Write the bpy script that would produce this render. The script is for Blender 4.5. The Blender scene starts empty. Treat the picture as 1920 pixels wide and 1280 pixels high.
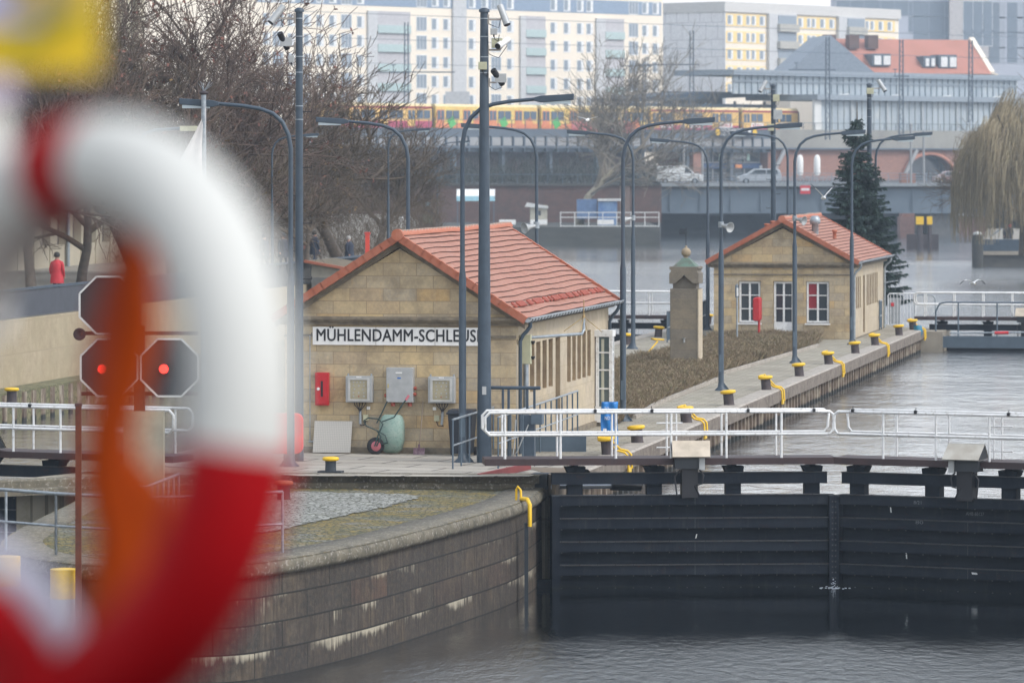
import bpy, bmesh, math, random
from mathutils import Vector, Matrix, noise
R_ = random.Random(7)
SC = bpy.context.scene
# ------------------------------------------------------------------ camera
FPX = 8500.0; HZ = 305.0; CH = 6.65
cam_d = bpy.data.cameras.new('camera'); cam = bpy.data.objects.new('camera', cam_d)
SC.collection.objects.link(cam); SC.camera = cam
cam.location = (0, 0, CH); cam.rotation_euler = (math.radians(90), 0, 0)
cam_d.sensor_width = 36; cam_d.lens = FPX / 1920 * 36
cam_d.shift_y = -(640 - HZ) / 1920
cam_d.clip_start = 0.5; cam_d.clip_end = 4000
cam_d.dof.use_dof = True; cam_d.dof.focus_distance = 104; cam_d.dof.aperture_fstop = 2.9
# ------------------------------------------------------------------ light
SUN_EL, SUN_AZ = math.radians(45), math.radians(118)      # azimuth clockwise from the view direction
wd = bpy.data.worlds.new('World'); SC.world = wd; wd.use_nodes = True
nt = wd.node_tree; nt.nodes.clear()
sky = nt.nodes.new('ShaderNodeTexSky'); sky.sky_type = 'NISHITA'; sky.sun_disc = False
sky.sun_elevation = SUN_EL; sky.sun_rotation = SUN_AZ
sky.air_density = 3.0; sky.dust_density = 1.0; sky.ozone_density = 1.0; sky.altitude = 0
hs = nt.nodes.new('ShaderNodeHueSaturation'); hs.inputs['Saturation'].default_value = 0.22
bg = nt.nodes.new('ShaderNodeBackground'); bg.inputs['Strength'].default_value = 0.15
wo = nt.nodes.new('ShaderNodeOutputWorld')
nt.links.new(sky.outputs[0], hs.inputs['Color']); tn = nt.nodes.new('ShaderNodeMix'); tn.data_type = 'RGBA'; tn.blend_type = 'MULTIPLY'; tn.inputs['Factor'].default_value = 1
tn.inputs['B'].default_value = (.96, 1.0, 1.12, 1); nt.links.new(hs.outputs[0], tn.inputs['A']); nt.links.new(tn.outputs['Result'], bg.inputs[0]); nt.links.new(bg.outputs[0], wo.inputs[0])
sl = bpy.data.lights.new('sun', 'SUN'); sl.energy = 1.1; sl.angle = math.radians(14); sl.color = (1, .94, .86)
so = bpy.data.objects.new('sun', sl); SC.collection.objects.link(so)
sd = Vector((math.sin(SUN_AZ) * math.cos(SUN_EL), math.cos(SUN_AZ) * math.cos(SUN_EL), math.sin(SUN_EL)))
so.rotation_euler = sd.to_track_quat('Z', 'Y').to_euler()
SC.view_settings.view_transform = 'Standard'; SC.view_settings.look = 'None'
SC.view_settings.exposure = 0.72; SC.view_settings.gamma = 1
SC.cycles.volume_bounces = 1; SC.cycles.max_bounces = 6; SC.cycles.transparent_max_bounces = 12
SC.cycles.caustics_reflective = False; SC.cycles.caustics_refractive = False
SC.cycles.sample_clamp_indirect = 4

# ------------------------------------------------------------------ geometry helpers
UX, UY = 0.1757, 0.9844                    # lock axis direction
ROT = -math.atan2(UX, UY)
def at(px, py, Y): return Vector(((px - 960) * Y / FPX, Y, CH - (py - HZ) * Y / FPX))
def on(px, py, z):                         # point of the level z seen in that direction
    return at(px, py, (CH - z) * FPX / (py - HZ))
def W(l, t, z=0.0): return Vector((UX * t - UY * l, UY * t + UX * l, z))     # l metres left of the axis line, t along the lock
def tl(px, l):                             # t at which the line l passes column px
    Y = 8634 * l / (2477 - px); return (Y - UX * l) / UY

class MB:
    def __init__(s): s.v = []; s.f = []; s.m = []; s.uv = {}; s.mi = 0; s.sm = []; s.smooth = False
    def add(s, vs, fs, uvs=None):
        b = len(s.v); s.v += [tuple(v) for v in vs]
        for i, f in enumerate(fs):
            if uvs: s.uv[len(s.f)] = uvs[i]
            s.f.append(tuple(b + k for k in f)); s.m.append(s.mi); s.sm.append(s.smooth)
        return s
    def box(s, x0, x1, y0, y1, z0, z1):
        return s.add([(x0,y0,z0),(x1,y0,z0),(x1,y1,z0),(x0,y1,z0),(x0,y0,z1),(x1,y0,z1),(x1,y1,z1),(x0,y1,z1)],
            [(0,3,2,1),(4,5,6,7),(0,1,5,4),(1,2,6,5),(2,3,7,6),(3,0,4,7)])
    def obox(s, c, X, Y, Z):               # oriented box: centre and three half axes
        c = Vector(c); X = Vector(X); Y = Vector(Y); Z = Vector(Z)
        vs = [c + a*X + b*Y + d*Z for d in (-1,1) for (a,b) in ((-1,-1),(1,-1),(1,1),(-1,1))]
        return s.add(vs, [(0,3,2,1),(4,5,6,7),(0,1,5,4),(1,2,6,5),(2,3,7,6),(3,0,4,7)])
    def beam(s, p0, p1, w, h, up=(0,0,1)):
        p0 = Vector(p0); p1 = Vector(p1); d = (p1-p0); L = d.length; d.normalize()
        sd = d.cross(Vector(up)); 
        if sd.length < 1e-4: sd = Vector((1,0,0))
        sd.normalize(); u = sd.cross(d)
        return s.obox((p0+p1)/2, sd*w/2, d*L/2, u*h/2)
    def tube(s, pts, r, n=8, cap=True, smooth=True):
        pts = [Vector(p) for p in pts]; k = len(pts)
        if not isinstance(r, (list, tuple)): r = [r]*k
        b = len(s.v); prev = None; osm = s.smooth; s.smooth = smooth
        vs = []
        for i, p in enumerate(pts):
            t = (pts[min(i+1,k-1)] - pts[max(i-1,0)]).normalized()
            if prev is None:
                a = Vector((0,0,1)) if abs(t.z) < .9 else Vector((1,0,0))
                x = t.cross(a).normalized()
            else:
                x = prev - t*prev.dot(t)
                x = x.normalized() if x.length > 1e-6 else t.orthogonal().normalized()
            prev = x; y = t.cross(x)
            for j in range(n):
                a = 2*math.pi*j/n
                vs.append(p + (x*math.cos(a) + y*math.sin(a))*r[i])
        fs = [(i*n+j, i*n+(j+1)%n, (i+1)*n+(j+1)%n, (i+1)*n+j) for i in range(k-1) for j in range(n)]
        s.add(vs, fs); s.smooth = False
        if cap: s.add(vs[:n], [tuple(range(n))[::-1]]); s.add(vs[-n:], [tuple(range(n))])
        s.smooth = osm
        return s
    def prism(s, pts, axis, a0, a1):
        n = len(pts)
        def P(p, a): return (p[0], a, p[1]) if axis == 'y' else ((a, p[0], p[1]) if axis == 'x' else (p[0], p[1], a))
        vs = [P(p, a0) for p in pts] + [P(p, a1) for p in pts]
        fs = [tuple(range(n)), tuple(range(n, 2*n))[::-1]] + [(i, n+i, n+(i+1)%n, (i+1)%n) for i in range(n)]
        return s.add(vs, fs)
    def lathe(s, prof, c=(0,0,0), n=12, smooth=True):
        vs = []; c = Vector(c); osm = s.smooth; s.smooth = smooth
        for r, z in prof:
            for j in range(n):
                a = 2*math.pi*j/n; vs.append((c.x + r*math.cos(a), c.y + r*math.sin(a), c.z + z))
        k = len(prof)
        s.add(vs, [(i*n+j, i*n+(j+1)%n, (i+1)*n+(j+1)%n, (i+1)*n+j) for i in range(k-1) for j in range(n)])
        s.smooth = False; s.add(vs[:n], [tuple(range(n))[::-1]]); s.add(vs[-n:], [tuple(range(n))]); s.smooth = osm
        return s
    def sweep(s, path, prof, close=False):  # path of (x,y); prof of (offset to the right, z); uv = arc length / profile length
        acc = [0]; 
        for a, b in zip(path, path[1:]): acc.append(acc[-1] + math.hypot(b[0]-a[0], b[1]-a[1]))
        pl = [0]
        for a, b in zip(prof, prof[1:]): pl.append(pl[-1] + math.hypot(b[0]-a[0], b[1]-a[1]))
        n = len(prof); vs = []
        for i, p in enumerate(path):
            a = Vector(path[max(i-1,0)]); b = Vector(path[min(i+1,len(path)-1)]); d = (b-a).normalized()
            nx, ny = d.y, -d.x
            for o, z in prof: vs.append((p[0]+nx*o, p[1]+ny*o, z))
        fs = []; uv = []
        for i in range(len(path)-1):
            for j in range(n-1):
                fs.append((i*n+j, (i+1)*n+j, (i+1)*n+j+1, i*n+j+1))
                uv.append([(acc[i],-pl[j]),(acc[i+1],-pl[j]),(acc[i+1],-pl[j+1]),(acc[i],-pl[j+1])])
        return s.add(vs, fs, uv)
    def xf(s, M, start=0):
        for i in range(start, len(s.v)): s.v[i] = tuple(M @ Vector(s.v[i]))
        return s
    def out(s, name, mats, parent=None, bevel=0, auto=False):
        me = bpy.data.meshes.new(name); me.from_pydata(s.v, [], s.f)
        if not isinstance(mats, (list, tuple)): mats = [mats]
        for m in mats: me.materials.append(m)
        me.polygons.foreach_set('material_index', s.m); me.polygons.foreach_set('use_smooth', s.sm)
        if s.uv:
            ul = me.uv_layers.new(name='UVMap')
            for fi, u in s.uv.items():
                ls = me.polygons[fi].loop_start
                for k, c in enumerate(u): ul.data[ls+k].uv = c
        me.update()
        o = bpy.data.objects.new(name, me); SC.collection.objects.link(o)
        if parent is not None: o.parent = parent
        if bevel:
            b = o.modifiers.new('bevel', 'BEVEL'); b.width = bevel; b.segments = 2; b.limit_method = 'ANGLE'
        return o

def tag(o, label, cat, group=None, kind=None):
    if label: o['label'] = label
    if cat: o['category'] = cat
    if group: o['group'] = group
    if kind: o['kind'] = kind
    return o
def thing(name, label, cat, loc=(0,0,0), rz=0.0, group=None):
    o = bpy.data.objects.new(name, None); SC.collection.objects.link(o)
    o.location = loc; o.rotation_euler = (0, 0, rz); o.empty_display_size = .3
    return tag(o, label, cat, group)
KIDS = {}
def copy_tree(o, parent=None):
    c = o.copy(); SC.collection.objects.link(c)
    if parent is not None: c.parent = parent
    for ch in list(o.children): copy_tree(ch, c)
    return c
def dup(o, loc, rz=None, label=None, scale=None, group=None):
    c = copy_tree(o); c.location = loc
    if rz is not None: c.rotation_euler = (0, 0, rz)
    if label: c['label'] = label
    if scale: c.scale = (scale,)*3 if not isinstance(scale, (tuple, list)) else scale
    if group: c['group'] = group
    return c
def text_mesh(txt, size, depth, extrude_axis=None, spacing=1.0, shear=0.0, offset=0.0):
    cu = bpy.data.curves.new('lettering', 'FONT'); cu.body = txt; cu.size = size; cu.extrude = depth
    cu.space_character = spacing; cu.align_x = 'LEFT'; cu.shear = shear; cu.resolution_u = 3; cu.offset = offset
    to = bpy.data.objects.new('lettering', cu); SC.collection.objects.link(to)
    bpy.context.view_layer.update()
    me = bpy.data.meshes.new_from_object(to); bpy.data.objects.remove(to)
    return me
def text_obj(txt, m, parent, w, h, x, y, z, depth=.006, name='lettering', offset=0.0, spacing=1.0, bold=0):
    # lettering in the local x-z plane, lower left corner (x,z), fitted to w by h, facing -y
    me = text_mesh(txt, 1.0, .5, spacing=spacing, offset=offset)
    xs = [v.co.x for v in me.vertices]; ys = [v.co.y for v in me.vertices]
    x0, x1, y0, y1 = min(xs), max(xs), min(ys), max(ys)
    for v in me.vertices:
        v.co = ((v.co.x-x0)/(x1-x0)*w + x, y - depth*(v.co.z + .5), (v.co.y-y0)/(y1-y0)*h + z)
    if bold:
        vs = [tuple(v.co) for v in me.vertices]; fs = [tuple(f.vertices) for f in me.polygons]; V = []; Fc = []
        for i, (a, b) in enumerate(((0,0),(1,0),(-1,0),(0,1),(0,-1),(.7,.7),(-.7,.7),(.7,-.7),(-.7,-.7))):
            n0 = len(V); V += [(q[0]+a*bold, q[1]-i*.0004, q[2]+b*bold) for q in vs]; Fc += [tuple(n0+k for k in f) for f in fs]
        me = bpy.data.meshes.new(name); me.from_pydata(V, [], Fc)
    me.materials.append(m); me.name = name
    o = bpy.data.objects.new(name, me); SC.collection.objects.link(o)
    if parent is not None: o.parent = parent
    return o

# ------------------------------------------------------------------ materials
def nodes(name):
    m = bpy.data.materials.new(name); m.use_nodes = True; t = m.node_tree
    return m, t, t.nodes['Principled BSDF']
def coords(t, stretch=(1,1,1), kind='Object'):
    c = t.nodes.new('ShaderNodeTexCoord'); mp = t.nodes.new('ShaderNodeMapping')
    mp.inputs['Scale'].default_value = stretch; t.links.new(c.outputs[kind], mp.inputs[0]); return mp.outputs[0]
def nz(t, vec, scale, detail=5, rough=.6):
    n = t.nodes.new('ShaderNodeTexNoise'); n.inputs['Scale'].default_value = scale
    n.inputs['Detail'].default_value = detail; n.inputs['Roughness'].default_value = rough
    t.links.new(vec, n.inputs['Vector']); return n.outputs['Fac']
def ramp(t, fac, stops, interp='LINEAR'):
    r = t.nodes.new('ShaderNodeValToRGB'); r.color_ramp.interpolation = interp
    e = r.color_ramp.elements
    while len(e) < len(stops): e.new(.5)
    for k, (p, c) in enumerate(stops):
        e[k].position = p; e[k].color = (c, c, c, 1) if isinstance(c, (int, float)) else (*c, 1)
    t.links.new(fac, r.inputs[0]); return r.outputs[0]
def mix(t, fac, a, b, mode='MIX'):
    n = t.nodes.new('ShaderNodeMix'); n.data_type = 'RGBA'; n.blend_type = mode
    for s_, v in ((n.inputs['Factor'], fac), (n.inputs['A'], a), (n.inputs['B'], b)):
        if isinstance(v, (int, float)): s_.default_value = v
        elif isinstance(v, tuple): s_.default_value = (*v, 1)
        else: t.links.new(v, s_)
    return n.outputs['Result']
def math_(t, op, a, b=None):
    n = t.nodes.new('ShaderNodeMath'); n.operation = op
    for i, v in enumerate((a, b)):
        if v is None: continue
        if isinstance(v, (int, float)): n.inputs[i].default_value = v
        else: t.links.new(v, n.inputs[i])
    return n.outputs[0]
def bump(t, b, h, strength, dist=.02):
    n = t.nodes.new('ShaderNodeBump'); n.inputs['Strength'].default_value = strength; n.inputs['Distance'].default_value = dist
    t.links.new(h, n.inputs['Height']); t.links.new(n.outputs[0], b.inputs['Normal'])
def mat(name, c, rough=.7, metal=0.0, c2=None, scale=3.0, stretch=(1,1,1), bmp=0.0, lo=.4, hi=.65, c3=None, emit=None, spec=None):
    m, t, b = nodes(name)
    b.inputs['Roughness'].default_value = rough; b.inputs['Metallic'].default_value = metal
    if spec is not None: b.inputs['Specular IOR Level'].default_value = spec
    if c2 is None: c2 = tuple(x*.8 for x in c)
    v = coords(t, stretch); n = nz(t, v, scale)
    col = ramp(t, n, [(lo, c), (hi, c2)])
    if c3 is not None:
        n2 = nz(t, v, scale*4.3); col = mix(t, ramp(t, n2, [(.55, 0.0), (.68, 1.0)]), col, c3)
    t.links.new(col, b.inputs['Base Color'])
    if bmp: bump(t, b, n, bmp)
    if emit: 
        b.inputs['Emission Color'].default_value = (*emit[0], 1); b.inputs['Emission Strength'].default_value = emit[1]
    return m
def boxvec(t):                              # (x+y, z) of the object: masonry runs level round every wall
    c = t.nodes.new('ShaderNodeTexCoord'); s = t.nodes.new('ShaderNodeSeparateXYZ'); t.links.new(c.outputs['Object'], s.inputs[0])
    a = math_(t, 'ADD', s.outputs[0], s.outputs[1]); k = t.nodes.new('ShaderNodeCombineXYZ')
    t.links.new(a, k.inputs[0]); t.links.new(s.outputs[2], k.inputs[1]); return k.outputs[0], c.outputs['Object']
def masonry(name, tones, bw, bh, mortar, msize=.01, uv=False, rough=.85, bmp=.3, dirt=None, streak=None, offs=.5, squash=1.0, stainz=None):
    m, t, b = nodes(name); b.inputs['Roughness'].default_value = rough
    if uv:
        vec = coords(t, (1,1,1), 'UV'); ov = vec
    else: vec, ov = boxvec(t)
    br = t.nodes.new('ShaderNodeTexBrick'); t.links.new(vec, br.inputs['Vector'])
    br.inputs['Color1'].default_value = (0,0,0,1); br.inputs['Color2'].default_value = (1,1,1,1); br.inputs['Mortar'].default_value = (.5,.5,.5,1)
    br.inputs['Scale'].default_value = 1; br.inputs['Brick Width'].default_value = bw; br.inputs['Row Height'].default_value = bh
    br.inputs['Mortar Size'].default_value = msize; br.offset = offs; br.inputs['Mortar Smooth'].default_value = .2
    k = len(tones); col = ramp(t, br.outputs['Color'], [((i+.0)/max(k-1,1), c) for i, c in enumerate(tones)])
    n1 = nz(t, ov, 2.2, 6); n2 = nz(t, ov, 14, 5)
    col = mix(t, ramp(t, n1, [(.35, 0.0), (.7, .55)]), col, tuple(x*.62 for x in tones[k//2]))
    col = mix(t, ramp(t, n2, [(.4, 0.0), (.75, .35)]), col, tuple(min(1, x*1.35) for x in tones[0]))
    if streak:                              # vertical run-off stains with their own ragged shape
        sm = t.nodes.new('ShaderNodeMapping'); sm.inputs['Scale'].default_value = (6, .55, 1); t.links.new(vec, sm.inputs[0])
        ns = nz(t, sm.outputs[0], 1.6, 6, .7); col = mix(t, ramp(t, ns, [(streak[1], 0.0), (streak[1]+.13, streak[2])]), col, streak[0])
    if dirt: 
        nd = nz(t, ov, .9, 7, .7); col = mix(t, ramp(t, nd, [(.48, 0.0), (.62, dirt[1])]), col, dirt[0])
    col = mix(t, br.outputs['Fac'], col, mortar)
    t.links.new(col, b.inputs['Base Color'])
    h = math_(t, 'SUBTRACT', math_(t, 'MULTIPLY', n2, .4), br.outputs['Fac']); bump(t, b, h, bmp, .03)
    return m

STONE = masonry('sandstone blocks', [(.54,.40,.21),(.41,.345,.25),(.58,.43,.22),(.39,.33,.25),(.53,.345,.15),(.46,.39,.28),(.56,.42,.22)], .78, .29, (.25,.19,.12), .007, dirt=((.20,.155,.10), .55), streak=((.47,.27,.10), .60, .45))
STONE_SIDE = masonry('pale sandstone', [(.50,.42,.31),(.47,.40,.30),(.52,.43,.29)], .9, .58, (.36,.29,.2), .006, bmp=.15, dirt=((.36,.28,.19), .5), streak=((.33,.26,.18), .58, .4))
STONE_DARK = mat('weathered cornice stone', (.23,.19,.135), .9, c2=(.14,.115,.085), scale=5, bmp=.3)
STONE_REV = mat('brown reveal stone', (.38,.28,.17), .9, c2=(.27,.19,.12), scale=4)  # browner and darker than the side wall, for the slot reveals
PILLAR = masonry('grey weathered stone', [(.21,.175,.13),(.16,.14,.11),(.25,.20,.13)], 3.0, .33, (.15,.12,.09), .006, dirt=((.11,.095,.075), .7))
TILE = None
def tilemat():
    m, t, b = nodes('clay roof tiles'); b.inputs['Roughness'].default_value = .8
    vec = coords(t, (1,1,1), 'UV')
    br = t.nodes.new('ShaderNodeTexBrick'); t.links.new(vec, br.inputs['Vector'])
    br.inputs['Color1'].default_value = (.38,.17,.115,1); br.inputs['Color2'].default_value = (.30,.12,.08,1); br.inputs['Mortar'].default_value = (.27,.10,.065,1)
    br.inputs['Scale'].default_value = 1; br.inputs['Brick Width'].default_value = .165; br.inputs['Row Height'].default_value = 10
    br.inputs['Mortar Size'].default_value = .006; br.offset = 0
    n = nz(t, vec, 1.7, 6); col = mix(t, ramp(t, n, [(.4, 0.0), (.7, .5)]), br.outputs['Color'], (.37,.19,.14))
    n2 = nz(t, vec, 9, 4); col = mix(t, ramp(t, n2, [(.42, 0.0), (.72, .5)]), col, (.48,.29,.23)); n3 = nz(t, vec, 26, 3, .7); col = mix(t, ramp(t, n3, [(.55, 0.0), (.7, .45)]), col, (.24,.10,.07))
    t.links.new(col, b.inputs['Base Color']); return m
TILE = tilemat()
TILE_SHADE = mat('tile course shadow line', (.085,.04,.03), .9)  # dark riser colour stands in for the shadow line between tile courses
VERGE = mat('orange verge tile', (.38,.13,.075), .75, c2=(.35,.10,.05), scale=6)
RIDGE = mat('orange ridge tile', (.44,.16,.095), .7, c2=(.40,.12,.06), scale=7)
MORTAR = mat('pale mortar', (.55,.47,.40), .9)
REDTILE = mat('red guard tile', (.40,.085,.05), .7, c2=(.28,.07,.045), scale=9)
ZINC = mat('zinc sheet', (.50,.53,.56), .38, .7, c2=(.38,.41,.44), scale=4)
STEELB = mat('blue grey painted steel', (.045,.068,.095), .5, c2=(.035,.053,.075), scale=4)
STEELB2 = mat('lighter blue grey steel', (.085,.12,.155), .45, c2=(.07,.10,.13))
GALV = mat('galvanised steel', (.36,.40,.43), .42, .5, c2=(.25,.28,.31), scale=8)
LAMPTOP = mat('lamp head shell', (.14,.20,.24), .45, c2=(.11,.16,.2))
LAMPGLASS = mat('lamp lens', (.45,.52,.55), .25, c2=(.4,.47,.5))
WHITE = mat('white painted steel', (.78,.78,.77), .5, c2=(.66,.66,.65), scale=3, c3=(.50,.48,.45))
WHITEP = mat('white enamel', (.80,.79,.77), .55, c2=(.72,.71,.68), scale=6)
OFFW = mat('off white paint', (.66,.66,.64), .6, c2=(.58,.58,.56))
BLACKTXT = mat('black letter paint', (.012,.012,.016), .5)
def gatemat():
    m, t, b = nodes('dark gate steel'); b.inputs['Roughness'].default_value = .68; b.inputs['Specular IOR Level'].default_value = .12
    v = coords(t, (1,1,1)); s = t.nodes.new('ShaderNodeSeparateXYZ'); t.links.new(v, s.inputs[0])
    n = nz(t, v, 1.1, 6); col = ramp(t, n, [(.35, (.008,.012,.020)), (.68, (.020,.025,.034))])
    vs = coords(t, (5,5,.7)); ns = nz(t, vs, 1.3, 6, .7); col = mix(t, ramp(t, ns, [(.54, 0.0), (.70, .65)]), col, (.036,.036,.038))
    vr = coords(t, (1.2,1.2,2.6)); nr = nz(t, vr, 1.9, 8, .75); col = mix(t, ramp(t, nr, [(.60, 0.0), (.70, .8)]), col, (.050,.020,.014))
    nd = nz(t, v, 22, 4); col = mix(t, ramp(t, nd, [(.66, 0.0), (.74, .7)]), col, (.06,.06,.06))
    al = math_(t, 'ADD', s.outputs[2], math_(t, 'MULTIPLY', nr, .5)); al = math_(t, 'MAXIMUM', math_(t, 'MINIMUM', math_(t, 'MULTIPLY', math_(t, 'SUBTRACT', -1.98, al), 7.0), 1.0), 0.0)
    col = mix(t, math_(t, 'MULTIPLY', al, .55), col, (.028,.030,.016)); t.links.new(col, b.inputs['Base Color'])
    bump(t, b, n, .25); return m
GATE = gatemat()
GATE_TOP = mat('paler gate flange', (.05,.055,.06), .6, c2=(.03,.022,.02), scale=6)  # paler than the gate skin, for rib tops, beam edge, bolts and seams
RUSTB = mat('brown red painted beam', (.035,.02,.022), .6, c2=(.055,.028,.026), scale=2)
RUST = mat('rusty steel', (.13,.05,.03), .8, c2=(.07,.03,.022), scale=6)
YEL = mat('yellow paint', (.80,.50,.01), .45, c2=(.70,.42,.01), scale=7)
BOLL = mat('dark bollard iron', (.04,.03,.035), .65, c2=(.06,.042,.04), scale=9)
BOLLB = mat('blue black iron', (.02,.028,.038), .5)
RED = mat('red paint', (.50,.012,.02), .4, c2=(.44,.012,.018))
REDSIGN = mat('red sheet', (.62,.03,.04), .5)
GREYBOX = mat('grey metal cabinet', (.42,.43,.43), .45, .2, c2=(.36,.37,.37), scale=5)
DARKG = mat('dark grey plastic', (.03,.035,.042), .5)
BINM = mat('black bin plastic', (.016,.022,.034), .5)
CREAMBOX = mat('cream plastic', (.50,.49,.33), .6)
PANEL = mat('beige control panel', (.42,.37,.25), .6)
GREENT = mat('dusty green tub', (.22,.33,.28), .7, c2=(.30,.38,.33), scale=5, c3=(.14,.22,.19))
DGREEN = mat('dark green tube', (.02,.05,.045), .4)
PINK = mat('faded pink rim', (.55,.16,.19), .6)
RUBBER = mat('black rubber', (.015,.015,.017), .8)
CHECK = None
GLASS = mat('window glass', (.025,.035,.045), .12, c2=(.04,.05,.06), scale=.8, spec=.8)
CURTR = mat('red curtain', (.30,.02,.03), .8)
CURT = mat('cream curtain', (.50,.50,.40), .8)
LAMPRED = mat('lit red signal lamp', (.8,.02,.02), .4, emit=((1,.03,.02), 3.0))
# ------------------------------------------------------------------ ground, water, quays
def structure(mb, name, m, bevel=0):
    o = mb.out(name, m, bevel=bevel); o['kind'] = 'structure'; return o
# paving: small rectangular setts, warm grey
PAVE = masonry('concrete paving setts', [(.33,.30,.25),(.29,.265,.22),(.36,.33,.28),(.31,.28,.22)], .24, .12, (.17,.15,.12), .008)
def groundmat(name, tones, bw, bh, mortar, msize, mosses=(), rough=.9, rotz=0, bmp=.25, vor=None):
    m, t, b = nodes(name); b.inputs['Roughness'].default_value = rough
    c = t.nodes.new('ShaderNodeTexCoord'); mp = t.nodes.new('ShaderNodeMapping'); mp.inputs['Rotation'].default_value = (0,0,rotz)
    t.links.new(c.outputs['Object'], mp.inputs[0]); vec = mp.outputs[0]
    if vor:
        vo = t.nodes.new('ShaderNodeTexVoronoi'); vo.inputs['Scale'].default_value = vor; t.links.new(vec, vo.inputs['Vector'])
        ve = t.nodes.new('ShaderNodeTexVoronoi'); ve.feature = 'DISTANCE_TO_EDGE'; ve.inputs['Scale'].default_value = vor; t.links.new(vec, ve.inputs['Vector'])
        sx = t.nodes.new('ShaderNodeSeparateColor'); t.links.new(vo.outputs['Color'], sx.inputs[0])
        col = ramp(t, sx.outputs[0], [(i/(len(tones)-1), x) for i, x in enumerate(tones)])
        fac = ramp(t, ve.outputs['Distance'], [(.06, 1.0), (.13, 0.0)])
    else:
        br = t.nodes.new('ShaderNodeTexBrick'); t.links.new(vec, br.inputs['Vector'])
        br.inputs['Color1'].default_value = (0,0,0,1); br.inputs['Color2'].default_value = (1,1,1,1); br.inputs['Mortar'].default_value = (.5,.5,.5,1)
        br.inputs['Scale'].default_value = 1; br.inputs['Brick Width'].default_value = bw; br.inputs['Row Height'].default_value = bh
        br.inputs['Mortar Size'].default_value = msize
        col = ramp(t, br.outputs['Color'], [(i/(len(tones)-1), x) for i, x in enumerate(tones)]); fac = br.outputs['Fac']
    nn = nz(t, vec, .35, 6); col = mix(t, ramp(t, nn, [(.35, 0.0), (.7, .5)]), col, tuple(x*.65 for x in tones[0]))
    for (mc, sc, lo, hi, amt) in mosses:
        nm = nz(t, vec, sc, 8, .72); col = mix(t, ramp(t, nm, [(lo, 0.0), (hi, amt)]), col, mc)
    col = mix(t, fac, col, mortar)
    t.links.new(col, b.inputs['Base Color'])
    bump(t, b, math_(t, 'SUBTRACT', math_(t, 'MULTIPLY', nz(t, vec, 20), .3), fac), bmp, .03)
    return m
ISL = groundmat('island paving', [(.37,.335,.265),(.31,.28,.22),(.41,.37,.295)], .5, .25, (.17,.15,.115), .02, [((.15,.15,.07), 1.3, .5, .68, .6), ((.20,.17,.13), .5, .45, .62, .7)], rotz=-ROT)
SLAB = groundmat('concrete slabs with grip strips', [(.40,.365,.31),(.36,.33,.28),(.42,.385,.33)], 1.9, .95, (.09,.08,.07), .035, [((.2,.18,.15), .8, .5, .7, .6)], rotz=.35)
COBB = groundmat('mossy cobbles', [(.20,.20,.19),(.29,.29,.27),(.16,.155,.14),(.24,.235,.215)], 1, 1, (.055,.055,.03), .01,
                 [((.12,.11,.035), .42, .44, .54, .75), ((.27,.18,.025), 1.1, .44, .56, .85), ((.09,.10,.03), 2.6, .50, .62, .7)], vor=7.5, bmp=.8)
COBL = groundmat('pale cobbles', [(.36,.36,.33),(.25,.25,.23),(.42,.42,.38),(.31,.31,.28)], 1, 1, (.09,.09,.07), .01, [((.12,.13,.06), 1.8, .55, .68, .5)], vor=7.0, bmp=.8)
BED = groundmat('garden soil', [(.06,.045,.03),(.08,.06,.04)], 1, 1, (.05,.04,.03), .01, vor=9)
CAPC = mat('worn quay cap stone', (.16,.14,.10), .88, c2=(.075,.068,.05), scale=3.5, c3=(.34,.31,.27), bmp=.4, lo=.38, hi=.68)
CAPL = mat('pale concrete cap', (.40,.36,.31), .85, c2=(.27,.235,.20), scale=3, c3=(.2,.17,.14), bmp=.2)
CONC = mat('concrete wall', (.34,.30,.24), .88, c2=(.25,.22,.175), scale=1.2, bmp=.2)

# water
def watermat(name, deep, sx, sy, strength, rough=.03, dist=.05, yr=None):
    m, t, b = nodes(name); b.inputs['Base Color'].default_value = (*deep, 1); b.inputs['Roughness'].default_value = rough
    b.inputs['IOR'].default_value = 1.333; b.inputs['Specular IOR Level'].default_value = .5
    v = coords(t, (sx, sy, 1)); n1 = nz(t, v, 1.0, 6, .62)
    v2 = coords(t, (sx*3.1, sy*4.3, 1)); n2 = nz(t, v2, 1.0, 3)
    v3 = coords(t, (.05, .035, 1)); n3 = nz(t, v3, 1.0, 4)       # calmer and rougher lanes
    lane = ramp(t, n3, [(.40, .35), (.60, 1.0)])
    if yr:                                    # ruffled by wind in the open, calm in the lee
        sp = t.nodes.new('ShaderNodeSeparateXYZ'); c0_ = t.nodes.new('ShaderNodeTexCoord'); t.links.new(c0_.outputs['Object'], sp.inputs[0])
        jit = math_(t, 'MULTIPLY', n3, yr[-1]); yy = math_(t, 'DIVIDE', math_(t, 'ADD', sp.outputs[1], jit), 1000.0)
        lane = math_(t, 'MULTIPLY', lane, ramp(t, yy, [(a_/1000, b_) for a_, b_ in yr[:-1]]))
    h = math_(t, 'ADD', n1, math_(t, 'MULTIPLY', n2, .30)); h = math_(t, 'MULTIPLY', h, lane)
    bump(t, b, h, strength, dist)
    b.inputs['Coat Weight'].default_value = 1.0; b.inputs['Coat IOR'].default_value = 1.5; b.inputs['Coat Roughness'].default_value = max(rough, .03)
    t.links.new(b.inputs['Normal'].links[0].from_socket, b.inputs['Coat Normal'])
    b.inputs['Specular IOR Level'].default_value = .8
    return m
WLOW = watermat('rippled lower water', (.006,.009,.011), 4.2, 2.0, 1.0, dist=.11, yr=((83.5, 1.0), (86.5, .6), (89, .10), 5))
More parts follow.
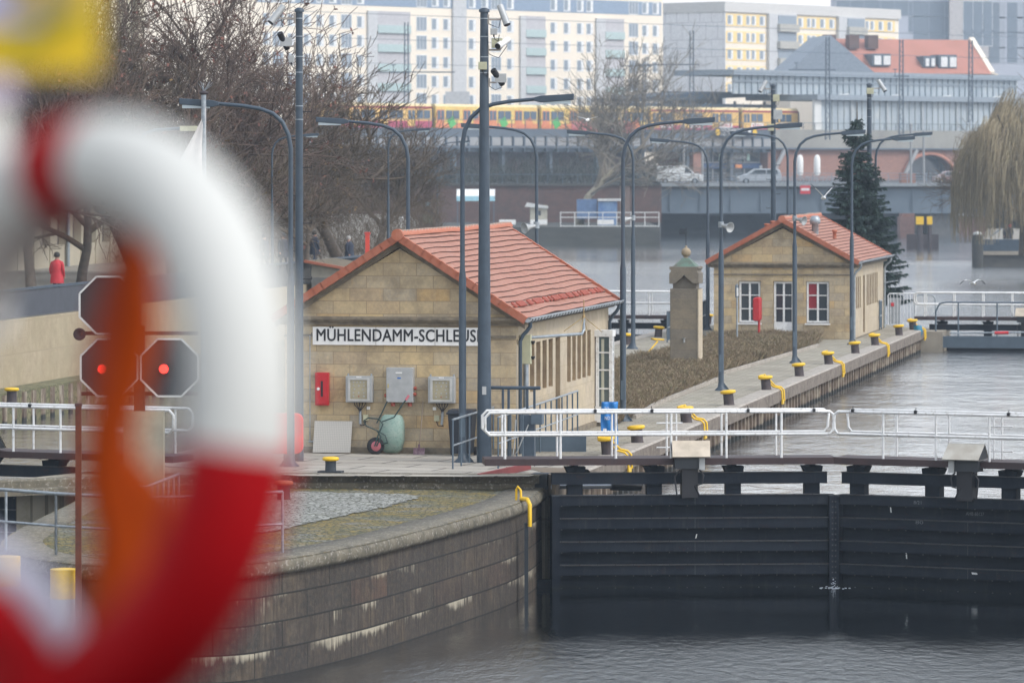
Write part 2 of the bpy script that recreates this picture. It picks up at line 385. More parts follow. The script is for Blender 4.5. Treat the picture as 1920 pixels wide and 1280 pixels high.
WUP = watermat('rippled upper water', (.085,.095,.105), 1.0, .55, 1.0, dist=.48, rough=.10, yr=((105, .16), (180, .55), (230, 1.0), (345, 1.0), (368, .08), 30))
ZL, ZU = -2.3, -0.92
def plate(pts, z, th=.02):
    mb = MB(); mb.prism([(p[0], p[1]) for p in pts], 'z', z-th, z); return mb
def wl(l, t): w = W(l, t); return (w.x, w.y)

# river bed far below, one sheet under everything
mb = MB(); mb.add([(-420,-40,-7),(420,-40,-7),(420,1000,-7),(-420,1000,-7)], [(0,1,2,3)]); structure(mb, 'ground', mat('river bed mud', (.06,.05,.04), .9))
# lower pool: everything in front of the gates
low = [(-60,-30),(60,-30)] + [wl(-35, 94.0), wl(4.3, 94.3), wl(10.1, 95.8), wl(15.95, 94.3), wl(16.05, 94.3), wl(26.4, 94.3), wl(32, 95.8), wl(38, 94.3), wl(60, 94.0)]
mb = MB(); mb.add([(x,y,ZL) for x,y in low], [tuple(range(len(low)))]); structure(mb, 'water', WLOW)
# upper pool
up = [wl(60,94.6), wl(38,94.5), wl(32,96.0), wl(26.4,94.6), wl(15.95,94.6), wl(10.1,96.0), wl(4.3,94.6), wl(-35,94.5), (160,90), (260,600), (-160,600)]
mb = MB(); mb.add([(x,y,ZU) for x,y in up], [tuple(range(len(up)))[::-1]]); o = structure(mb, 'water', WUP)
for p in o.data.polygons: p.flip() if p.normal.z < 0 else None
# sill below the gates
mb = MB(); a = [wl(60,94.05), wl(38,94.35), wl(32,95.85), wl(26.4,94.35), wl(15.95,94.35), wl(10.1,95.85), wl(4.3,94.35), wl(-35,94.05)]
c = [wl(60,94.55), wl(38,94.45), wl(32,95.95), wl(26.4,94.55), wl(15.95,94.55), wl(10.1,95.95), wl(4.3,94.55), wl(-35,94.45)]
n = len(a); mb.add([(x,y,ZL-3) for x,y in a]+[(x,y,ZL-3) for x,y in c]+[(x,y,ZL+.15) for x,y in a]+[(x,y,ZL+.15) for x,y in c],
   [(i,i+1,2*n+i+1,2*n+i) for i in range(n-1)]+[(2*n+i,2*n+i+1,3*n+i+1,3*n+i) for i in range(n-1)]+[(n+i+1,n+i,3*n+i,3*n+i+1) for i in range(n-1)])
structure(mb, 'gate_sill', GATE)

# island deck (z = 0)
LR, LL = 15.85, 25.6
deck = [wl(LR,97.2), wl(LR,181.5), wl(17.5,186), wl(24,186), wl(LL,181.5), wl(LL,96.2), on(30,898,0).xy, on(150,893,0).xy, on(560,887,0).xy, on(1000,889,0).xy, on(1026,890,0).xy, wl(15.95,95.4)]
deck = [tuple(p) for p in deck]
mb = MB(); mb.prism(deck, 'z', -3.2, 0); o = structure(mb, 'pavement', [ISL])
# slabs in front of the lock house
sl_ = [wl(16.3,97.3), wl(16.3,101.2), wl(25.2,101.2), wl(25.2,96.6), tuple(on(560,892,0).xy), tuple(on(990,894,0).xy)]
structure(plate(sl_, .012, .01), 'pavement', SLAB)
# kerb that steps down to the nose of the island: two courses of dark stone
kp = [tuple(on(x, y, 0).xy) for x, y in ((-40,902),(150,894),(560,887),(1000,889),(1026,890))]
mb = MB(); mb.sweep(kp, [(-.02,.02),(.32,.02),(.35,-.01),(.35,-.155),(.52,-.155),(.54,-.18),(.54,-.30)]); structure(mb, 'kerb', CAPC)

# nose of the island, z = -.27
ZN = -.27
nose = []
for x, y in ((1026,912),(975,941),(870,972),(724,1010),(650,1026),(571,1041)): nose.append(on(x, y, ZN))
nose = [Vector((p.x, p.y)) for p in nose]
# rounded head
c = nose[-1]; left = [on(x, y, ZN).xy for x, y in ((520,1049),(470,1056),(400,1060),(300,1062),(200,1060),(110,1053),(40,1040),(5,1022),(12,1005),(75,970),(145,935),(165,905))]
nose += [Vector(p) for p in left]
def smooth_path(pts, k=5):
    out = []
    for i in range(len(pts)-1):
        p0 = pts[max(i-1,0)]; p1 = pts[i]; p2 = pts[i+1]; p3 = pts[min(i+2,len(pts)-1)]
        for j in range(k):
            s = j/k; out.append(.5*((2*p1)+(p2-p0)*s+(2*p0-5*p1+4*p2-p3)*s*s+(3*p1-p0-3*p2+p3)*s**3))
    return out + [pts[-1]]
np_ = [tuple(p) for p in smooth_path(nose)]
np_ = np_[::-1]          # clockwise seen so that the right hand side is the water
mb = MB(); mb.add([(x,y,ZN-.01) for x,y in np_] , [tuple(range(len(np_)))]); o = structure(mb, 'pavement', COBB)
mb = MB(); ap = [on(x, y, ZN) for x, y in ((380,962),(480,930),(560,921),(760,926),(790,932),(720,950),(620,972),(530,992),(420,1010))]
apj = []; rj = random.Random(6)
for i_, p_ in enumerate(ap):
    q_ = ap[(i_+1) % len(ap)]; nseg = max(1, int((q_-p_).length/.13))
    for s_ in range(nseg): w_ = p_.lerp(q_, s_/nseg); apj.append(Vector((w_.x+rj.uniform(-.07,.07), w_.y+rj.uniform(-.12,.12), 0)))
ap = apj
mb.add([(p.x,p.y,ZN+.006) for p in ap], [tuple(range(len(ap)))[::-1]]); structure(mb, 'pavement', COBL)
def quaymat():
    m, t, b = nodes('old quay masonry'); b.inputs['Roughness'].default_value = .8
    uvn = t.nodes.new('ShaderNodeTexCoord'); v = uvn.outputs['UV']; s = t.nodes.new('ShaderNodeSeparateXYZ'); t.links.new(v, s.inputs[0])
    br = t.nodes.new('ShaderNodeTexBrick'); t.links.new(v, br.inputs['Vector'])
    br.inputs['Color1'].default_value = (0,0,0,1); br.inputs['Color2'].default_value = (1,1,1,1); br.inputs['Mortar'].default_value = (.5,.5,.5,1)
    br.inputs['Scale'].default_value = 1; br.inputs['Brick Width'].default_value = 1.9; br.inputs['Row Height'].default_value = .47
    br.inputs['Mortar Size'].default_value = .017; br.inputs['Mortar Smooth'].default_value = .2
    col = ramp(t, br.outputs['Color'], [(0,(.070,.055,.042)),(.3,(.040,.036,.033)),(.6,(.095,.075,.056)),(.8,(.050,.044,.038)),(1,(.105,.058,.040))])
    n1 = nz(t, v, .8, 8, .75); col = mix(t, ramp(t, n1, [(.42,0.0),(.60,.85)]), col, (.030,.027,.022)); n4 = nz(t, v, .45, 6, .7); col = mix(t, ramp(t, n4, [(.52,0.0),(.62,.55)]), col, (.13,.095,.06))
    n2 = nz(t, v, 9, 8, .7); col = mix(t, ramp(t, n2, [(.45,0.0),(.72,.6)]), col, (.14,.10,.065))
    sm = t.nodes.new('ShaderNodeMapping'); sm.inputs['Scale'].default_value = (7,.8,1); t.links.new(v, sm.inputs[0])
    ns = nz(t, sm.outputs[0], 1.4, 7, .7); col = mix(t, ramp(t, ns, [(.44,0.0),(.62,.85)]), col, (.030,.021,.017))
    # lime that has run out of the bed joints: hangs below each joint, ragged, densest in the lower courses
    fr = math_(t, 'FRACT', math_(t, 'DIVIDE', s.outputs[1], .47))          # 1 at top of a course -> 0
    dn = math_(t, 'SUBTRACT', 1.0, fr)
    sm2 = t.nodes.new('ShaderNodeMapping'); sm2.inputs['Scale'].default_value = (9,.15,1); t.links.new(v, sm2.inputs[0])
    nl = nz(t, sm2.outputs[0], 1.0, 5, .75)
    sm3 = t.nodes.new('ShaderNodeMapping'); sm3.inputs['Scale'].default_value = (.8,2.13,1); t.links.new(v, sm3.inputs[0])
    wn = nz(t, sm3.outputs[0], .55, 3, .5)
    lower = ramp(t, s.outputs[1], [(0,1.0),(1,1.0)])
    dep = math_(t, 'SUBTRACT', math_(t, 'ADD', nl, math_(t, 'MULTIPLY', wn, 1.7)), math_(t, 'ADD', math_(t, 'MULTIPLY', dn, .55), .0))
    lowz = math_(t, 'MULTIPLY', math_(t, 'LESS_THAN', s.outputs[1], -1.38), .16)
    dep = math_(t, 'ADD', dep, lowz)
    col = mix(t, ramp(t, dep, [(1.03,0.0),(1.03,0.0)]) if False else math_(t, 'MULTIPLY', math_(t, 'MAXIMUM', math_(t, 'MINIMUM', math_(t, 'MULTIPLY', math_(t, 'SUBTRACT', dep, 1.42), 5.0), 1.0), 0.0), .75), col, (.50,.45,.34))
    # wet green foot
    wet = math_(t, 'MAXIMUM', math_(t, 'MINIMUM', math_(t, 'MULTIPLY', math_(t, 'SUBTRACT', -1.74, math_(t, 'ADD', s.outputs[1], math_(t, 'MULTIPLY', n2, .25))), 12.0), 1.0), 0.0)
    col = mix(t, wet, col, (.03,.032,.022))
    col = mix(t, br.outputs['Fac'], col, (.015,.013,.011)); t.links.new(col, b.inputs['Base Color'])
    bump(t, b, math_(t, 'SUBTRACT', math_(t, 'MULTIPLY', n2, .6), br.outputs['Fac']), .7, .04)
    return m
QUAY = quaymat()
mb = MB(); mb.sweep(np_, [(-.10,-.42),(-.08,-2.9)]) ; 
# uv v coordinate should be the height below the cap
o = structure(mb, 'quay_wall', QUAY)
o2 = MB(); o2.sweep(np_, [(-.75,ZN-.02),(-.75,ZN+.02),(-.06,ZN+.01),(.0,ZN-.03),(.03,ZN-.09),(.03,ZN-.19),(-.01,ZN-.26),(-.12,ZN-.27)])
oc = structure(o2, 'quay_cap', CAPC)
for p in oc.data.polygons: p.use_smooth = True
# a full height chase in the wall with its iron ladder rail near the gate
t = thing('quay_ladder', 'yellow grab hoop and strip at the corner of the curved stone quay', 'ladder', (0,0,0))
p = on(985, 940, ZN); q = on(968, 938, ZN)
mb = MB(); mb.tube([Vector((q.x,q.y,ZN)), Vector((q.x,q.y,ZN+.22)), Vector((q.x+.03,q.y-.02,ZN+.29)), Vector((q.x+.09,q.y-.05,ZN+.22)), Vector((q.x+.10,q.y-.05,ZN+.02))], .025, 8); mb.out('handle', YEL, t)
mb = MB(); mb.tube([Vector((q.x+.1,q.y-.05,ZN+.04)), Vector((p.x+.04,p.y-.05,ZN+.05)), Vector((p.x+.09,p.y-.1,ZN-.05)), Vector((p.x+.09,p.y-.1,ZN-.5))], .045, 8); mb.out('strip', YEL, t)
mb = MB(); mb.box(p.x-.02,p.x+.06,p.y-.09,p.y+.05,-2.6,-.7); mb.out('rail', BOLLB, t)
# gate recess corner block
c0 = W(16.0, 94.9)
mb = MB(); mb.prism([tuple(on(1024,912,ZN).xy), wl(15.9,94.3), wl(15.9,97.3), wl(17.5,97.3), tuple(on(1000,905,ZN).xy)], 'z', -3, .02); structure(mb, 'quay_pier', masonry('pier masonry', [(.2,.15,.1),(.16,.12,.085),(.24,.18,.12)], .5, .45, (.06,.05,.04), .01, streak=((.4,.36,.28), .55, .6)))
c0 = on(1012, 888, .1); t = tag(MB().box(-.15,.19,-.1,.4,-.3,.03).out('corner_guard', BOLLB), 'blue black steel guard block on the quay corner by the gate', 'guard block'); t.location = on(1010, 890, 0); t.rotation_euler.z = ROT

# concrete edge cap along the lock chamber
tA, tB = 97.0, 181.5
mb = MB(); mb.sweep([wl(LR+.0, tA), wl(LR, 120), wl(LR, 150), wl(LR, tB)], [(-.30,.012),(.20,.016),(.25,-.02)]); o = structure(mb, 'quay_cap', CAPL)
mb = MB(); mb.sweep([wl(LR+.0, tA), wl(LR, 120), wl(LR, 150), wl(LR, tB)], [(.25,-.02),(.25,-.36),(.10,-.40)]); o = structure(mb, 'quay_cap', mat('brown cap face', (.20,.165,.135), .88, c2=(.12,.095,.075), scale=2.2, c3=(.30,.26,.21), bmp=.3))  # front face of the cap, browner and darker than its top
mb = MB(); mb.sweep([wl(LL+.0, tB), wl(LL, 150), wl(LL, 120), wl(LL, tA)], [(-.30,.012),(.20,.016),(.25,-.02),(.25,-.33),(.10,-.36)]); structure(mb, 'quay_cap', CAPL)
# corrugated sheet piling
def pilemat():
    m, t, b = nodes('fouled sheet piling'); b.inputs['Roughness'].default_value = .85
    v = coords(t, (1,1,.35)); n = nz(t, v, 2.6, 7, .7); col = ramp(t, n, [(.36,(.075,.05,.038)),(.50,(.17,.125,.09)),(.66,(.40,.35,.27))])
    s = t.nodes.new('ShaderNodeSeparateXYZ'); t.links.new(coords(t), s.inputs[0])
    wet = math_(t, 'MAXIMUM', math_(t, 'MINIMUM', math_(t, 'MULTIPLY', math_(t, 'SUBTRACT', -.70, math_(t, 'ADD', s.outputs[2], math_(t, 'MULTIPLY', n, .15))), 14.0), 1.0), 0.0)
    t.links.new(mix(t, wet, col, (.022,.022,.02)), b.inputs['Base Color']); return m
PILE = pilemat()
def piling(l, t0, t1, sgn, zt, zb, pitch=.8, dep=.32):
    mb = MB(); path = []; t = t0
    pr = [(0,0),(.32,0),(.45,1),(.87,1),(1,0)]
    while t < t1:
        for a, b in pr[:-1]: path.append((l + sgn*dep*b, t + a*pitch))
        t += pitch
    vs = []; 
    for (ll, tt) in path: w = W(ll, tt); vs += [(w.x, w.y, zt), (w.x, w.y, zb)]
    mb.add(vs, [(2*i, 2*i+1, 2*i+3, 2*i+2) for i in range(len(path)-1)])
    return mb
structure(piling(LR-.10, tA, tB, 1, -.33, -4), 'sheet_piling', PILE)
structure(piling(LL+.20, tA, tB, -1, -.33, -4), 'sheet_piling', PILE)
# upstream head of the island (pale stone block by the far gate)
mb = MB(); mb.prism([wl(14.9,181.5), wl(14.9,185.5), wl(26,185.5), wl(26,181.5)], 'z', -3.5, -.1); structure(mb, 'quay_pier', CONC)

# right bank of the chamber, beyond the photo's edge
mb = MB(); mb.prism([wl(3.6,97), wl(-30,97), wl(-30,182), wl(3.6,182)], 'z', -4, .0); structure(mb, 'pavement', ISL)
mb = MB(); mb.prism([wl(4.2,88), wl(-30,88), wl(-30,97), wl(3.4,97)], 'z', -4, -.01); structure(mb, 'quay', CONC)
# left bank: ledge, retaining wall, promenade
BANKW = masonry('cream concrete panels', [(.40,.33,.22),(.36,.29,.19),(.42,.345,.24)], 2.4, .95, (.33,.27,.18), .02, rough=.9, streak=((.27,.22,.14), .53, .5), dirt=((.33,.28,.18), .5))
GRASS = groundmat('mossy ledge', [(.14,.13,.06),(.17,.15,.07)], 1, 1, (.1,.1,.05), .01, [((.25,.22,.13), .6, .45, .6, .8)], vor=4)
PROM = groundmat('promenade gravel', [(.30,.27,.22),(.26,.24,.2)], 1, 1, (.2,.18,.15), .01, vor=5)
mb = MB(); mb.prism([wl(37.4,60), wl(37.4,189), wl(40,189), wl(40,60)], 'z', -4, 0.0); structure(mb, 'quay_ledge', GRASS)
structure(piling(37.35, 60, 188, 1, -.05, -4, 1.0, .2), 'sheet_piling', PILE)
mb = MB(); mb.sweep([wl(38.3,60), wl(38.3,120), wl(38.3,189)], [(0,2.0),(0,-.2)])
o = MB(); o.v = mb.v; o.f = mb.f; o.m = mb.m; o.sm = mb.sm; structure(o, 'retaining_wall', BANKW)
mb = MB(); mb.prism([wl(38.32,60), wl(38.32,189), wl(140,189), wl(140,60)], 'z', 1.2, 1.95); structure(mb, 'promenade', PROM)
t = thing('promenade_parapet', 'long dark slate parapet rail above the cream retaining wall on the left bank', 'parapet', (0,0,0))
a = W(38.4, 60); b = W(38.4, 189); 
mb = MB(); mb.beam(W(38.4,60,2.42), W(38.4,165,2.42), .06, .78); mb.out('panel', mat('slate panel', (.06,.065,.08), .6), t)
mb = MB(); mb.beam(W(38.4,60,2.86), W(38.4,189,2.86), .12, .07); mb.out('handrail', STEELB, t)
mb = MB()
for k in range(0, 900): 
    tt = 165 + k*.18
    if tt > 189: break
    mb.tube([W(38.4,tt,1.95), W(38.4,tt,2.84)], .016, 4, False)
mb.out('bars', STEELB, t)
# ------------------------------------------------------------------ the two lock houses
def lock_house(name, label, cx, t0, hw, length, zeave, zridge, zc, roofw, kind):
    """origin at the foot of the gable wall centre, +x to the right, +y along the lock"""
    base = W(cx, t0, 0); T = thing(name, label, 'building', base, ROT)
    oh = .26; slope = (zridge - zeave) / roofw
    # ---- walls
    ztop = zc                                   # underside of the cornice
    mb = MB(); g = [(-hw,-.35),(hw,-.35),(hw,ztop+.15),(0,ztop+.15+slope*hw*.93),(-hw,ztop+.15)]
    if kind == 1:
        mb.prism(g, 'y', 0, .3)
    else:
        ops = [(-1.68,-.84,.6,2.18),(-.36,.42,-.1,2.18),(.88,1.76,.6,2.18)]
        xs = [-hw]; 
        for a,b,_,_ in ops: xs += [a,b]
        xs.append(hw)
        for i in range(0, len(xs), 2): mb.box(xs[i], xs[i+1], 0, .3, -.35, 2.18)
        for a,b,z0,z1 in ops: mb.box(a,b,0,.3,-.35,z0)
        mb.prism([(-hw,2.18),(hw,2.18),(hw,ztop+.15),(0,ztop+.15+slope*hw*.93),(-hw,ztop+.15)], 'y', 0, .3)
    mb.out('gable_wall', STONE, T)
    mb = MB()
    mb.box(-hw,-hw+.3,.3,length-.3,-.35,ztop+.1); mb.box(-hw,hw,length-.3,length,-.35,ztop+.3)
    mb.prism([(-hw,ztop+.3),(hw,ztop+.3),(0,ztop+.15+slope*hw*.93)], 'y', length-.3, length)
    mb.out('back_wall', STONE_SIDE, T)
    # ---- right wall with its deep narrow window slots
    if kind == 1:
        slots = [(.25,.75,.25,2.5)] + [(1.85+.86*k, 2.46+.86*k, 1.32, 2.46) for k in range(4)] + [(5.42,6.12,.2,2.46)] + [(7.12+.77*k, 7.68+.77*k, 1.30, 2.46) for k in range(5)]
    else:
        slots = [(.9+.66*k, 1.32+.66*k, 1.1, 2.3) for k in range(4)] + [(4.2,4.9,.1,2.3)] + [(5.6+.66*k, 6.02+.66*k, 1.1, 2.3) for k in range(7)]
    wt = slots[1][3]
    mb = MB(); y = .3
    for (a,b,z0,z1) in slots:
        if a > y: mb.box(hw-.3,hw,y,a,-.35,wt)
        if z0 > -.3: mb.box(hw-.3,hw-.001,max(a,y),b,-.35,z0)
        y = b
    mb.box(hw-.3,hw,y,length-.3,-.35,wt); mb.box(hw-.3,hw,.3,length-.3,wt,ztop+.1)
    mb.out('side_wall', STONE_SIDE, T)
    for (a,b,z0,z1) in slots:
        w = MB(); w.box(hw-.29,hw-.27,a,b,z0,wt).out('window', GLASS, T)
        r = MB().box(hw-.268,hw-.012,b-.004,b+.0,z0,wt-.002)
        r.box(hw-.268,hw-.012,a,a+.004,z0,wt-.002).out('reveal', STONE_REV, T)
    if kind == 1:                                # paired pilaster strips by the corner
        mb = MB()
        for y0 in (.0,.78,1.0,1.35): mb.box(hw,hw+.04,y0,y0+.13,-.1,2.5)
        mb.out('pilaster', STONE_SIDE, T)
    # ---- cornice and pediment
    f = .10
    mb = MB()
    mb.prism([(0,ztop),(-.05,ztop),(-.06,ztop+.05),(-.11,ztop+.07),(-.16,ztop+.13),(-.16,ztop+.19),(0,ztop+.2)], 'x', -hw-f, hw+f)
    mb.prism([(0,ztop-.28),(-.035,ztop-.28),(-.035,ztop-.24),(0,ztop-.22)], 'x', -hw-.01, hw+.01)
    # raking mouldings
    for sgn in (-1,1):
        ang = math.atan(slope); 
        for (d0, d1, yy) in ((-.045,-.14,-.17),(-.14,-.21,-.10),(-.21,-.27,-.05)):
            p = [(0,zridge+d0),(sgn*(roofw-.05),zeave+d0+.05*slope),(sgn*(roofw-.05),zeave+d1+.05*slope),(0,zridge+d1)]
            mb.prism([(p_[0]*1.0,p_[1]) for p_ in (p if sgn>0 else p[::-1])], 'y', yy, -.0005)
    for sgn in (-1,1):
        mb.box(min(sgn*(hw-.0),sgn*(hw+.16)),max(sgn*(hw-.0),sgn*(hw+.16)),0,length,ztop+.02,ztop+.12)
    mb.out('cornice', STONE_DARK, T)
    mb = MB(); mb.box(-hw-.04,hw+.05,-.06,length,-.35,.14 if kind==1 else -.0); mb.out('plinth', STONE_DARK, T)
    # ---- roof: overlapping tile courses
    n = 17; yy0, yy1 = -.22, length+.2; NY = 48
    L = math.hypot(roofw, zridge-zeave); ux, uz = roofw/L, (zridge-zeave)/L
    R = thing('roof', None, None); R.parent = T
    for sgn in (-1,1):
        mb = MB(); rise = .040
        for c in range(n):
            s0 = L*c/n; s1 = L*(c+1)/n + .03
            vs = []; ph = c*1.7
            for j in range(NY+1):
                y = yy0 + (yy1-yy0)*j/NY
                wv = (noise.noise(Vector((y*.40, c*.09, 3+sgn)))*.048 + noise.noise(Vector((y*1.3, c*.25, 7)))*.012)*(1 if kind==1 else .4)
                ws = noise.noise(Vector((y*.4, c*.3, 11)))*.03*(1 if kind==1 else .4)
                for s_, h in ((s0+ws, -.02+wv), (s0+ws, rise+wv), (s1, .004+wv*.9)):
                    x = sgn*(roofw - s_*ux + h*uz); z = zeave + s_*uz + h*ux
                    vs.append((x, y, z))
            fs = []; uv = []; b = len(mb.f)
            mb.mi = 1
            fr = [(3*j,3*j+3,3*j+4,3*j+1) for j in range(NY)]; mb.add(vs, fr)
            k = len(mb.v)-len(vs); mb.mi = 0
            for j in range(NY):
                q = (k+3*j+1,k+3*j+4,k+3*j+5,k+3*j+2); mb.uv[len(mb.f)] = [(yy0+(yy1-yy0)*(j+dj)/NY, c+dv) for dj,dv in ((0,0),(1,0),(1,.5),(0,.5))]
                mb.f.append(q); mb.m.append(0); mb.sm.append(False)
        mb.out('tile_field', [TILE, TILE_SHADE], R)
    # guard tiles near the right eave
    y = .25
    while y < (length-.2 if kind==1 else 0):
        if noise.noise(Vector((y*2.3,3,1))) < -.12: y += .155; continue
        s_ = L*2.15/n; x = roofw - s_*ux; z = zeave + s_*uz
        MB().obox((x+.035*uz, y, z+.065), (ux*.07,0,-uz*.09), (0,.05,0), (uz*.018,0,ux*.018)).out('guard_tile', REDTILE, R); y += .155
    # verge tiles
    for yv, nm in ((-.25,'front'),(length+.19,'back')):
        mb = MB()
        for sgn in (-1,1):
            m_ = 15
            for k in range(m_):
                s0 = L*k/m_; s1 = L*(k+1)/m_+.02; cx_ = (s0+s1)/2
                x = sgn*(roofw - cx_*ux); z = zeave + cx_*uz
                tilt = .012
                mb.obox((x - sgn*.035*uz*0, yv+.05, z-.035), (sgn*-ux*(s1-s0)/2,0,uz*(s1-s0)/2+tilt*.5), (0,.075,0), (sgn*uz*.085,0,ux*.085))
        mb.out('verge_tiles', VERGE, R)
    # ridge tiles with pale mortar joints
    mb = MB(); y = yy0-.05; k = 0
    while y < yy1:
        wob = noise.noise(Vector((y*.5,1,2)))*.02
        r0, r1 = .115, .10
        mb.mi = 0; a = [(y, r1), (y+.36, r0)]
        vs = []
        for (yy, r) in a:
            for j in range(7):
                an = math.pi*j/6; vs.append((r*math.cos(an), yy, zridge+wob+.0+r*math.sin(an)*.95))
        mb.add(vs, [(j,j+1,j+8,j+7) for j in range(6)])
        mb.mi = 1; mb.obox((0,y+.36,zridge+wob+.075),(.075,0,0),(0,.014,0),(0,0,.045))
        y += .36
    mb.mi = 0; mb.tube([(0,yy0-.10,zridge+.01),(0,yy0+.05,zridge+.01)], .135, 14)
    mb.out('ridge_tiles', [RIDGE, MORTAR], R)
    # ---- gutter and down pipes
    G = thing('gutter', None, None); G.parent = T
    mb = MB(); vs = []
    gx, gz = roofw+.05, zeave-.02; N = 40
    for j in range(N+1):
        y = yy0-.03 + (yy1-yy0+.06)*j/N
        for a in range(7):
            an = math.pi + math.pi*a/6; vs.append((gx+.085*math.cos(an), y, gz+.02+.085*math.sin(an)))
    mb.add(vs, [(7*j+a,7*j+a+1,7*j+7+a+1,7*j+7+a) for j in range(N) for a in range(6)])
    mb.add(vs[:7], [tuple(range(7))]); mb.add(vs[-7:], [tuple(range(7))[::-1]])
    mb.tube([(gx+.085, yy0-.03, gz+.03),(gx+.085, yy1+.03, gz+.03)], .014, 6)
    mb.box(gx-.14,gx-.02,yy0,yy1,gz+.018,gz+.03)
    mb.mi = 1; y = yy0+.15
    while y < yy1:
        pts = [(gx+.092*math.cos(math.pi+math.pi*a/6), y, gz+.02+.092*math.sin(math.pi+math.pi*a/6)) for a in range(7)]
        mb.tube(pts, .008, 4); y += .42
    mb.out('trough', [ZINC, DARKG], G)
    for yp, nm in ((.12,0),(length-.25,1)):
        mb = MB(); pts = [(gx, yp, gz-.06),(gx-.0, yp, gz-.16),(gx-.08, yp, gz-.27),(hw+.14, yp, gz-.36),(hw+.075, yp, gz-.5),(hw+.075,yp,.02)]
        mb.tube(pts, .045, 8); mb.out('downpipe', STEELB if kind==1 else GALV, G)
    return T

B1 = lock_house('lock_house', 'sandstone lock house with orange tile roof and a white name board across its gable', 20.76, 101.7, 2.70, 13.6, 3.10, 4.99, 2.93, 2.96, 1)
B2 = lock_house('lock_house', 'sandstone lock house with white French door and two tall windows facing the hedge', 20.0, 170.2, 2.62, 12.4, 2.92, 4.52, 2.68, 2.90, 2)

# ---- gable windows and door of the far lock house
def casement(name, x0, x1, z0, z1, rows, parent, curtain=None, panel=0):
    F = MB(); fw = .07
    F.box(x0,x0+fw,-.02,.06,z0,z1); F.box(x1-fw,x1,-.02,.06,z0,z1); F.box(x0+fw,x1-fw,-.02,.06,z1-fw,z1); F.box(x0+fw,x1-fw,-.02,.06,z0,z0+fw)
    xm = (x0+x1)/2; F.box(xm-.035,xm+.035,-.015,.055,z0+fw,z1-fw)
    zb = z0 + panel
    if panel: F.box(x0+fw,x1-fw,-.005,.04,z0+fw,zb)
    for k in range(1, rows):
        z = zb + (z1-zb)*k/rows; F.box(x0+fw,x1-fw,-.012,.05,z-.018,z+.018)
    o = F.out(name, WHITE, parent); o.location.y = .1
    g = MB().box(x0+fw,x1-fw,.07,.08,zb,z1-fw).out('pane', GLASS, o)
    if curtain: MB().box(x0+fw,xm-.05,.062,.068,zb+.5,z1-fw).out('curtain', curtain, o)
    return o
casement('window', -1.66,-.86,.62,2.16,3,B2)
casement('door', -.34,.40,-.08,2.16,3,B2,panel=.72)
casement('window', .90,1.74,.62,2.16,3,B2,CURTR)
for a,b in ((-1.72,-.80),(.84,1.80)): MB().box(a,b,-.07,.1,.54,.60).out('sill', WHITEP, B2)
# roof fittings of the far house
mb = MB(); mb.lathe([(.13,0),(.13,.45),(.19,.47),(.21,.6),(.15,.75),(.1,.78)], (1.05,1.6,3.85), 12); mb.out('vent_pipe', GALV, B2)
def claypipe(x,y,z,r=.07,h=.28):
    mb = MB(); mb.lathe([(r,0),(r,h*.75),(r*1.5,h*.78),(r*1.5,h),(r*.9,h*1.04)], (x,y,z), 10); mb.out('clay_vent', RIDGE, B2)
claypipe(1.55,3.9,3.72,.07,.34); claypipe(-.75,1.2,4.05); claypipe(-.55,1.5,4.15); claypipe(-.15,2.6,4.35)
# ---- name board
SGN = thing('name_board', 'long white enamel name board with black capitals on the gable', 'sign', B1.matrix_basis @ Vector((0,0,0)), ROT)
bpy.context.view_layer.update()
# name board spans x from -1.93 to about +2.15, z 2.48..2.88
mb = MB().box(-2.03,2.08,-.05,-.003,2.475,2.885); mb.mi = 1
for x in (-.55,.83): mb.box(x-.004,x+.004,-.052,-.05,2.475,2.885)
mb.out('board', [WHITEP, STONE_DARK], SGN)
text_obj('MÜHLENDAMM-SCHLEUSE', BLACKTXT, SGN, 3.88, .335, -1.935, -.052, 2.565, .004, 'lettering', spacing=1.04, bold=.006)
# ---- glazed bay at the far end of the side wall
BAY = thing('window_bay', None, None); BAY.parent = B1
bx0, bx1, by0, by1 = 2.70, 3.13, 11.35, 11.85
mb = MB()
mb.box(bx0,bx1+.03,by0-.02,by1,2.26,2.42); mb.box(bx0,bx1,by0,by1,.1,.5)
for (x,y) in ((bx0+.03,by0),(bx1-.06,by0)): mb.box(x,x+.08,y,y+.08,.5,2.26)
for z in (.95,1.42,1.86): mb.box(bx0+.11,bx1-.06,by0+.01,by0+.06,z-.018,z+.018)
for y in (by0+.08,by1-.1): mb.box(bx1-.07,bx1-.003,y,y+.07,.5,2.26)
for z in (.95,1.42,1.86): mb.box(bx1-.06,bx1-.01,by0+.15,by1-.1,z-.018,z+.018)
mb.out('frame', WHITE, BAY)
MB().box(bx0+.11,bx1-.06,by0+.035,by0+.04,.5,2.26).out('pane', mat('clear glass over curtains', (.07,.10,.11), .1, c2=(.12,.15,.15), scale=2), BAY)
MB().box(bx1-.04,bx1-.03,by0+.1,by1-.1,.5,2.26).out('pane', GLASS, BAY)
MB().box(bx0+.17,bx0+.24,by0+.028,by0+.033,.52,2.2).out('curtain', CURT, BAY)

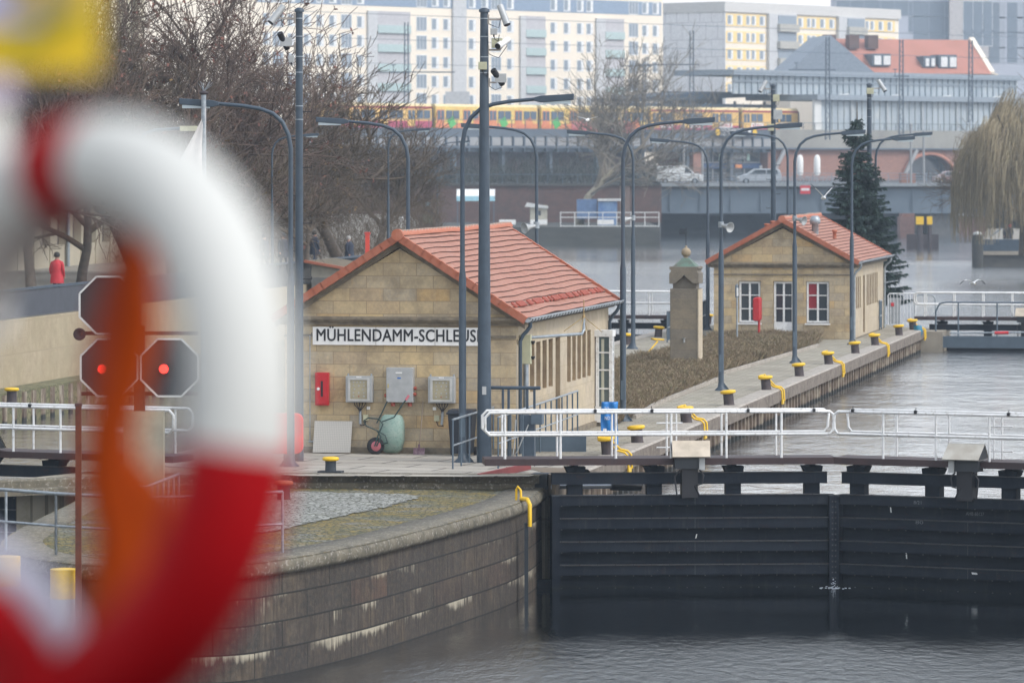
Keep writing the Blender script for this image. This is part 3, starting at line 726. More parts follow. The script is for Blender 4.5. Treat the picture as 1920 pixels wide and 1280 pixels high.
# ---- antenna bracket, horn box and conduits on the side wall
def inB1(o): 
    o.location = B1.location; o.rotation_euler = (0,0,ROT); return o
A = inB1(thing('roof_antenna', 'brass ground plane antenna with splayed rods on a grey elbow pipe under the eave', 'antenna', (0,0,0)))
mb = MB(); mb.tube([(2.75,1.1,2.62),(3.45,3.2,2.62),(3.62,3.7,2.62),(3.65,3.8,2.72),(3.65,3.8,3.0)], .035, 8); mb.out('elbow_pipe', GALV, A)
BR = mat('brass rod', (.5,.35,.15), .4, .6)
mb = MB(); mb.tube([(3.65,3.8,3.0),(3.65,3.8,3.42)], .012, 6)
for a in (200,340,90,270): mb.tube([(3.65,3.8,3.02),(3.65+.48*math.cos(math.radians(a)),3.8+.48*math.sin(math.radians(a)),2.68)], .009, 5)
mb.lathe([(.03,0),(.04,.03),(.03,.08)], (3.65,3.8,2.98), 8); mb.out('rods', BR, A)
A = inB1(thing('cable_box', 'tall cream cable box at the corner of the lock house under its gutter', 'junction box', (0,0,0)))
MB().box(2.72,2.98,.35,.5,2.05,2.72).out('body', CREAMBOX, A, bevel=.01)
mb = MB(); mb.lathe([(.02,0),(.05,.05),(.05,.08)], (3.02,.42,2.15), 8); mb.lathe([(.02,0),(.05,.05),(.05,.08)], (3.02,.42,2.5), 8); mb.out('connectors', BLACKTXT, A)
A = inB1(thing('cable_duct', 'dark grey vertical duct pipe below the cream cable box', 'duct', (0,0,0)))
MB().tube([(2.86,.42,.02),(2.86,.42,2.05)], .06, 10).out('pipe', GALV, A)
mb = MB(); mb.tube([(2.70,.1,2.6),(2.72,.2,2.3),(2.72,.25,1.6),(2.74,.18,1.0),(2.71,.2,.3)], .01, 5); mb.out('cable', BLACKTXT, A)
A = inB1(thing('lightning_conductor', 'thin grey rod running down the left edge of the gable', 'conductor', (0,0,0)))
mb = MB(); mb.tube([(-2.1,-.03,.25),(-2.1,-.03,2.7)], .012, 6); mb.tube([(-2.13,-.03,.25),(-2.02,-.03,.25)], .02, 6); mb.out('rod', GALV, A)

# ------------------------------------------------------------------ things on and before the gable wall
def wallthing(name, label, cat, x, z=0, y=0, group=None):
    p = B1.location + Vector((math.cos(ROT)*x - math.sin(ROT)*y, math.sin(ROT)*x + math.cos(ROT)*y, z)); return thing(name, label, cat, p, ROT, group)
def gx_(px): return (px-742)/82.0 - 0.0 + (px-742)*0.0002
# hydrant cabinet
A = wallthing('hose_cabinet', 'red fire hose cabinet with a black slot and round lock on the gable wall', 'cabinet', gx_(597), 1.09)
b = MB().box(-.16,.155,-.15,-.003,0,.75).out('body', RED, A, bevel=.008)
MB().box(-.135,.13,-.162,-.151,.03,.72).out('door', RED, A, bevel=.005)
MB().box(-.015,.03,-.17,-.163,.2,.56).out('slot', BLACKTXT, A)
MB().tube([(-.075,-.175,.38),(-.075,-.162,.38)], .035, 12).out('lock', WHITE, A)
def cabinet(px, lab):
    A = wallthing('control_cabinet', lab, 'cabinet', gx_(px), 1.17, 0, 'glazed lock control cabinets')
    MB().box(-.31,.31,-.19,-.003,0,.60).out('case', GREYBOX, A, bevel=.008)
    mb = MB(); w = .05
    for (x0,x1,z0,z1) in ((-.25,-.2,.03,.56),(.2,.25,.03,.56),(-.2,.2,.03,.075),(-.2,.2,.515,.56)): mb.box(x0,x1,-.225,-.191,z0,z1)
    mb.out('door_frame', mat('pale door frame', (.55,.55,.53), .4, .3), A)
    MB().box(-.2,.2,-.2,-.192,.075,.515).out('panel', PANEL, A)
    for iz, row in enumerate(((-.12,0,.12),(-.12,0,.12),(-.1,.1),(-.12,0,.12),(-.12,-.04,.04,.12))):
        z = .14+.08*iz
        for x in row:
            MB().tube([(x,-.225,z),(x,-.201,z)], .016, 8).out('button', GREYBOX if (x,iz)!=(0,0) else VERGE, A)
    MB().box(-.06,.06,-.2,-.193,.565,.592).out('label_plate', WHITE, A)
    mb = MB()
    for x in (-.27,.27): mb.tube([(x,-.08,.59),(x,-.08,.65)], .022, 6)
    mb.out('lugs', GALV, A)
    mb = MB()
    for x in (-.13,-.07,0,.07,.14): mb.tube([(x,-.1,0),(x*.9,-.11,-.06),(x*.25+.01,-.11,-.16),(0,-.11,-.24)], .010, 5)
    mb.out('cables', BLACKTXT, A)
    s = -1 if px > 760 else 1
    MB().tube([(0.01*s,-.09,-.5),(0.01,-.09,-.2)], .032, 8).out('conduit', GALV, A)
    MB().box(.09*s-.06+.04*s,.09*s+.06+.04*s,-.07,-.003,-.42,-.29).out('socket_box', CREAMBOX, A)
    MB().box(.19*s-.035,.19*s+.035,-.05,-.003,-.17,-.1).out('junction', WHITEP, A)
    mb = MB(); mb.tube([(.01,-.09,-.5),(.03,-.09,-.53),(.1*s,-.06,-.52),(.14*s,-.05,-.42)], .012, 5); mb.out('cable_loop', BLACKTXT, A)
cabinet(668, 'glazed control cabinet with cable bunch, between the red hose cabinet and the tall steel one')
cabinet(823, 'glazed control cabinet with cable bunch, above and left of the black bin')
A = wallthing('switch_cabinet', 'tall plain steel switch cabinet above the wheelbarrow handles', 'cabinet', gx_(745), 1.18)
MB().box(-.31,.31,-.22,-.003,0,.79).out('case', GREYBOX, A, bevel=.01)
MB().box(-.09,.06,-.226,-.221,.66,.69).out('label_plate', WHITEP, A); MB().box(-.05,.03,-.226,-.221,.54,.57).out('label_plate', mat('blue label', (.02,.15,.5), .5), A)
MB().box(-.28,-.25,-.228,-.221,.33,.42).out('lock', mat('brass lock', (.5,.4,.15), .4), A)
mb = MB()
for x,z in ((-.34,.15),(.34,.18),(.345,.32)): mb.tube([(x-.03,-.12,z),(x+.03,-.12,z)], .04, 8)
mb.out('side_sockets', REDTILE, A)
for x in (-.17,.22): MB().tube([(x,-.12,-.09),(x,-.12,0)], .05, 8).out('plug_socket', REDTILE, A)
# checker plate leaning on the wall
m, t, b = nodes('checker plate aluminium'); b.inputs['Metallic'].default_value = .35; b.inputs['Roughness'].default_value = .45
v = coords(t, (1,1,1)); mp = t.nodes.new('ShaderNodeMapping'); mp.inputs['Rotation'].default_value = (0,math.radians(45),0); t.links.new(v, mp.inputs[0])
ck = t.nodes.new('ShaderNodeTexChecker'); ck.inputs['Scale'].default_value = 34; t.links.new(mp.outputs[0], ck.inputs['Vector'])
t.links.new(mix(t, math_(t,'MULTIPLY',ck.outputs['Fac'],.5), (.50,.47,.42), (.30,.28,.25)), b.inputs['Base Color']); CHECKM = m
A = tag(MB().box(-.44,.44,-.012,.0,0,.74).out('checker_plate', CHECKM), 'pale aluminium checker plate leaning against the gable wall', 'metal plate')
p = wallthing('x', None, None, gx_(618), .02, -.28); A.location = p.location; bpy.data.objects.remove(p); A.rotation_euler = (math.radians(-17),0,ROT)
# wheelbarrow stood on end against the wall
A = wallthing('wheelbarrow', 'upended wheelbarrow with dusty green tub and pink rimmed wheel', 'wheelbarrow', gx_(725), .0, -.42)
mb = MB(); ring = []
zs = [(.03,.14,.10),(.10,.23,.2),(.3,.285,.28),(.55,.29,.29),(.75,.28,.22),(.86,.24,.14),(.90,.18,.08)]
for z, wx, dy in zs:
    row = []
    for j in range(12):
        a = 2*math.pi*j/12; x = .08+wx*(abs(math.cos(a))**.55)*(1 if math.cos(a)>0 else -1); y = -.02 - dy*max(0,(abs(math.sin(a))**.6)*(1 if math.sin(a)<0 else -.2)*-1) if False else -.0 + dy*(-abs(math.sin(a))**.6 if math.sin(a)<0 else .12)
        row.append((x, y+.18, z))
    ring.append(row)
mb.smooth = True
mb.add([p for r in ring for p in r], [(i*12+j,i*12+(j+1)%12,(i+1)*12+(j+1)%12,(i+1)*12+j) for i in range(6) for j in range(12)]); mb.smooth = False
mb.add(ring[0], [tuple(range(12))[::-1]]); mb.add(ring[-1], [tuple(range(12))])
mb.out('tub', GREENT, A)
W_ = thing('wheel', None, None); W_.parent = A; W_.location = (-.24,-.13,.2); W_.rotation_euler = (0,0,.45)
mb = MB(); mb.lathe([(.10,-.045),(.17,-.05),(.20,-.02),(.20,.02),(.17,.05),(.10,.045)], (0,0,0), 20); mb.xf(Matrix.Rotation(math.pi/2,4,'X')); mb.out('tyre', RUBBER, W_)
mb = MB(); mb.lathe([(.02,-.055),(.115,-.05),(.12,-.03),(.12,.03),(.115,.05),(.02,.055)], (0,0,0), 16); mb.xf(Matrix.Rotation(math.pi/2,4,'X')); mb.out('rim', PINK, W_)
mb = MB()
mb.tube([(-.24,-.24,.2),(-.15,-.2,.5),(-.05,-.22,.7),(-.15,-.2,.82),(-.4,-.2,.84),(-.5,-.2,.78),(-.44,-.2,.66),(-.2,-.2,.56),(-.1,-.2,.42),(-.2,-.2,.2)], .017, 6)
mb.tube([(-.1,-.15,.75),(.2,-.18,.86),(.42,-.14,1.2),(.50,-.12,1.3)], .017, 6)
mb.tube([(-.22,-.1,.72),(-.1,-.1,.95),(.02,-.08,1.22)], .017, 6)
mb.tube([(-.24,-.1,.2),(.05,-.14,.28)], .015, 6); mb.tube([(-.2,-.2,.56),(.0,-.2,.45),(.05,-.2,.3)], .015, 6)
mb.out('frame', DGREEN, A)
mb = MB(); mb.tube([(.46,-.13,1.25),(.53,-.11,1.36)], .028, 8); mb.out('grip', PINK, A)
# shovel
A = wallthing('shovel', 'snow shovel with wooden handle and mauve blade leaning on the wall', 'shovel', gx_(784), .0, -.3)
MB().tube([(.0,-.05,.14),(.02,.12,.7),(.03,.25,1.2)], .014, 6).out('handle', mat('grey wood', (.28,.22,.16), .8), A)
mb = MB(); mb.obox((0,-.06,.07),(.13,0,0),(0,.008,0),(0,.02,.08)); mb.obox((0,-.05,.17),(.02,0,0),(0,.02,0),(0,.0,.07)); mb.out('blade', mat('mauve plastic', (.16,.08,.11), .6, c2=(.3,.2,.22), scale=12), A)
# bin
A = wallthing('wheelie_bin', 'black wheeled rubbish bin at the right end of the gable wall', 'bin', gx_(868), .0, -.55)
mb = MB(); vs=[(-.22,-.26,.06),(.22,-.26,.06),(.22,.22,.06),(-.22,.22,.06),(-.28,-.33,.95),(.28,-.33,.95),(.28,.3,.95),(-.28,.3,.95)]
mb.add(vs, [(0,3,2,1),(4,5,6,7),(0,1,5,4),(1,2,6,5),(2,3,7,6),(3,0,4,7)]); mb.out('body', BINM, A, bevel=.02)
mb = MB(); mb.box(-.31,.31,-.36,.3,.95,1.0); mb.prism([(-.34,1.0),(.28,1.0),(.2,1.06),(-.25,1.05)], 'x', -.29, .29); mb.out('lid', BINM, A, bevel=.015)
for s in (-1,1): MB().tube([(s*.27-.03,.2,.1),(s*.27+.03,.2,.1)], .1, 12).out('wheel', RUBBER, A)
# ------------------------------------------------------------------ bollards
def bollard(name, label, loc, rz=0, s=1.0, base=False, lean=0, cap=YEL, group=None):
    A = thing(name, label, 'bollard', loc, rz, group); A.scale = (s,)*3; A.rotation_euler.y = lean
    mb = MB(); mb.lathe([(.17,0),(.155,.05),(.15,.3),(.16,.36)], (0,0,0), 16)
    if base: mb.box(-.33,.33,-.2,.2,0,.07)
    mb.out('post', BOLLB if base else BOLL, A)
    mb = MB(); mb.lathe([(.16,.345),(.215,.36),(.235,.40),(.22,.44),(.16,.455),(.0,.46)], (0,0,0), 18); mb.out('cap', cap, A)
    return A
GB = 'yellow capped bollards along the lock edge'
bollard('bollard', 'black bollard with flat yellow cap on a plate, alone on the slabs before the gable', on(620,887,0), ROT, .78, base=True)
bl = [(1140,852,1,'nearest to the lock gate, below the blue banner'),(1195,833,0,'second from the gate, seen between the white rail posts'),(1287,800,1,'with a yellow ladder hoop, above the beige gate hood'),
      (1367,765,0,'plain one beside the foot of the nearest bare lamp post'),(1437,735,1,'with a ladder hoop, right of the stone pillar'),(1499,709,0,'plain one between two ladder hoops in front of the far house'),
      (1554,688,1,'with slanting yellow ladder rails before the far door'),(1604,667,0,'plain one in front of the corner of the far house'),(1641,657,1,'with slanting ladder rails beside the bar fence'),
      (1686,638,0,'plain one at the end of the bar fence'),(1712,625,1,'last one before the far gate, next to the blue cloth')]
for i, (x, y, h, lab) in enumerate(bl):
    tt = tl(x, 15.98); p = W(15.98, tt, 0)
    bollard('bollard', 'yellow capped bollard, ' + lab, p, 0, .93, lean=math.radians(-5), group=GB)
    if h:
        q = W(15.9, tt+ .35, 0); A = thing('quay_ladder', 'yellow ladder hoops over the lock edge beside the bollard ' + ['nearest to the lock gate','','above the beige hood','','right of the stone pillar','','before the far door','','beside the bar fence','','next to the blue cloth'][i], 'ladder', q, ROT, 'yellow ladder hoops along the lock edge')
        for dy in (-.25,.25):
            mb = MB(); mb.tube([(-.30,dy-.2,.40),(-.20,dy-.1,.43),(.10,dy,.10),(.28,dy,.06),(.36,dy,-.02),(.38,dy,-.34)], .028, 6); mb.out('hoop', YEL, A)
        MB().box(.34,.38,-.2,.2,-.42,-.3).out('rung', YEL, A)
# bollards on the other edge of the island and the left bank
for x, y, l, lab in ((1175,665,25.0,'behind the white bay window'),(1234,655,24.9,'by a raised yellow hoop'),(1327,606,24.9,'right of the stone pillar')):
    Y = 8634*l/(2477-x); bollard('bollard', 'yellow capped bollard on the far island edge, ' + lab, W(l, (Y-UX*l)/UY, 0), 0, .93, lean=.07, group='bollards on the far island edge')
A = thing('quay_ladder', 'bent yellow ladder hoop rising beside the bollard left of the stone pillar', 'ladder', on(1228,662,0), ROT)
MB().tube([(-.25,-.1,.0),(.1,0,.42),(-.15,.1,.50),(.3,.2,.46)], .03, 6).out('hoop', YEL, A)
bollard('bollard', 'yellow capped iron bollard on the mossy ledge of the left bank', on(22,754,0), 0, .9, cap=YEL)
bollard('bollard', 'dark bollard, cap given the orange tint of the blurred ring buoy, half behind it', on(532,936,ZN), 0, .85, cap=VERGE)  # cap colour carries the tint of the out of focus buoy before it

# ------------------------------------------------------------------ gates
def rivets(mb, p0, p1, step, off, r=.012):
    d = (p1-p0); n = int(d.length/step)
    for k in range(n+1):
        c = p0 + d*(k/n if n else 0); mb.obox(c+off, (r,0,0), (0,r,0), (0,0,r*.8))
def leaf(name, label, P, ang, width, sgn, hoods, top=(-.36), railrange=(0,1), zw=ZL, extra_left=0.0, group=None, far=False):
    """gate leaf: origin at its pivot, +x along the leaf, -y towards the camera"""
    A = thing(name, label, 'lock gate', P, ang, group)
    mb = MB(); mb.box(0,width,.0,.35,zw-1,-.40); mb.out('skin', GATE, A)
    for k in range(5 if not far else 2):
        z = -.36-.49*k; mb = MB(); mb.box(.02,width-.18,-.20,-.002,z-.20,z)
        mb.mi = 1; mb.box(.0,width-.16,-.225,-.0,z+.002,z+.014); mb.mi = 0
        if not far:
            for q in range(int(width/.38)): mb.mi = 1; mb.obox((.2+q*.38,-.232,z-.215),(.012,0,0),(0,.012,0),(0,0,.010)); mb.obox((.2+q*.38,-.21,z+.02),(.012,0,0),(0,.012,0),(0,0,.008))
            mb.mi = 1; mb.box(width*.5,width*.5+.012,-.204,-.2,z-.20,z)
            mb.mi = 0
        mb.out('rib', [GATE, GATE_TOP], A)
    mb = MB(); mb.box(width-.165,width-.004,-.26,.35,zw-1,-.38)
    mb.mi = 1
    if not far:
        for q in range(17): mb.obox((width-.10,-.266,-.5-q*.115),(.015,0,0),(0,.008,0),(0,0,.015))
    mb.mi = 0; mb.out('mitre_post', [GATE, GATE_TOP], A)
    mb = MB(); mb.box(0,.16,-.24,.35,zw-1,-.36); mb.out('heel_post', GATE, A)
    # upper beam, brackets, walkway
    mb = MB(); mb.box(.0,width-.2,-.16,.16,-.12,.11); mb.mi = 1; mb.box(-.01,width-.19,-.19,-.0,.112,.125); mb.mi = 0
    mb.out('upper_beam', [GATE, GATE_TOP], A)
    n = max(2, int(width/1.9)+1)
    for k in range(n):
        x = .5 + (width-1.0)*k/(n-1)
        mb = MB(); mb.box(x-.16,x+.16,-.05,.25,-.40,-.12); mb.prism([(x-.16,.11),(x+.2,.11),(x+.22,.24),(x-.22,.24)] ,'y',-.1,.3)
        mb.prism([(-.1,.11),(.45,.11),(.75,.29),(-.1,.29)], 'x', x-.06, x+.06); mb.out('bracket', GATE, A)
    mb = MB(); mb.box(-extra_left,width-.02,-.30,.62,.29,.43); 
    for q in range(int((width+extra_left)/.75)): mb.obox((-extra_left+.3+q*.75,-.2,.282),(.012,0,0),(0,.012,0),(0,0,.01))
    mb.out('walkway', RUSTB, A)
    # hand rails: front and rear
    H = thing('handrail', None, None); H.parent = A
    for yy, r in ((-.27,.029),(.58,.025)):
        mb = MB(); x0 = -extra_left; x1 = width-.06
        zt, zm = 1.40, .93
        rr = .1
        mb.tube([(x0+.2,yy,zm),(x0+rr,yy,zm),(x0,yy,zm+rr),(x0,yy,zt-rr),(x0+rr,yy,zt),(x0+.3,yy,zt),(x1-rr,yy,zt),(x1,yy,zt-rr*.8),(x1-.02,yy,zm+rr),(x1-rr,yy,zm),(x0+.2,yy,zm)], r+.004, 8, False)
        mb.out('rail', WHITE, H)
        k = 0; x = x0+.42
        while x < x1-.05:
            MB().tube([(x,yy,.36 if yy<0 else .42),(x,yy,zt)], r*.95, 8).out('post', WHITE, H); x += 1.17
    if not far:
        mb = MB()
        xs = width*.38
        for z in (1.12,.60): mb.tube([(xs,.58,z),(xs+.55,.58,z)], .018, 6)
        mb.tube([(xs+.42,.58,.42),(xs+.42,.58,1.4)], .02, 6)
        mb.out('ladder_rungs', WHITE, H)
        mb = MB()
        for x in (.9,width-1.9,width-.5,2.1): mb.obox((x,-.3,1.43),(.03,0,0),(0,.03,0),(0,0,.035)); mb.tube([(x,-.3,1.46),(x-.01,-.3,1.53)], .008, 4)
        mb.out('clamps', BLACKTXT, H)
    for hx, ori in hoods:
        K = thing('actuator_hood', None, None); K.parent = A; K.location = (hx,0,0)
        mb = MB(); hw = .40
        mb.add([(-hw,-.62,.48),(hw,-.62,.48),(hw-.03*ori,-.28,.80),(-hw-.03*ori,-.28,.80),(-hw,-.60,.46),(hw,-.60,.46),(hw,.06,.48),(-hw,.06,.48)],
               [(0,1,2,3),(3,2,6,7),(4,5,1,0),(4,7,6,5)]); 
        mb.out('roof', mat('beige hood sheet', (.56,.48,.38) if ori<0 else (.45,.43,.38), .6, c2=(.42,.36,.28) if ori<0 else (.36,.33,.28), scale=3), K)
        mb = MB(); mb.box(-hw+.07,hw-.1,-.45,-.1,.22,.5); mb.add([(hw-.02,-.58,.47),(hw-.02,.05,.47),(hw-.05,-.28,.78)], [(0,1,2)]); mb.add([(-hw+.02,-.58,.47),(-hw+.02,.05,.47),(-hw-.01,-.28,.78)], [(2,1,0)]); mb.out('motor_case', DARKG, K)
        mb = MB(); mb.box(.18,.3,-.5,-.38,.2,.45); mb.out('terminal_box', GREYBOX, K)
        mb = MB(); mb.box(-.17,.17,-.35,0,-.4,.22); mb.tube([(.2,-.35,.2),(.28,-.4,.08),(.25,-.4,-.1),(.1,-.35,-.15),(.2,-.35,-.35)], .02, 6); mb.tube([(-.2,-.35,.2),(-.33,-.4,.05),(-.28,-.4,-.35)], .018, 6); mb.out('hoses', BLACKTXT, K)
    return A
P = W(15.98,94.25,0); Q = W(10.13,95.75,0); v = Q-P; ang1 = math.atan2(v.y,v.x); w1 = v.length
G1 = leaf('lock_gate', 'near dark steel lock gate leaf, left of the mitre seam, with white handrail', P, ang1, w1, 1, [(2.9,-1)], extra_left=1.42)
P2 = W(4.28,94.25,0); v = P2-Q; w2 = v.length; 
# right leaf is built mirrored: pivot on the far right
G2 = leaf('lock_gate', 'near dark steel lock gate leaf, right of the mitre seam at the photo edge', P2, math.atan2(v.y,v.x), w2, -1, [(3.05,1)], extra_left=1.4)
G2.scale = (-1,1,1)
P3 = W(26.4,94.25,0); Q3 = W(32.2,95.75,0); v = P3-Q3
G3 = leaf('lock_gate', 'lock gate leaf of the left chamber, seen through the hole of the ring buoy', P3, math.atan2(v.y,v.x), v.length, -1, [(2.1,1)], extra_left=2.6); G3.scale = (-1,1,1)
for (ax, az, hh, G_) in ((3.05,-1.22,.09,G1),):
    MB().obox((ax,-.206,az),(.012,0,.004),(0,.002,0),(.01,0,hh/2)).out('paint_drip', OFFW, G_)
CHALK = mat('faint chalk', (.16,.17,.18), .9)
for (px, py, hh) in ((1672,955,.11),(1706,1040,.12),(1853,1068,.05)):
    A_ = MB().obox((0,0,0),(.012 if hh > .06 else .06,0,.003),(0,.003,0),(.006,0,hh/2 if hh > .06 else .02)); o = A_.out('paint_mark', OFFW, G2)
    M_ = Matrix.LocRotScale(G2.location, G2.rotation_euler, G2.scale); q = at(px, py, 95.35); lc = M_.inverted() @ q; o.location = (lc.x, -.21 if py != 1706 else -.02, lc.z)
for (px, py, tx) in ((1720,943,'8/21'),(1724,980,'80'),(1826,962,'AHB 60127')):
    M_ = Matrix.LocRotScale(G2.location, G2.rotation_euler, G2.scale); lc = M_.inverted() @ at(px, py, 95.3); o = text_obj(tx, CHALK, G2, .17 if len(tx) < 5 else .4, .07, 0, 0, 0, .002, 'chalk_mark'); o.scale = (-1,1,1); o.location = (lc.x, -.207 if len(tx) < 5 else -.003, lc.z)
# water spurting at the foot of the seam
m, t, b = nodes('spray'); b.inputs['Base Color'].default_value = (.45,.5,.56,1); b.inputs['Roughness'].default_value = .4
mb = MB(); rr = random.Random(3); c = W(10.13,95.4,ZL)
for k in range(22):
    a = rr.random()*6.28; d = abs(rr.gauss(0,.05)); h = max(0, .22 - d*2.2)*rr.random()
    mb.obox((c.x+math.cos(a)*d, c.y-.05+math.sin(a)*d, ZL+.005+h), (.008,0,.003), (0,.008,0), (0,0,.006))
for k in range(26):
    a = rr.random()*6.28; d = .05+abs(rr.gauss(0,.15)); mb.obox((c.x+math.cos(a)*d, c.y-.2+math.sin(a)*d, ZL+.004), (.02,0,0), (0,.03,0), (0,0,.003))
tag(mb.out('leak_spray', m), 'white spurt of water leaking at the foot of the gate seam', 'water spray', kind='stuff')
# hydraulic ram beside the left leaf
A = thing('hydraulic_ram', 'shiny hydraulic ram lying behind the upper beam of the near gate', 'hydraulic ram', P, ang1)
MB().tube([(.05,.55,-.22),(1.35,.9,-.24)], .05, 10).out('piston_rod', ZINC, A)
MB().tube([(1.35,.9,-.24),(2.0,1.1,-.27)], .09, 10).out('cylinder', BLACKTXT, A)

# far gates of both chambers (with walkway and railing), around t = 183
def fargate(lab, lR, lL, tt, nm):
    P = W(lL, tt, 0); Q = W(lR, tt, 0); v = Q-P
    A = leaf('lock_gate', lab, P, math.atan2(v.y,v.x), v.length, 1, [(v.length*.32,-1)], zw=ZU-.5, far=True, extra_left=.6)
    return A
fargate('far dark lock gate with white railing beyond the last bollard', 3.5, 15.6, 183.6, 0)
fargate('far dark lock gate of the left chamber, behind the stone pillar', 25.8, 37.3, 183.0, 1)
# grey barrier rail in front of the far gate
A = thing('guard_rail', 'thin dark guard rail in front of the far gate', 'railing', W(15.2,181.8,0), ROT)
mb = MB(); mb.tube([(.0,0,-.1),(.0,0,.7),(.15,0,1.0),(.4,0,1.06),(12,0,1.06)], .035, 8)
for k in range(9): mb.tube([(.9+1.55*k,0,-.3),(.9+1.55*k,0,1.06)], .035, 6)
mb.out('rails', STEELB2, A)
mb = MB(); mb.box(-.4,13,-.2,.2,-.75,-.30); mb.out('sill_beam', STEELB2, A)
A = thing('boat_hook', 'long grey pole with yellow end lying along the far gate', 'pole', W(15,181.5,-.1), ROT)
MB().tube([(.4,-.3,-.05),(6.2,-.3,.06),(8,-.3,.16)], .035, 6).out('pole', GALV, A); MB().tube([(8,-.3,.16),(12,-.3,.22)], .06, 6).out('yellow_end', YEL, A)
MB().tube([(2.2,-.3,-.03),(2.75,-.3,-.02)], .07, 6).out('red_sleeve', REDSIGN, A)
mb = MB(); rr = random.Random(5); pts=[]
mb.lathe([(.02,-.42),(.13,-.35),(.17,-.15),(.22,.02),(.14,.14),(.03,.16)], (0,0,0), 9)
mb.v = [(x+noise.noise(Vector((x*7,y*7,z*7)))*.12, y, z+noise.noise(Vector((x*7,z*7,1)))*.08) for x,y,z in mb.v]
o = tag(mb.out('cloth_bundle', mat('blue tarpaulin', (.01,.20,.32), .5, c2=(.01,.12,.2), scale=8)), 'bright blue cloth bundle hanging at the corner of the island by the far gate', 'cloth'); o.location = on(1722,617,0.05)
# ------------------------------------------------------------------ street lamps
def make_lamp(mat_=STEELB):
    A = thing('street_lamp', 'x', 'street lamp')
    mb = MB(); mb.lathe([(.19,0),(.18,.03),(.105,.10),(.08,.25),(.078,3.9),(.07,3.98),(.052,4.15),(.05,6.2)], (0,0,0), 12)
    mb.tube([(0,0,6.2),(0,0,6.75),(.05,0,7.05),(.18,0,7.32),(.38,0,7.50),(.65,0,7.60),(1.0,0,7.66),(1.68,0,7.72)], [.05,.05,.048,.046,.044,.042,.04,.038], 8, smooth=True)
    for a in range(4): 
        an = a*math.pi/2; mb.prism([(0.0,0),(.26,0),(.09,.22),(0,.22)], 'y', -.01, .01) if a==0 else None
    mb.out('pole', mat_, A)
    MB().box(-.055,.055,-.083,-.07,.55,1.05).out('hatch', STEELB2, A)
    H = MB(); H.prism([(1.52,7.67),(1.66,7.635),(2.36,7.69),(2.37,7.82),(1.66,7.78),(1.52,7.74)], 'y', -.13, .13)
    h = H.out('lamp_head', mat_ , A, bevel=.012)
    MB().box(1.72,2.30,-.11,.11,7.608,7.68).out('lens', LAMPGLASS, h)
    return A
lampproto = make_lamp()
LG1 = 'street lamps along the island with arms to the right'; LG2 = 'street lamps along the island with arms to the left'
lamps = [ # px pole, l, side, height scale, label
 (867,18.75,1,1.045,'lamp post with its arm over the gable, nearest and right of the camera mast',LG1),
 (1168,17.7,1,1.0,'lamp post by the beige bay window, arm reaching right, foot behind the white rail',LG1),
 (1352,17.25,1,1.0,'lamp post right of the stone pillar, carrying a loudspeaker facing right',LG1),
 (1490,17.2,1,.99,'lamp post before the door of the far house, arm reaching right over its roof',LG1),
 (1597,16.9,1,.975,'lamp post at the right corner of the far house, arm against the fir tree',LG1),
 (545,22.2,-1,1.03,'lamp post left of the tall camera mast, its arm crossing the flagpole',LG2),
 (765,23.1,-1,1.0,'lamp post rising behind the near roof, arm reaching left over the bare trees',LG2),
 (1006,24.4,-1,1.01,'lamp post with a loudspeaker rising behind the near roof end, arm reaching left',LG2),
 (1187,24.2,-1,1.0,'lamp post beside the yellow bollard left of the pillar, arm reaching left',LG2),
 (1327,24.0,-1,.975,'lamp post left of the far house gable, arm reaching left',LG2)]
for i, (px, l, sd_, s, lab, g) in enumerate(lamps):
    p = W(l, tl(px, l), 0)
    if i == 0: o = lampproto; o.location = p; o.rotation_euler.z = 0; o['label'] = lab; o['group'] = g; o.scale = (s,)*3
    else: o = dup(lampproto, p, 0 if sd_ > 0 else math.pi, lab, s, g)
    if i in (0,1,2): o.rotation_euler.z = math.radians(-3)
for (px, Y, sd_, ztop, lab) in ((1477,189,-1,7.9,'lamp post between the far house and the glazed station, arm reaching left'),(1642,193,1,7.9,'lamp post behind the fir tree, arm reaching right toward the willow'),
        (510,170,1,None,'slim lamp post on the left bank behind the tall mast, arm reaching right'),(728,207,1,None,'slim lamp post on the left bank beyond the brown tree, arm reaching right'),(820,250,1,None,'faint far lamp post left of the white awning, arm reaching right')):
    zt = (HZ - {510:252,728:242,820:265}.get(px,0))*Y/FPX + CH if ztop is None else ztop
    zb = 1.95 if ztop is None else 0
    o = dup(lampproto, Vector(((px-960)*Y/FPX, Y, zb)), 0 if sd_ > 0 else math.pi, lab, (zt-zb)/7.76, 'street lamps on the left bank' if ztop is None else (LG1 if sd_>0 else LG2))
# yellow faced lamp head sticking out left of the flag
A = thing('street_lamp', 'lamp with cream coloured head on a thin arm, left of the hanging flag', 'street lamp', at(262,500,118))
mb = MB(); mb.tube([(0,0,-3),(0,0,3.1),(.1,0,3.45),(.4,0,3.55),(1.1,0,3.6)], .04, 8); mb.out('pole', STEELB2, A)
MB().box(1.05,1.5,-.1,.1,3.53,3.66).out('lamp_head', CREAMBOX, A)

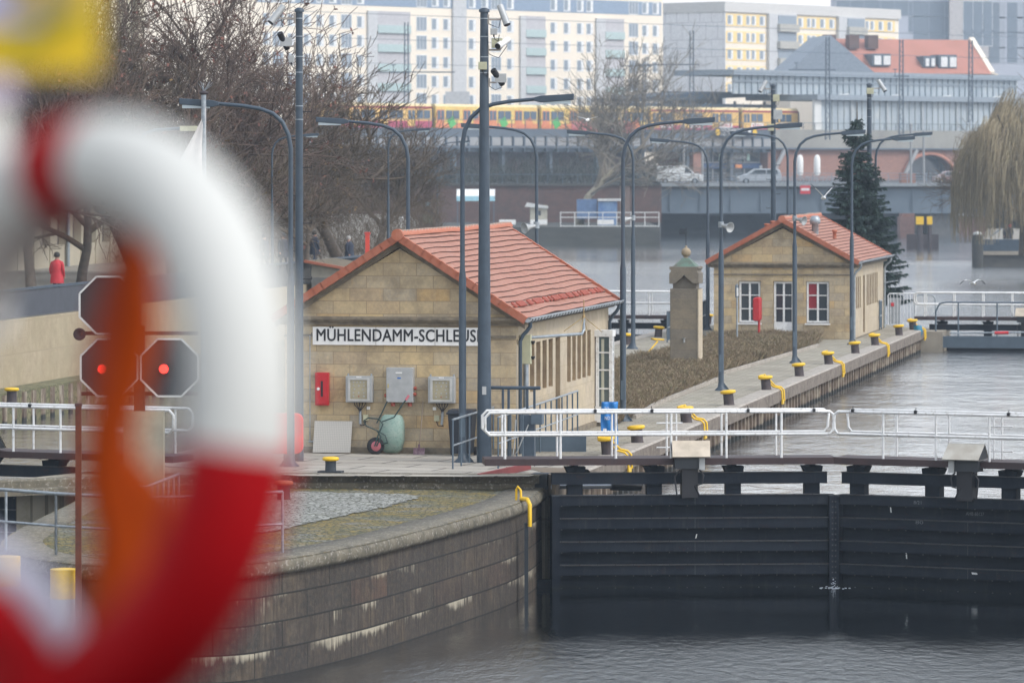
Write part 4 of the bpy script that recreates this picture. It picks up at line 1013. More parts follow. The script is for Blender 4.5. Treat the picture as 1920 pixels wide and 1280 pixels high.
# ------------------------------------------------------------------ loudspeakers on the lamp posts
def speaker(px, py, l, ang, lab, s=1.0):
    Y = 8634*l/(2477-px); p = at(px, py, Y)
    A = thing('loudspeaker', lab, 'loudspeaker', p, ang, 'horn loudspeakers on the lamp posts'); A.scale = (s,)*3
    mb = MB(); mb.lathe([(.05,-.1),(.055,.05),(.075,.12),(.13,.26),(.165,.30),(.155,.30),(.06,.14),(.0,.13)], (0,0,0), 14); mb.xf(Matrix.Translation((.12,0,0)) @ Matrix.Rotation(math.radians(100),4,'Y'))
    mb.out('horn', GREYBOX, A); mb = MB(); mb.tube([(-.02,0,.03),(.1,0,.0)], .02, 6); mb.tube([(0,0,-.06),(0,0,.12)], .085, 10); mb.out('clamp', GALV, A)
speaker(1352,423,17.25,math.radians(-50),'grey horn loudspeaker facing right on the lamp post right of the pillar',.95)
speaker(1490,411,17.2,math.radians(-40),'grey horn loudspeaker over the far roof, before the metal vent',.95)
speaker(1006,424,24.4,math.radians(215),'grey horn loudspeaker facing left above the near roof end',1.15)
speaker(1187,410,24.2,math.radians(200),'grey horn loudspeaker facing left, seen between two close lamp posts',1.0)
# ------------------------------------------------------------------ camera masts
def cctv(parent_mast, p, arm, body_dir, style, lab, s=1.0):
    A = thing('security_camera', lab, 'camera', p, 0, 'surveillance cameras on the masts'); A.scale = (s,)*3
    d = Vector(body_dir).normalized(); a = Vector(arm); sg = 1 if a.x > 0 else -1
    c = a + Vector((0,0,.08))
    mb = MB(); mb.beam((0,0,0), (a.x*.8,a.y,0), .05, .05); mb.beam((a.x*.78,a.y,0), tuple(a), .04, .04); mb.box(-.03,.03,-.06,.06,-.13,.13); mb.out('bracket', mat('galvanised bracket', (.38,.34,.30), .5) if 'galvanised bracket' not in bpy.data.materials else bpy.data.materials['galvanised bracket'], A)
    bm_ = WHITE if style == 'w' else (GREYBOX if style == 'g' else BLACKTXT)
    mb = MB(); L = .30; mb.tube([c-d*L*.9, c+d*L], [.085,.095], 12); mb.out('housing', bm_, A)
    mb = MB(); mb.tube([c+d*L, c+d*(L+.015)], .085, 12); mb.out('lens', BLACKTXT, A)
    mb = MB(); q = c - d*L*.6; mb.tube([q, q+Vector((sg*.02,0,-.15)), Vector((a.x*.7,a.y,-.22)), (a.x*.3,a.y,-.16), (0,0,-.1)], .010, 5); mb.out('cable', BLACKTXT, A)
    if style != 'g':
        mb = MB(); x = a.x + (-.22 if style=='w' else .22)*1; mb.box(min(a.x,x)-.10,max(a.x,x)-.02 if style=='w' else max(a.x,x)+.02,-.1,.1,a.z-.06,a.z+.2); mb.out('pan_head', CREAMBOX if style=='w' else GREYBOX, A)
def mast(px, Y, ztop, r0, r1, lab, bolts=True, zb=0.0, square=False):
    A = thing('camera_mast', lab, 'mast', Vector(((px-960)*Y/FPX, Y, zb)), ROT*.0, 'tall camera masts')
    mb = MB(); mb.tube([(0,0,0),(0,0,ztop)], [r0,r1], 12 if not square else 8); mb.lathe([(r1+.03,0),(r1+.03,.06),(r1*.5,.10)], (0,0,ztop), 12); mb.out('shaft', STEELB, A)
    if square:
        mb = MB(); 
        for s in (-1,1): mb.box(s*r0*.8-.01,s*r0*.8+.01,-r0*.9,-r0*.85,0,ztop*.6)
    if bolts:
        z = 2.2; k = 0
        while z < ztop-2.2:
            s = 1 if k % 2 else -1; MB().tube([(s*r1*.8,0,z),(s*(r1+.2),0,z),(s*(r1+.2),0,z+.05)], .013, 5).out('step_bolt', BLACKTXT, A); z += .62; k += 1
    mb = MB()
    for z in (ztop-.15,ztop-.55,ztop-1.0,ztop-1.35,ztop-2.1,ztop-2.4): mb.lathe([(r1+.012,0),(r1+.012,.02)], (0,0,z), 12, False)
    mb.out('straps', GALV, A)
    return A
mast(561, 101.0, 10.0, .10, .078, 'tall slim camera mast at the left end of the near lock house')
mast(908, 100.5, 9.98, .165, .09, 'thick tapered camera mast in front of the near gable, beside the lamp post', bolts=False)
mast(1450, 196, 9.95, .125, .10, 'camera mast between the fir tree and the train, crowded with boxes')
mast(1630, 194, 9.95, .125, .10, 'camera mast standing in front of the fir tree')
# small note on the near mast
o = tag(MB().box(-.045,.045,-.165,-.158,1.52,1.70).out('notice', GREYBOX), 'small grey notice stuck on the thick near mast', 'notice'); o.location = ((908-960)*100.5/FPX, 100.5, 0)
k = 84.6
cctv(None, at(553,35,101), (-.46,0,.04), (-.55,-.3,-.75), 'g', 'grey tube camera at the very top left, tilted down steeply', .85)
cctv(None, at(553,87,101), (-.33,0,.06), (-.35,-.5,.75), 'b', 'black camera with bare workings, lower on the left mast', .75)
cctv(None, at(915,37,100.5), (.40,0,.05), (.32,-.3,-.85), 'g', 'grey tube camera at the top right of the thick mast', .85)
cctv(None, at(915,94,100.5), (.42,0,.12), (-.5,-.8,-.35), 'w', 'white tube camera beside a cream box on the thick mast', .8)
cctv(None, at(917,155,100.5), (.27,0,.06), (-.5,-.5,.75), 'b', 'black camera with bare workings, lowest on the thick mast', .75)
cctv(None, at(1452,167,196), (-.48,0,.05), (-.45,-.3,-.75), 'g', 'small grey tube camera on the mast above the train', 1.0)
cctv(None, at(1632,166,194), (.48,0,.05), (.45,-.3,-.75), 'g', 'small grey tube camera on the mast before the fir tree', 1.0)
def jbox(px, py, Y, w, h, m, lab, g='equipment boxes on the masts'):
    A = thing('equipment_box', lab, 'equipment box', at(px, py, Y) - Vector((0,.15,0)), 0, g)
    MB().box(-w/2,w/2,-.08,.06,-h/2,h/2).out('case', m, A, bevel=.008)
    mb = MB(); mb.tube([(.0,0,-h/2),(.02,0,-h/2-.1),(.1,.05,-h/2-.14),(.12,.1,-h/2)], .009, 5); mb.tube([(0,0,-h/2),(0,0,-h/2-.05)], .02, 6); mb.out('cable', BLACKTXT, A)
jbox(547,111,101,.12,.16,GREYBOX,'small grey box on the slim left mast')
jbox(905,124,100.5,.19,.17,CREAMBOX,'cream square box left of the thick mast')
jbox(926,60,100.5,.15,.14,GREYBOX,'small grey box right of the thick mast top')
jbox(1458,215,196,.38,.42,GREYBOX,'large grey box on the mast before the train')
jbox(1445,239,196,.26,.30,CREAMBOX,'lower cream box on the mast before the train')
jbox(1455,184,196,.28,.3,CREAMBOX,'cream box near the top of the mast before the train')
jbox(1631,171,194,.3,.26,CREAMBOX,'cream box at the top of the mast before the fir tree')

# ------------------------------------------------------------------ grey railings and gear at the near house
def rail(name, lab, pts, h=1.05, step=.5, mr=.02, mats=(GALV, STEELB2), mids=(.55,), bars=False, posts=None, group=None):
    A = thing(name, lab, 'railing', pts[0], 0, group); o0 = Vector(pts[0]); pts = [Vector(p)-o0 for p in pts]; U = Vector((0,0,1))
    mb = MB(); mb.tube([p+U*h for p in pts], mr*1.3, 8)
    for mh in mids: mb.tube([p+U*mh for p in pts], mr, 8)
    mb.out('rail', mats[0], A)
    for a, b in zip(pts, pts[1:]):
        n = max(1, int((b-a).length/step+.5)); 
        m2 = MB()
        for k in range(n+1):
            p = a + (b-a)*k/n
            if bars and 0 < k < n: m2.tube([p+U*.08, p+U*h], mr*.5, 4, False)
            else: MB().tube([p, p+U*h], mr*1.1, 6).out('post', mats[1], A)
        if m2.v: m2.out('bars', mats[1], A)
    return A
rail('ramp_railing', 'short blue grey railing with five posts between the bin and the gate walkway', [on(849,880,0), on(925,852,0)+Vector((0,0,.0))], h=1.08, step=.95, mids=(.52,), mr=.02)
rail('quay_railing', 'blue grey railing with many thin posts carrying the blue banner', [W(17.6,96.9,.0), W(17.75,108.5,.0)], h=1.12, step=.85, mids=(.55,))
# hand winch frame between house and railing
A = thing('winch_frame', 'blue grey steel frame with crossbar standing beside the side wall', 'steel frame', W(17.65,99.0,0), ROT)
mb = MB()
for x in (-.25,-.12): mb.box(x,x+.05,-.03,.03,0,1.62)
for x in (.30,.46): mb.box(x,x+.05,-.03,.03,0,1.62)
mb.out('uprights', STEELB, A); MB().tube([(-.5,0,1.66),(.62,0,1.66)], .04, 8).out('crossbar', STEELB, A)
A = thing('switch_post', 'dark blue grey cabinet post behind the white handrail by the side wall', 'switch post', W(17.15,98.3,0), ROT)
MB().box(-.12,.12,-.1,.1,0,1.1).out('case', STEELB, A, bevel=.01); MB().box(.05,.3,-.14,.14,.9,1.18).out('head', STEELB2, A, bevel=.01)
mb = MB(); mb.tube([(-.3,-.05,1.0),(-.32,-.05,.7),(-.15,-.05,.62),(-.1,-.05,.8)], .02, 6); mb.tube([(.0,-.15,.9),(-.25,-.15,.3),(-.35,-.15,.2),(-.3,-.15,.6)], .015, 6); mb.out('hose', GREYBOX, A)
tag(MB().box(-.9,.42,-.05,.05,.0,.45).out('steel_kickboard', STEELB2), 'low blue grey steel board behind the white rail posts', 'board').location = on(1065,846,0)
tag(MB().obox((0,0,.05),(.55,.4,.09),(-.03,.04,0),(0,0,.07)).out('red_beam', mat('faded red steel', (.25,.06,.06), .7)), 'faded red steel beam lying at the corner of the slabs', 'beam').location = on(945,888,0)
# banner
def bannermat():
    return mat('blue tarpaulin banner', (.008,.20,.55), .4, c2=(.005,.15,.45), scale=3)
A = thing('banner', 'wrinkled blue banner with white lettering tied to the quay railing', 'banner', on(1141,848,0), 0)
mb = MB(); nx, nz_ = 10, 22; vs = []
for j in range(nz_+1):
    for i in range(nx+1):
        z = .05+1.12*j/nz_; x = -.17+.38*i/nx
        vs.append((x+math.sin(z*6)*.012, -.10+.03*math.sin(x*28+z*7)+.015*noise.noise(Vector((x*9,z*6,0))), z))
mb.add(vs, [(j*(nx+1)+i, j*(nx+1)+i+1, (j+1)*(nx+1)+i+1, (j+1)*(nx+1)+i) for j in range(nz_) for i in range(nx)])
o = mb.out('cloth', bannermat(), A); so_ = o.modifiers.new('th','SOLIDIFY'); so_.thickness = .006
for p in o.data.polygons: p.use_smooth = True
text_obj('Saw', WHITE, A, .20, .07, -.08, -.155, .47, .004); text_obj('TO', WHITE, A, .11, .07, -.1, -.155, .98, .004); text_obj('ND', WHITE, A, .12, .08, -.09, -.155, .76, .004); text_obj('West', WHITE, A, .10, .07, -.04, -.155, .2, .004)
MB().box(.07,.085,-.158,-.15,.45,.85).out('white_stripe', WHITE, A); MB().box(-.13,-.05,-.158,-.15,.43,.56).out('white_mark', WHITE, A); MB().box(-.13,-.09,-.158,-.15,.2,.24).out('white_mark', WHITE, A)

# ------------------------------------------------------------------ stone pillar with ball
A = thing('stone_pillar', 'weathered stone pillar crowned by a stone ball in the brown hedge', 'pillar', on(1286,692,0), ROT)
A.location.z = -.02
mb = MB(); mb.box(-.46,.46,-.4,.5,0,2.62); mb.out('shaft', PILLAR, A, bevel=.02)
mb = MB(); mb.box(.44,.475,-.42,.5,0,2.6); mb.out('edge_strip', STONE_SIDE, A)
mb = MB(); mb.prism([(-.38,2.62),(.38,2.62),(.38,2.9),(0,3.0),(-.38,2.9)], 'y', -.3, .4)
mb.prism([(-.48,2.78),(-.30,2.78),(-.08,2.97),(0,3.06),(.08,2.97),(.30,2.78),(.48,2.78),(.48,3.12),(.43,3.16),(.43,3.22),(.48,3.26),(.47,3.33),(-.47,3.33),(-.48,3.26),(-.43,3.22),(-.43,3.16),(-.48,3.12)], 'y', -.45, .55)
mb.out('capital', PILLAR, A, bevel=.012)
mb = MB(); mb.add([(-.38,-.34,3.33),(.38,-.34,3.33),(.38,.44,3.33),(-.38,.44,3.33),(-.10,-.05,3.60),(.10,-.05,3.60),(.10,.15,3.60),(-.10,.15,3.60)], [(0,1,5,4),(1,2,6,5),(2,3,7,6),(3,0,4,7),(4,5,6,7)]); mb.out('copper_cap', mat('green copper', (.10,.17,.13), .6, c2=(.09,.09,.07), scale=4), A)
mb = MB(); mb.lathe([(.07,3.58),(.06,3.64)]+[(.155*math.sin(a*math.pi/10)+.001, 3.78-.155*math.cos(a*math.pi/10)) for a in range(1,10)]+[(.03,3.94),(.045,3.97),(.01,4.0)], (0,.05,0), 16); mb.out('ball', mat('tan stone ball', (.32,.25,.16), .85, c2=(.24,.19,.13), scale=9), A)
mb = MB(); mb.tube([(0,.05,3.95),(0,.05,4.58)], .012, 6); mb.add([(-.02,.05,4.36),(-.22,.05,4.36),(-.22,.05,4.54),(-.02,.05,4.54),(-.02,.06,4.36),(-.22,.06,4.36),(-.22,.06,4.54),(-.02,.06,4.54)], [(0,1,2,3),(7,6,5,4),(0,4,5,1),(2,6,7,3),(1,5,6,2)]); mb.out('weather_vane', BOLLB, A)
mb = MB(); mb.lathe([(.03,0),(.03,.1),(.06,.14)], (0,-.42,.9), 8); mb.box(-.35,.35,-.47,-.4,.22,.26); mb.out('base_moulding', GREYBOX, A)
A = tag(MB().lathe([(.05,0),(.09,.05),(.16,.22),(.17,.26)], (0,0,0), 12).out('floodlight', BOLLB), 'small black floodlight at the left foot of the stone pillar', 'floodlight'); A.location = on(1262,682,.05); A.rotation_euler = (math.radians(50),0,.6)

# ------------------------------------------------------------------ hedge beds
def bed(pts, name_lab, h, n, seed):
    r = random.Random(seed); pp = [on(x,y,0.0) for x,y in pts]
    mb = MB(); mb.add([(p.x,p.y,.016) for p in pp], [tuple(range(len(pp)))]); o = structure(mb, 'flower_bed', BED)
    for f in o.data.polygons:
        if f.normal.z < 0: f.flip()
    xs = [p.x for p in pp]; ys = [p.y for p in pp]
    def inside(x, y):
        c = False; j = len(pp)-1
        for i in range(len(pp)):
            if (pp[i].y > y) != (pp[j].y > y) and x < (pp[j].x-pp[i].x)*(y-pp[i].y)/(pp[j].y-pp[i].y)+pp[i].x: c = not c
            j = i
        return c
    mb = MB(); k = 0
    while k < n:
        x = r.uniform(min(xs),max(xs)); y = r.uniform(min(ys),max(ys))
        if not inside(x,y): continue
        k += 1; hh = h*(.75+.35*noise.noise(Vector((x*.9,y*.5,seed)))+r.random()*.3)
        for q in range(5):
            dx, dy = r.gauss(0,.14), r.gauss(0,.14); z0 = 0.02 if q < 2 else hh*r.uniform(.2,.6)
            a = Vector((x+dx*.3*(q>1),y+dy*.3*(q>1),z0)); b = Vector((x+dx,y+dy,min(hh*1.1, z0+hh*r.uniform(.5,.9)))); w = .006+.004*r.random()
            mb.mi = 0 if r.random()<.6 else (1 if r.random()<.6 else 2)
            mb.add([a+Vector((-w,0,0)), a+Vector((w,0,0)), b+Vector((w*.6,0,0)), b+Vector((-w*.6,0,0))], [(0,1,2,3)])
            for s in range(3):
                c = a.lerp(b, r.uniform(.4,1)); e = c+Vector((r.gauss(0,.05),r.gauss(0,.05),r.uniform(.0,.08)))
                mb.add([c, c+Vector((.012,0,.006)), e+Vector((.008,0,0)), e], [(0,1,2,3)])
    tag(mb.out('hedge', [HB1, HB2, HB3]), name_lab, 'hedge', kind='stuff')
HB1 = mat('dry brown twigs', (.22,.165,.105), .9, c2=(.16,.115,.07)); HB2 = mat('dull olive leaves', (.16,.14,.075), .9); HB3 = mat('pale straw leaves', (.32,.25,.15), .9)
bed([(1150,800),(1232,757),(1343,712),(1345,700),(1290,655),(1225,672),(1150,690)], 'low brown winter hedge round the foot of the stone pillar', .30, 5600, 1)
bed([(1338,704),(1378,693),(1490,660),(1532,648),(1536,638),(1500,633),(1345,636),(1318,650),(1310,672)], 'low brown winter hedge before the far house', .33, 4600, 2)
def kerbline(pts, lab=None):
    mb = MB(); pp = [on(x,y,0) for x,y in pts]
    for a,b in zip(pp,pp[1:]): mb.beam(a+Vector((0,0,.045)), b+Vector((0,0,.045)), .09, .11)
    structure(mb, 'kerb', CAPL)
kerbline([(1190,785),(1232,759),(1345,713)]); kerbline([(1338,706),(1380,695),(1492,662),(1534,649)])
# posts in the hedge
A = thing('sign_post', 'slim grey post with small side-on sign left of the red rescue post', 'sign', on(1382,648,0), 0)
MB().tube([(0,0,0),(0,0,2.25)], .035, 8).out('post', GALV, A); MB().box(-.07,.06,-.03,.03,1.75,2.2).out('sign_plate', STEELB2, A)
MB().box(-.02,.05,-.05,-.031,1.8,2.1).out('sticker', WHITE, A)
A = thing('rescue_post', 'red rescue ring case on a red post in front of the far window', 'lifebuoy case', on(1420,641,0), ROT)
MB().tube([(.06,0,0),(.06,0,1.0)], .045, 8).out('post', RED, A)
mb = MB(); mb.prism([(x,z) for x,z in [(-.13,.85),(-.09,.78),(.09,.78),(.13,.85),(.13,1.58),(.09,1.66),(-.09,1.66),(-.13,1.58)]], 'y', -.35, .35); mb.out('case', RED, A, bevel=.04)
# red rescue case before the near house (seen broadside at the buoy's edge)
A = thing('rescue_post', 'rounded red rescue ring case left of the checker plate beside the big white ring', 'lifebuoy case', on(535,868,0), 0)
mb = MB(); pts = []
for cx_, cz, a0 in ((.24,.95,0),(-.24,.95,90),(-.24,.37,180),(.24,.37,270)):
    for k in range(5): a = math.radians(a0+22.5*k); pts.append((cx_+.16*math.cos(a), cz+.16*math.sin(a)))
mb.prism(pts[::-1], 'y', -.1, .1); mb.out('case', mat('bright red plastic', (.75,.03,.03), .35), A, bevel=.03)
MB().tube([(0,0,0),(0,0,.4)], .04, 8).out('post', STEELB, A)
# bar fence at the far end of the island
rail('bar_fence', 'blue grey fence of close vertical bars beside the far house', [W(17.3, tl(1649,17.3), 0), W(17.3, 181, 0), ], h=1.15, step=.16, mids=(.55,), bars=True, mats=(GALV, STEELB2), mr=.025)
rail('bar_fence', 'dark blue grey bar fence sloping behind the lamp post left of the far house', [W(23.8, 166, 0), W(24.3, 181, 0)], h=1.15, step=.22, mids=(.55,), bars=True, mr=.025)
A = thing('access_gate', 'white round cornered pedestrian gate beside the far lock gate', 'gate', at(1665,612,190), 0)
mb = MB(); mb.tube([(0,0,0),(0,0,1.3),(.06,0,1.38),(1.1,0,1.38),(1.15,0,1.3),(1.15,0,0)], .03, 6)
for k in range(8): mb.tube([(.14*k+.1,0,.1),(.14*k+.1,0,1.36)], .012, 4)
mb.out('frame', WHITE, A); MB().box(.02,.5,.02,.05,.1,1.2).out('panel', GREYBOX, A); MB().box(.12,.25,-.02,.0,.85,1.0).out('red_sticker', REDSIGN, A)
A = thing('hoop_barrier', 'grey hoop barrier behind the far white railing', 'barrier', at(1714,600,191), 0)
MB().tube([(0,0,-.3),(0,0,.85),(.06,0,1.0),(.2,0,1.06),(.7,0,1.06),(.84,0,1.0),(.9,0,.85),(.9,0,-.3)], .03, 6).out('hoop', GALV, A)

# ------------------------------------------------------------------ trees
def branch_tree(seed, height, spread, trunk_r, levels=5, twig=.013, upw=.35, first=.28, kids=(4,4,4,4,3), ratio=.68, wig=.18, leafy=0.0):
    r = random.Random(seed); tr = MB(); cr = MB(); lv = MB()
    def grow(p, d, L, rad, lev, mb):
        n = 4 if lev < 3 else 3; pts = [p]; rs = [rad]; q = p.copy(); dd = d.copy()
        for i in range(n):
            dd = (dd + Vector((r.gauss(0,wig), r.gauss(0,wig), r.gauss(0,wig*.6)+.05*upw))).normalized()
            q = q + dd*L/n; pts.append(q.copy()); rs.append(max(twig*.5, rad*(1-.42*(i+1)/n)) if lev < levels else twig*(.75-.3*i/n))
        (tr if lev == 0 else cr).tube(pts, rs, 8 if lev == 0 else (5 if lev == 1 else 3), False, smooth=lev < 2)
        if lev >= levels:
            if leafy and r.random() < leafy:
                for _ in range(3):
                    c = pts[r.randint(1,n)]; s = .05+.05*r.random(); e = Vector((r.gauss(0,1),r.gauss(0,1),r.gauss(0,1))).normalized()*s; g = e.orthogonal().normalized()*s*.6
                    lv.add([c, c+e, c+e+g, c+g], [(0,1,2,3)])
            return
        nk = kids[lev]
        for k in range(nk):
            f = r.uniform(.45 if lev == 0 else .25, 1.0) if k else 1.0
            fi = min(n-1, int(f*n)) if f < 1 else n-1; base = pts[fi].lerp(pts[fi+1], f*n-fi if f < 1 else 1.0)
            ax = dd.orthogonal().normalized(); ax = Matrix.Rotation(r.uniform(0,6.283), 3, dd) @ ax
            an = r.uniform(.35,.95)*(spread if lev == 0 else 1.0)*(.5 if k == 0 else 1)
            nd = (Matrix.Rotation(an, 3, ax) @ dd); nd.z += upw*.35*(1-lev/levels); nd.normalize()
            grow(base, nd, L*ratio*r.uniform(.75,1.12)*(1.25 if lev==0 else 1), rs[fi]*r.uniform(.55,.75), lev+1, mb)
    grow(Vector((0,0,-.3)), Vector((r.gauss(0,.05), r.gauss(0,.05), 1)).normalized(), height*first, trunk_r, 0, tr)
    # limb spread normalised to the wanted height
    zt = max(v[2] for v in cr.v); s = height/zt
    for m_ in (tr, cr, lv): m_.v = [(x*s, y*s, z*s) for x,y,z in m_.v]
    return tr, cr, lv
BARK = mat('grey brown bark', (.115,.09,.07), .9, c2=(.075,.06,.048), scale=5, bmp=.4)
TWIG = mat('brown winter twigs', (.12,.088,.058), .9, c2=(.075,.056,.04), scale=.6)
TWIGR = mat('reddish winter twigs', (.135,.088,.064), .9, c2=(.085,.058,.045), scale=.6)
TWIGP = mat('pale bare limbs', (.21,.18,.14), .9, c2=(.15,.13,.105), scale=.8)
LEAFD = mat('dry red brown leaves', (.19,.075,.05), .9, c2=(.13,.055,.04)); LEAFY = mat('dry ochre leaves', (.22,.14,.05), .9, c2=(.16,.10,.04))
def tree_proto(name, seed, height, mats, **kw):
    A = thing(name, 'x', 'tree'); tr, cr, lv = branch_tree(seed, height, **kw)
    tr.out('trunk', mats[0], A); 
    if lv.v:
        b = len(cr.v); cr.m = [0]*len(cr.f)
        for f, in zip(lv.f): cr.f.append(tuple(b+i for i in f)); cr.m.append(1); cr.sm.append(False)
        cr.v += lv.v
        cr.out('crown', [mats[1], mats[2]], A)
    else: cr.out('crown', mats[1], A)
    return A
kw = dict(spread=1.25, trunk_r=.15, levels=5, kids=(8,5,5,4,4), first=.20, twig=.0125, ratio=.70)
pA = tree_proto('bare_tree', 11, 13.5, (BARK, TWIGR, LEAFD), leafy=.07, **kw)
pB = tree_proto('bare_tree', 23, 13.0, (BARK, TWIG, LEAFY), leafy=.05, **kw)
pC = tree_proto('bare_tree', 37, 12.5, (BARK, TWIG, LEAFY), leafy=.0, spread=1.3, trunk_r=.15, levels=5, kids=(8,5,5,4,4), first=.15, twig=.012, ratio=.70)
TG = 'bare winter trees on the left bank'
tspec = [(pC,640,216,.95,0,'bare brown tree with forked trunk beside the grey haired walker'),
 (pB,575,204,.70,2.2,'bare brown tree behind the tall slim mast'),
 (pA,435,186,.98,1.0,'reddish tree with clinging dry leaves left of the slim mast'),
 (pB,392,172,.76,4.0,'bare ochre tree directly behind the flag'),
 (pA,330,178,1.2,3.1,'tall reddish tree rising to the top edge above the white ring'),
 (pC,270,190,1.22,5.0,'tall bare tree right of the yellow sign'),
 (pB,150,176,.95,1.7,'bare tree in front of the pale columns under the yellow sign'),
 (pC,706,238,.70,3.6,'smaller bare tree beyond the forked one, beside the far lamp'),
 (pB,500,222,.82,5.3,'bare tree farther back between flag and mast'),
 (pA,60,168,1.0,2.7,'bare tree at the far left behind the yellow sign'),
 ]
for i, (pr, px, Y, s, rz, lab) in enumerate(tspec):
    loc = Vector(((px-960)*Y/FPX, Y, 1.95))
    first_use = pr.location.length == 0
    if first_use: pr.location = loc; pr.rotation_euler.z = rz; pr.scale = (s,)*3; pr['label'] = lab; pr['group'] = TG
    else: dup(pr, loc, rz, lab, s, TG)
# large pale tree in front of the viaduct
pD = tree_proto('plane_tree', 51, 18.5, (mat('pale mottled bark', (.30,.27,.2), .85, c2=(.16,.14,.1), scale=2), TWIGP, LEAFY), spread=.95, trunk_r=.26, levels=5, kids=(8,5,5,4,4), first=.26, twig=.022, ratio=.70, wig=.15, upw=.6)
pD.location = at(1085,430,432); pD.location.z = .9; pD.scale = (1.45,1.45,1.06); pD['label'] = 'large pale barked bare tree before the railway viaduct'
# tree behind the willow
o = dup(pB, Vector(((1925-960)*330/FPX,330,1.0)), 1.2, 'bare tree whose branches show above the willow at the right edge', 1.05, 'bare trees at the right edge')
# ---- willow
def willow():
    A = thing('willow_tree', 'golden brown weeping willow hanging over the right quay', 'tree', Vector(((1922-960)*300/FPX, 300, 1.0)))
    r = random.Random(4); cr = MB(); tr = MB()
    tr.tube([(0,0,-.5),(.1,0,2.5),(-.2,0,4.5)], [.45,.36,.3], 10)
    for k in range(15):
        a = r.uniform(0,6.28); R = r.uniform(1.2,3.6); top = r.uniform(6.5,9.2)
        tr.tube([(-.1,0,3.8),(math.cos(a)*R*.4,math.sin(a)*R*.4,top*.75),(math.cos(a)*R,math.sin(a)*R,top)], [.16,.09,.04], 5)
    for k in range(3300):
        a = r.uniform(0,6.283); R = 4.3*math.sqrt(r.random()); rr_ = R/4.3; lump = noise.noise(Vector((math.cos(a)*R*.55, math.sin(a)*R*.55, 5)))
        zt = 10.2*(1-.34*rr_**2.0) + lump*2.2 - (r.random()**2)*3.5
        L = min(zt-.3, r.uniform(.25,1.05)*(zt-.6)*(.6+.4*rr_+lump*.5))
        x, y = math.cos(a)*R, math.sin(a)*R; pts = []; q = Vector((x,y,zt)); out = Vector((math.cos(a),math.sin(a),0))
        m = 6; ph = r.uniform(0,6)
        for i in range(m+1):
            f = i/m; pts.append(Vector((x,y,zt)) + out*(.55*math.sin(min(1,f*2.2)*1.57)) + Vector((math.sin(ph+f*3)*.12, math.cos(ph+f*2)*.12, -L*f + .25*math.sin(min(1,f*4)*3.14))))
        w = .012
        for i in range(m):
            p0, p1 = pts[i], pts[i+1]; cr.mi = k % 2
            dx = Vector((w,w*.3,0)); cr.add([p0-dx, p0+dx, p1+dx, p1-dx], [(0,1,2,3)])
            if i % 2 == 0:
                e = p1+Vector((r.gauss(0,.22),r.gauss(0,.22),-.4)); cr.add([p0-dx*.6, p0+dx*.6, e+dx*.5, e-dx*.5], [(0,1,2,3)])
    tr.out('trunk', BARK, A); cr.out('crown', [mat('golden willow switches', (.36,.295,.175), .9, c2=(.28,.225,.135), scale=.5), mat('brown willow switches', (.20,.155,.09), .9)], A)
willow()
# ---- fir
def fir():
    A = thing('fir_tree', 'dark blue green fir tree behind the far lock house', 'tree', Vector(((1607-960)*192/FPX, 192, -.1)))
    MB().tube([(0,0,0),(0.03,0,5),(0,0,9.3)], [.16,.09,.015], 8).out('trunk', BARK, A)
    r = random.Random(8); cr = MB(); z = .9; H = 8.5
    while z < H-.05:
        f = 1-z/H; n = int(8+13*f)
        for k in range(n):
            a = r.uniform(0,6.283); L = (2.35*f**.78+.12)*r.uniform(.62,1.15); dr = r.uniform(-.30,-.02)*L*.6; 
            if z > H*.86: dr = L*.55
            d = Vector((math.cos(a),math.sin(a),0)); s = Vector((-d.y,d.x,0)); m = max(3,int(L/.085)); p = Vector((0,0,z+r.uniform(-.1,.1)))
            for i in range(m):
                g = (i+.5)/m; c = p + d*L*g + Vector((0,0,dr*math.sin(g*1.57) + (.10*g*g*L)))
                wd_ = (.30*L*(1-g)+.07)
                for q in range(5 if g > .3 else 3):
                    sg = r.choice((-1,1)); tip = c + s*sg*wd_*r.uniform(.5,1.1) + d*r.uniform(.03,.14) + Vector((0,0,r.uniform(-.13,.03)))
                    w = Vector((0,0,.020)) + d*.02; cr.mi = 0 if r.random() < .7 else 1
                    cr.add([c-w, c+w, tip+w*.4, tip-w*.4], [(0,1,2,3)])
                    c2 = c.lerp(tip, r.uniform(.35,.8)); t2 = c2 + d*r.uniform(.05,.12) + Vector((0,0,r.uniform(-.12,0)))
                    cr.add([c2-s*.02, c2+s*.02, t2+s*.01, t2-s*.01], [(0,1,2,3)])
        z += .135+.05*f
    cr.out('crown', [mat('dark fir needles', (.018,.045,.040), .7, c2=(.012,.03,.03), scale=2), mat('fresh fir needles', (.045,.085,.06), .7)], A)
fir()
# ------------------------------------------------------------------ beyond the basin
def gz(y, Y): return CH + (HZ-y)*Y/FPX
def gx(px, Y): return (px-960)*Y/FPX
BRICKR = masonry('dark red brick', [(.12,.06,.05),(.14,.075,.06),(.10,.055,.05)], .5, .16, (.15,.11,.09), .012, dirt=((.06,.045,.04), .6))
BRICKO = masonry('orange red brick', [(.30,.14,.10),(.26,.12,.09),(.33,.16,.11)], .5, .16, (.3,.2,.15), .012)
STREET = mat('asphalt', (.07,.07,.072), .9, c2=(.055,.055,.057), scale=.4)
QUAYD = mat('dark quay concrete', (.09,.085,.075), .9, c2=(.055,.052,.048), scale=.6, stretch=(1,1,4))
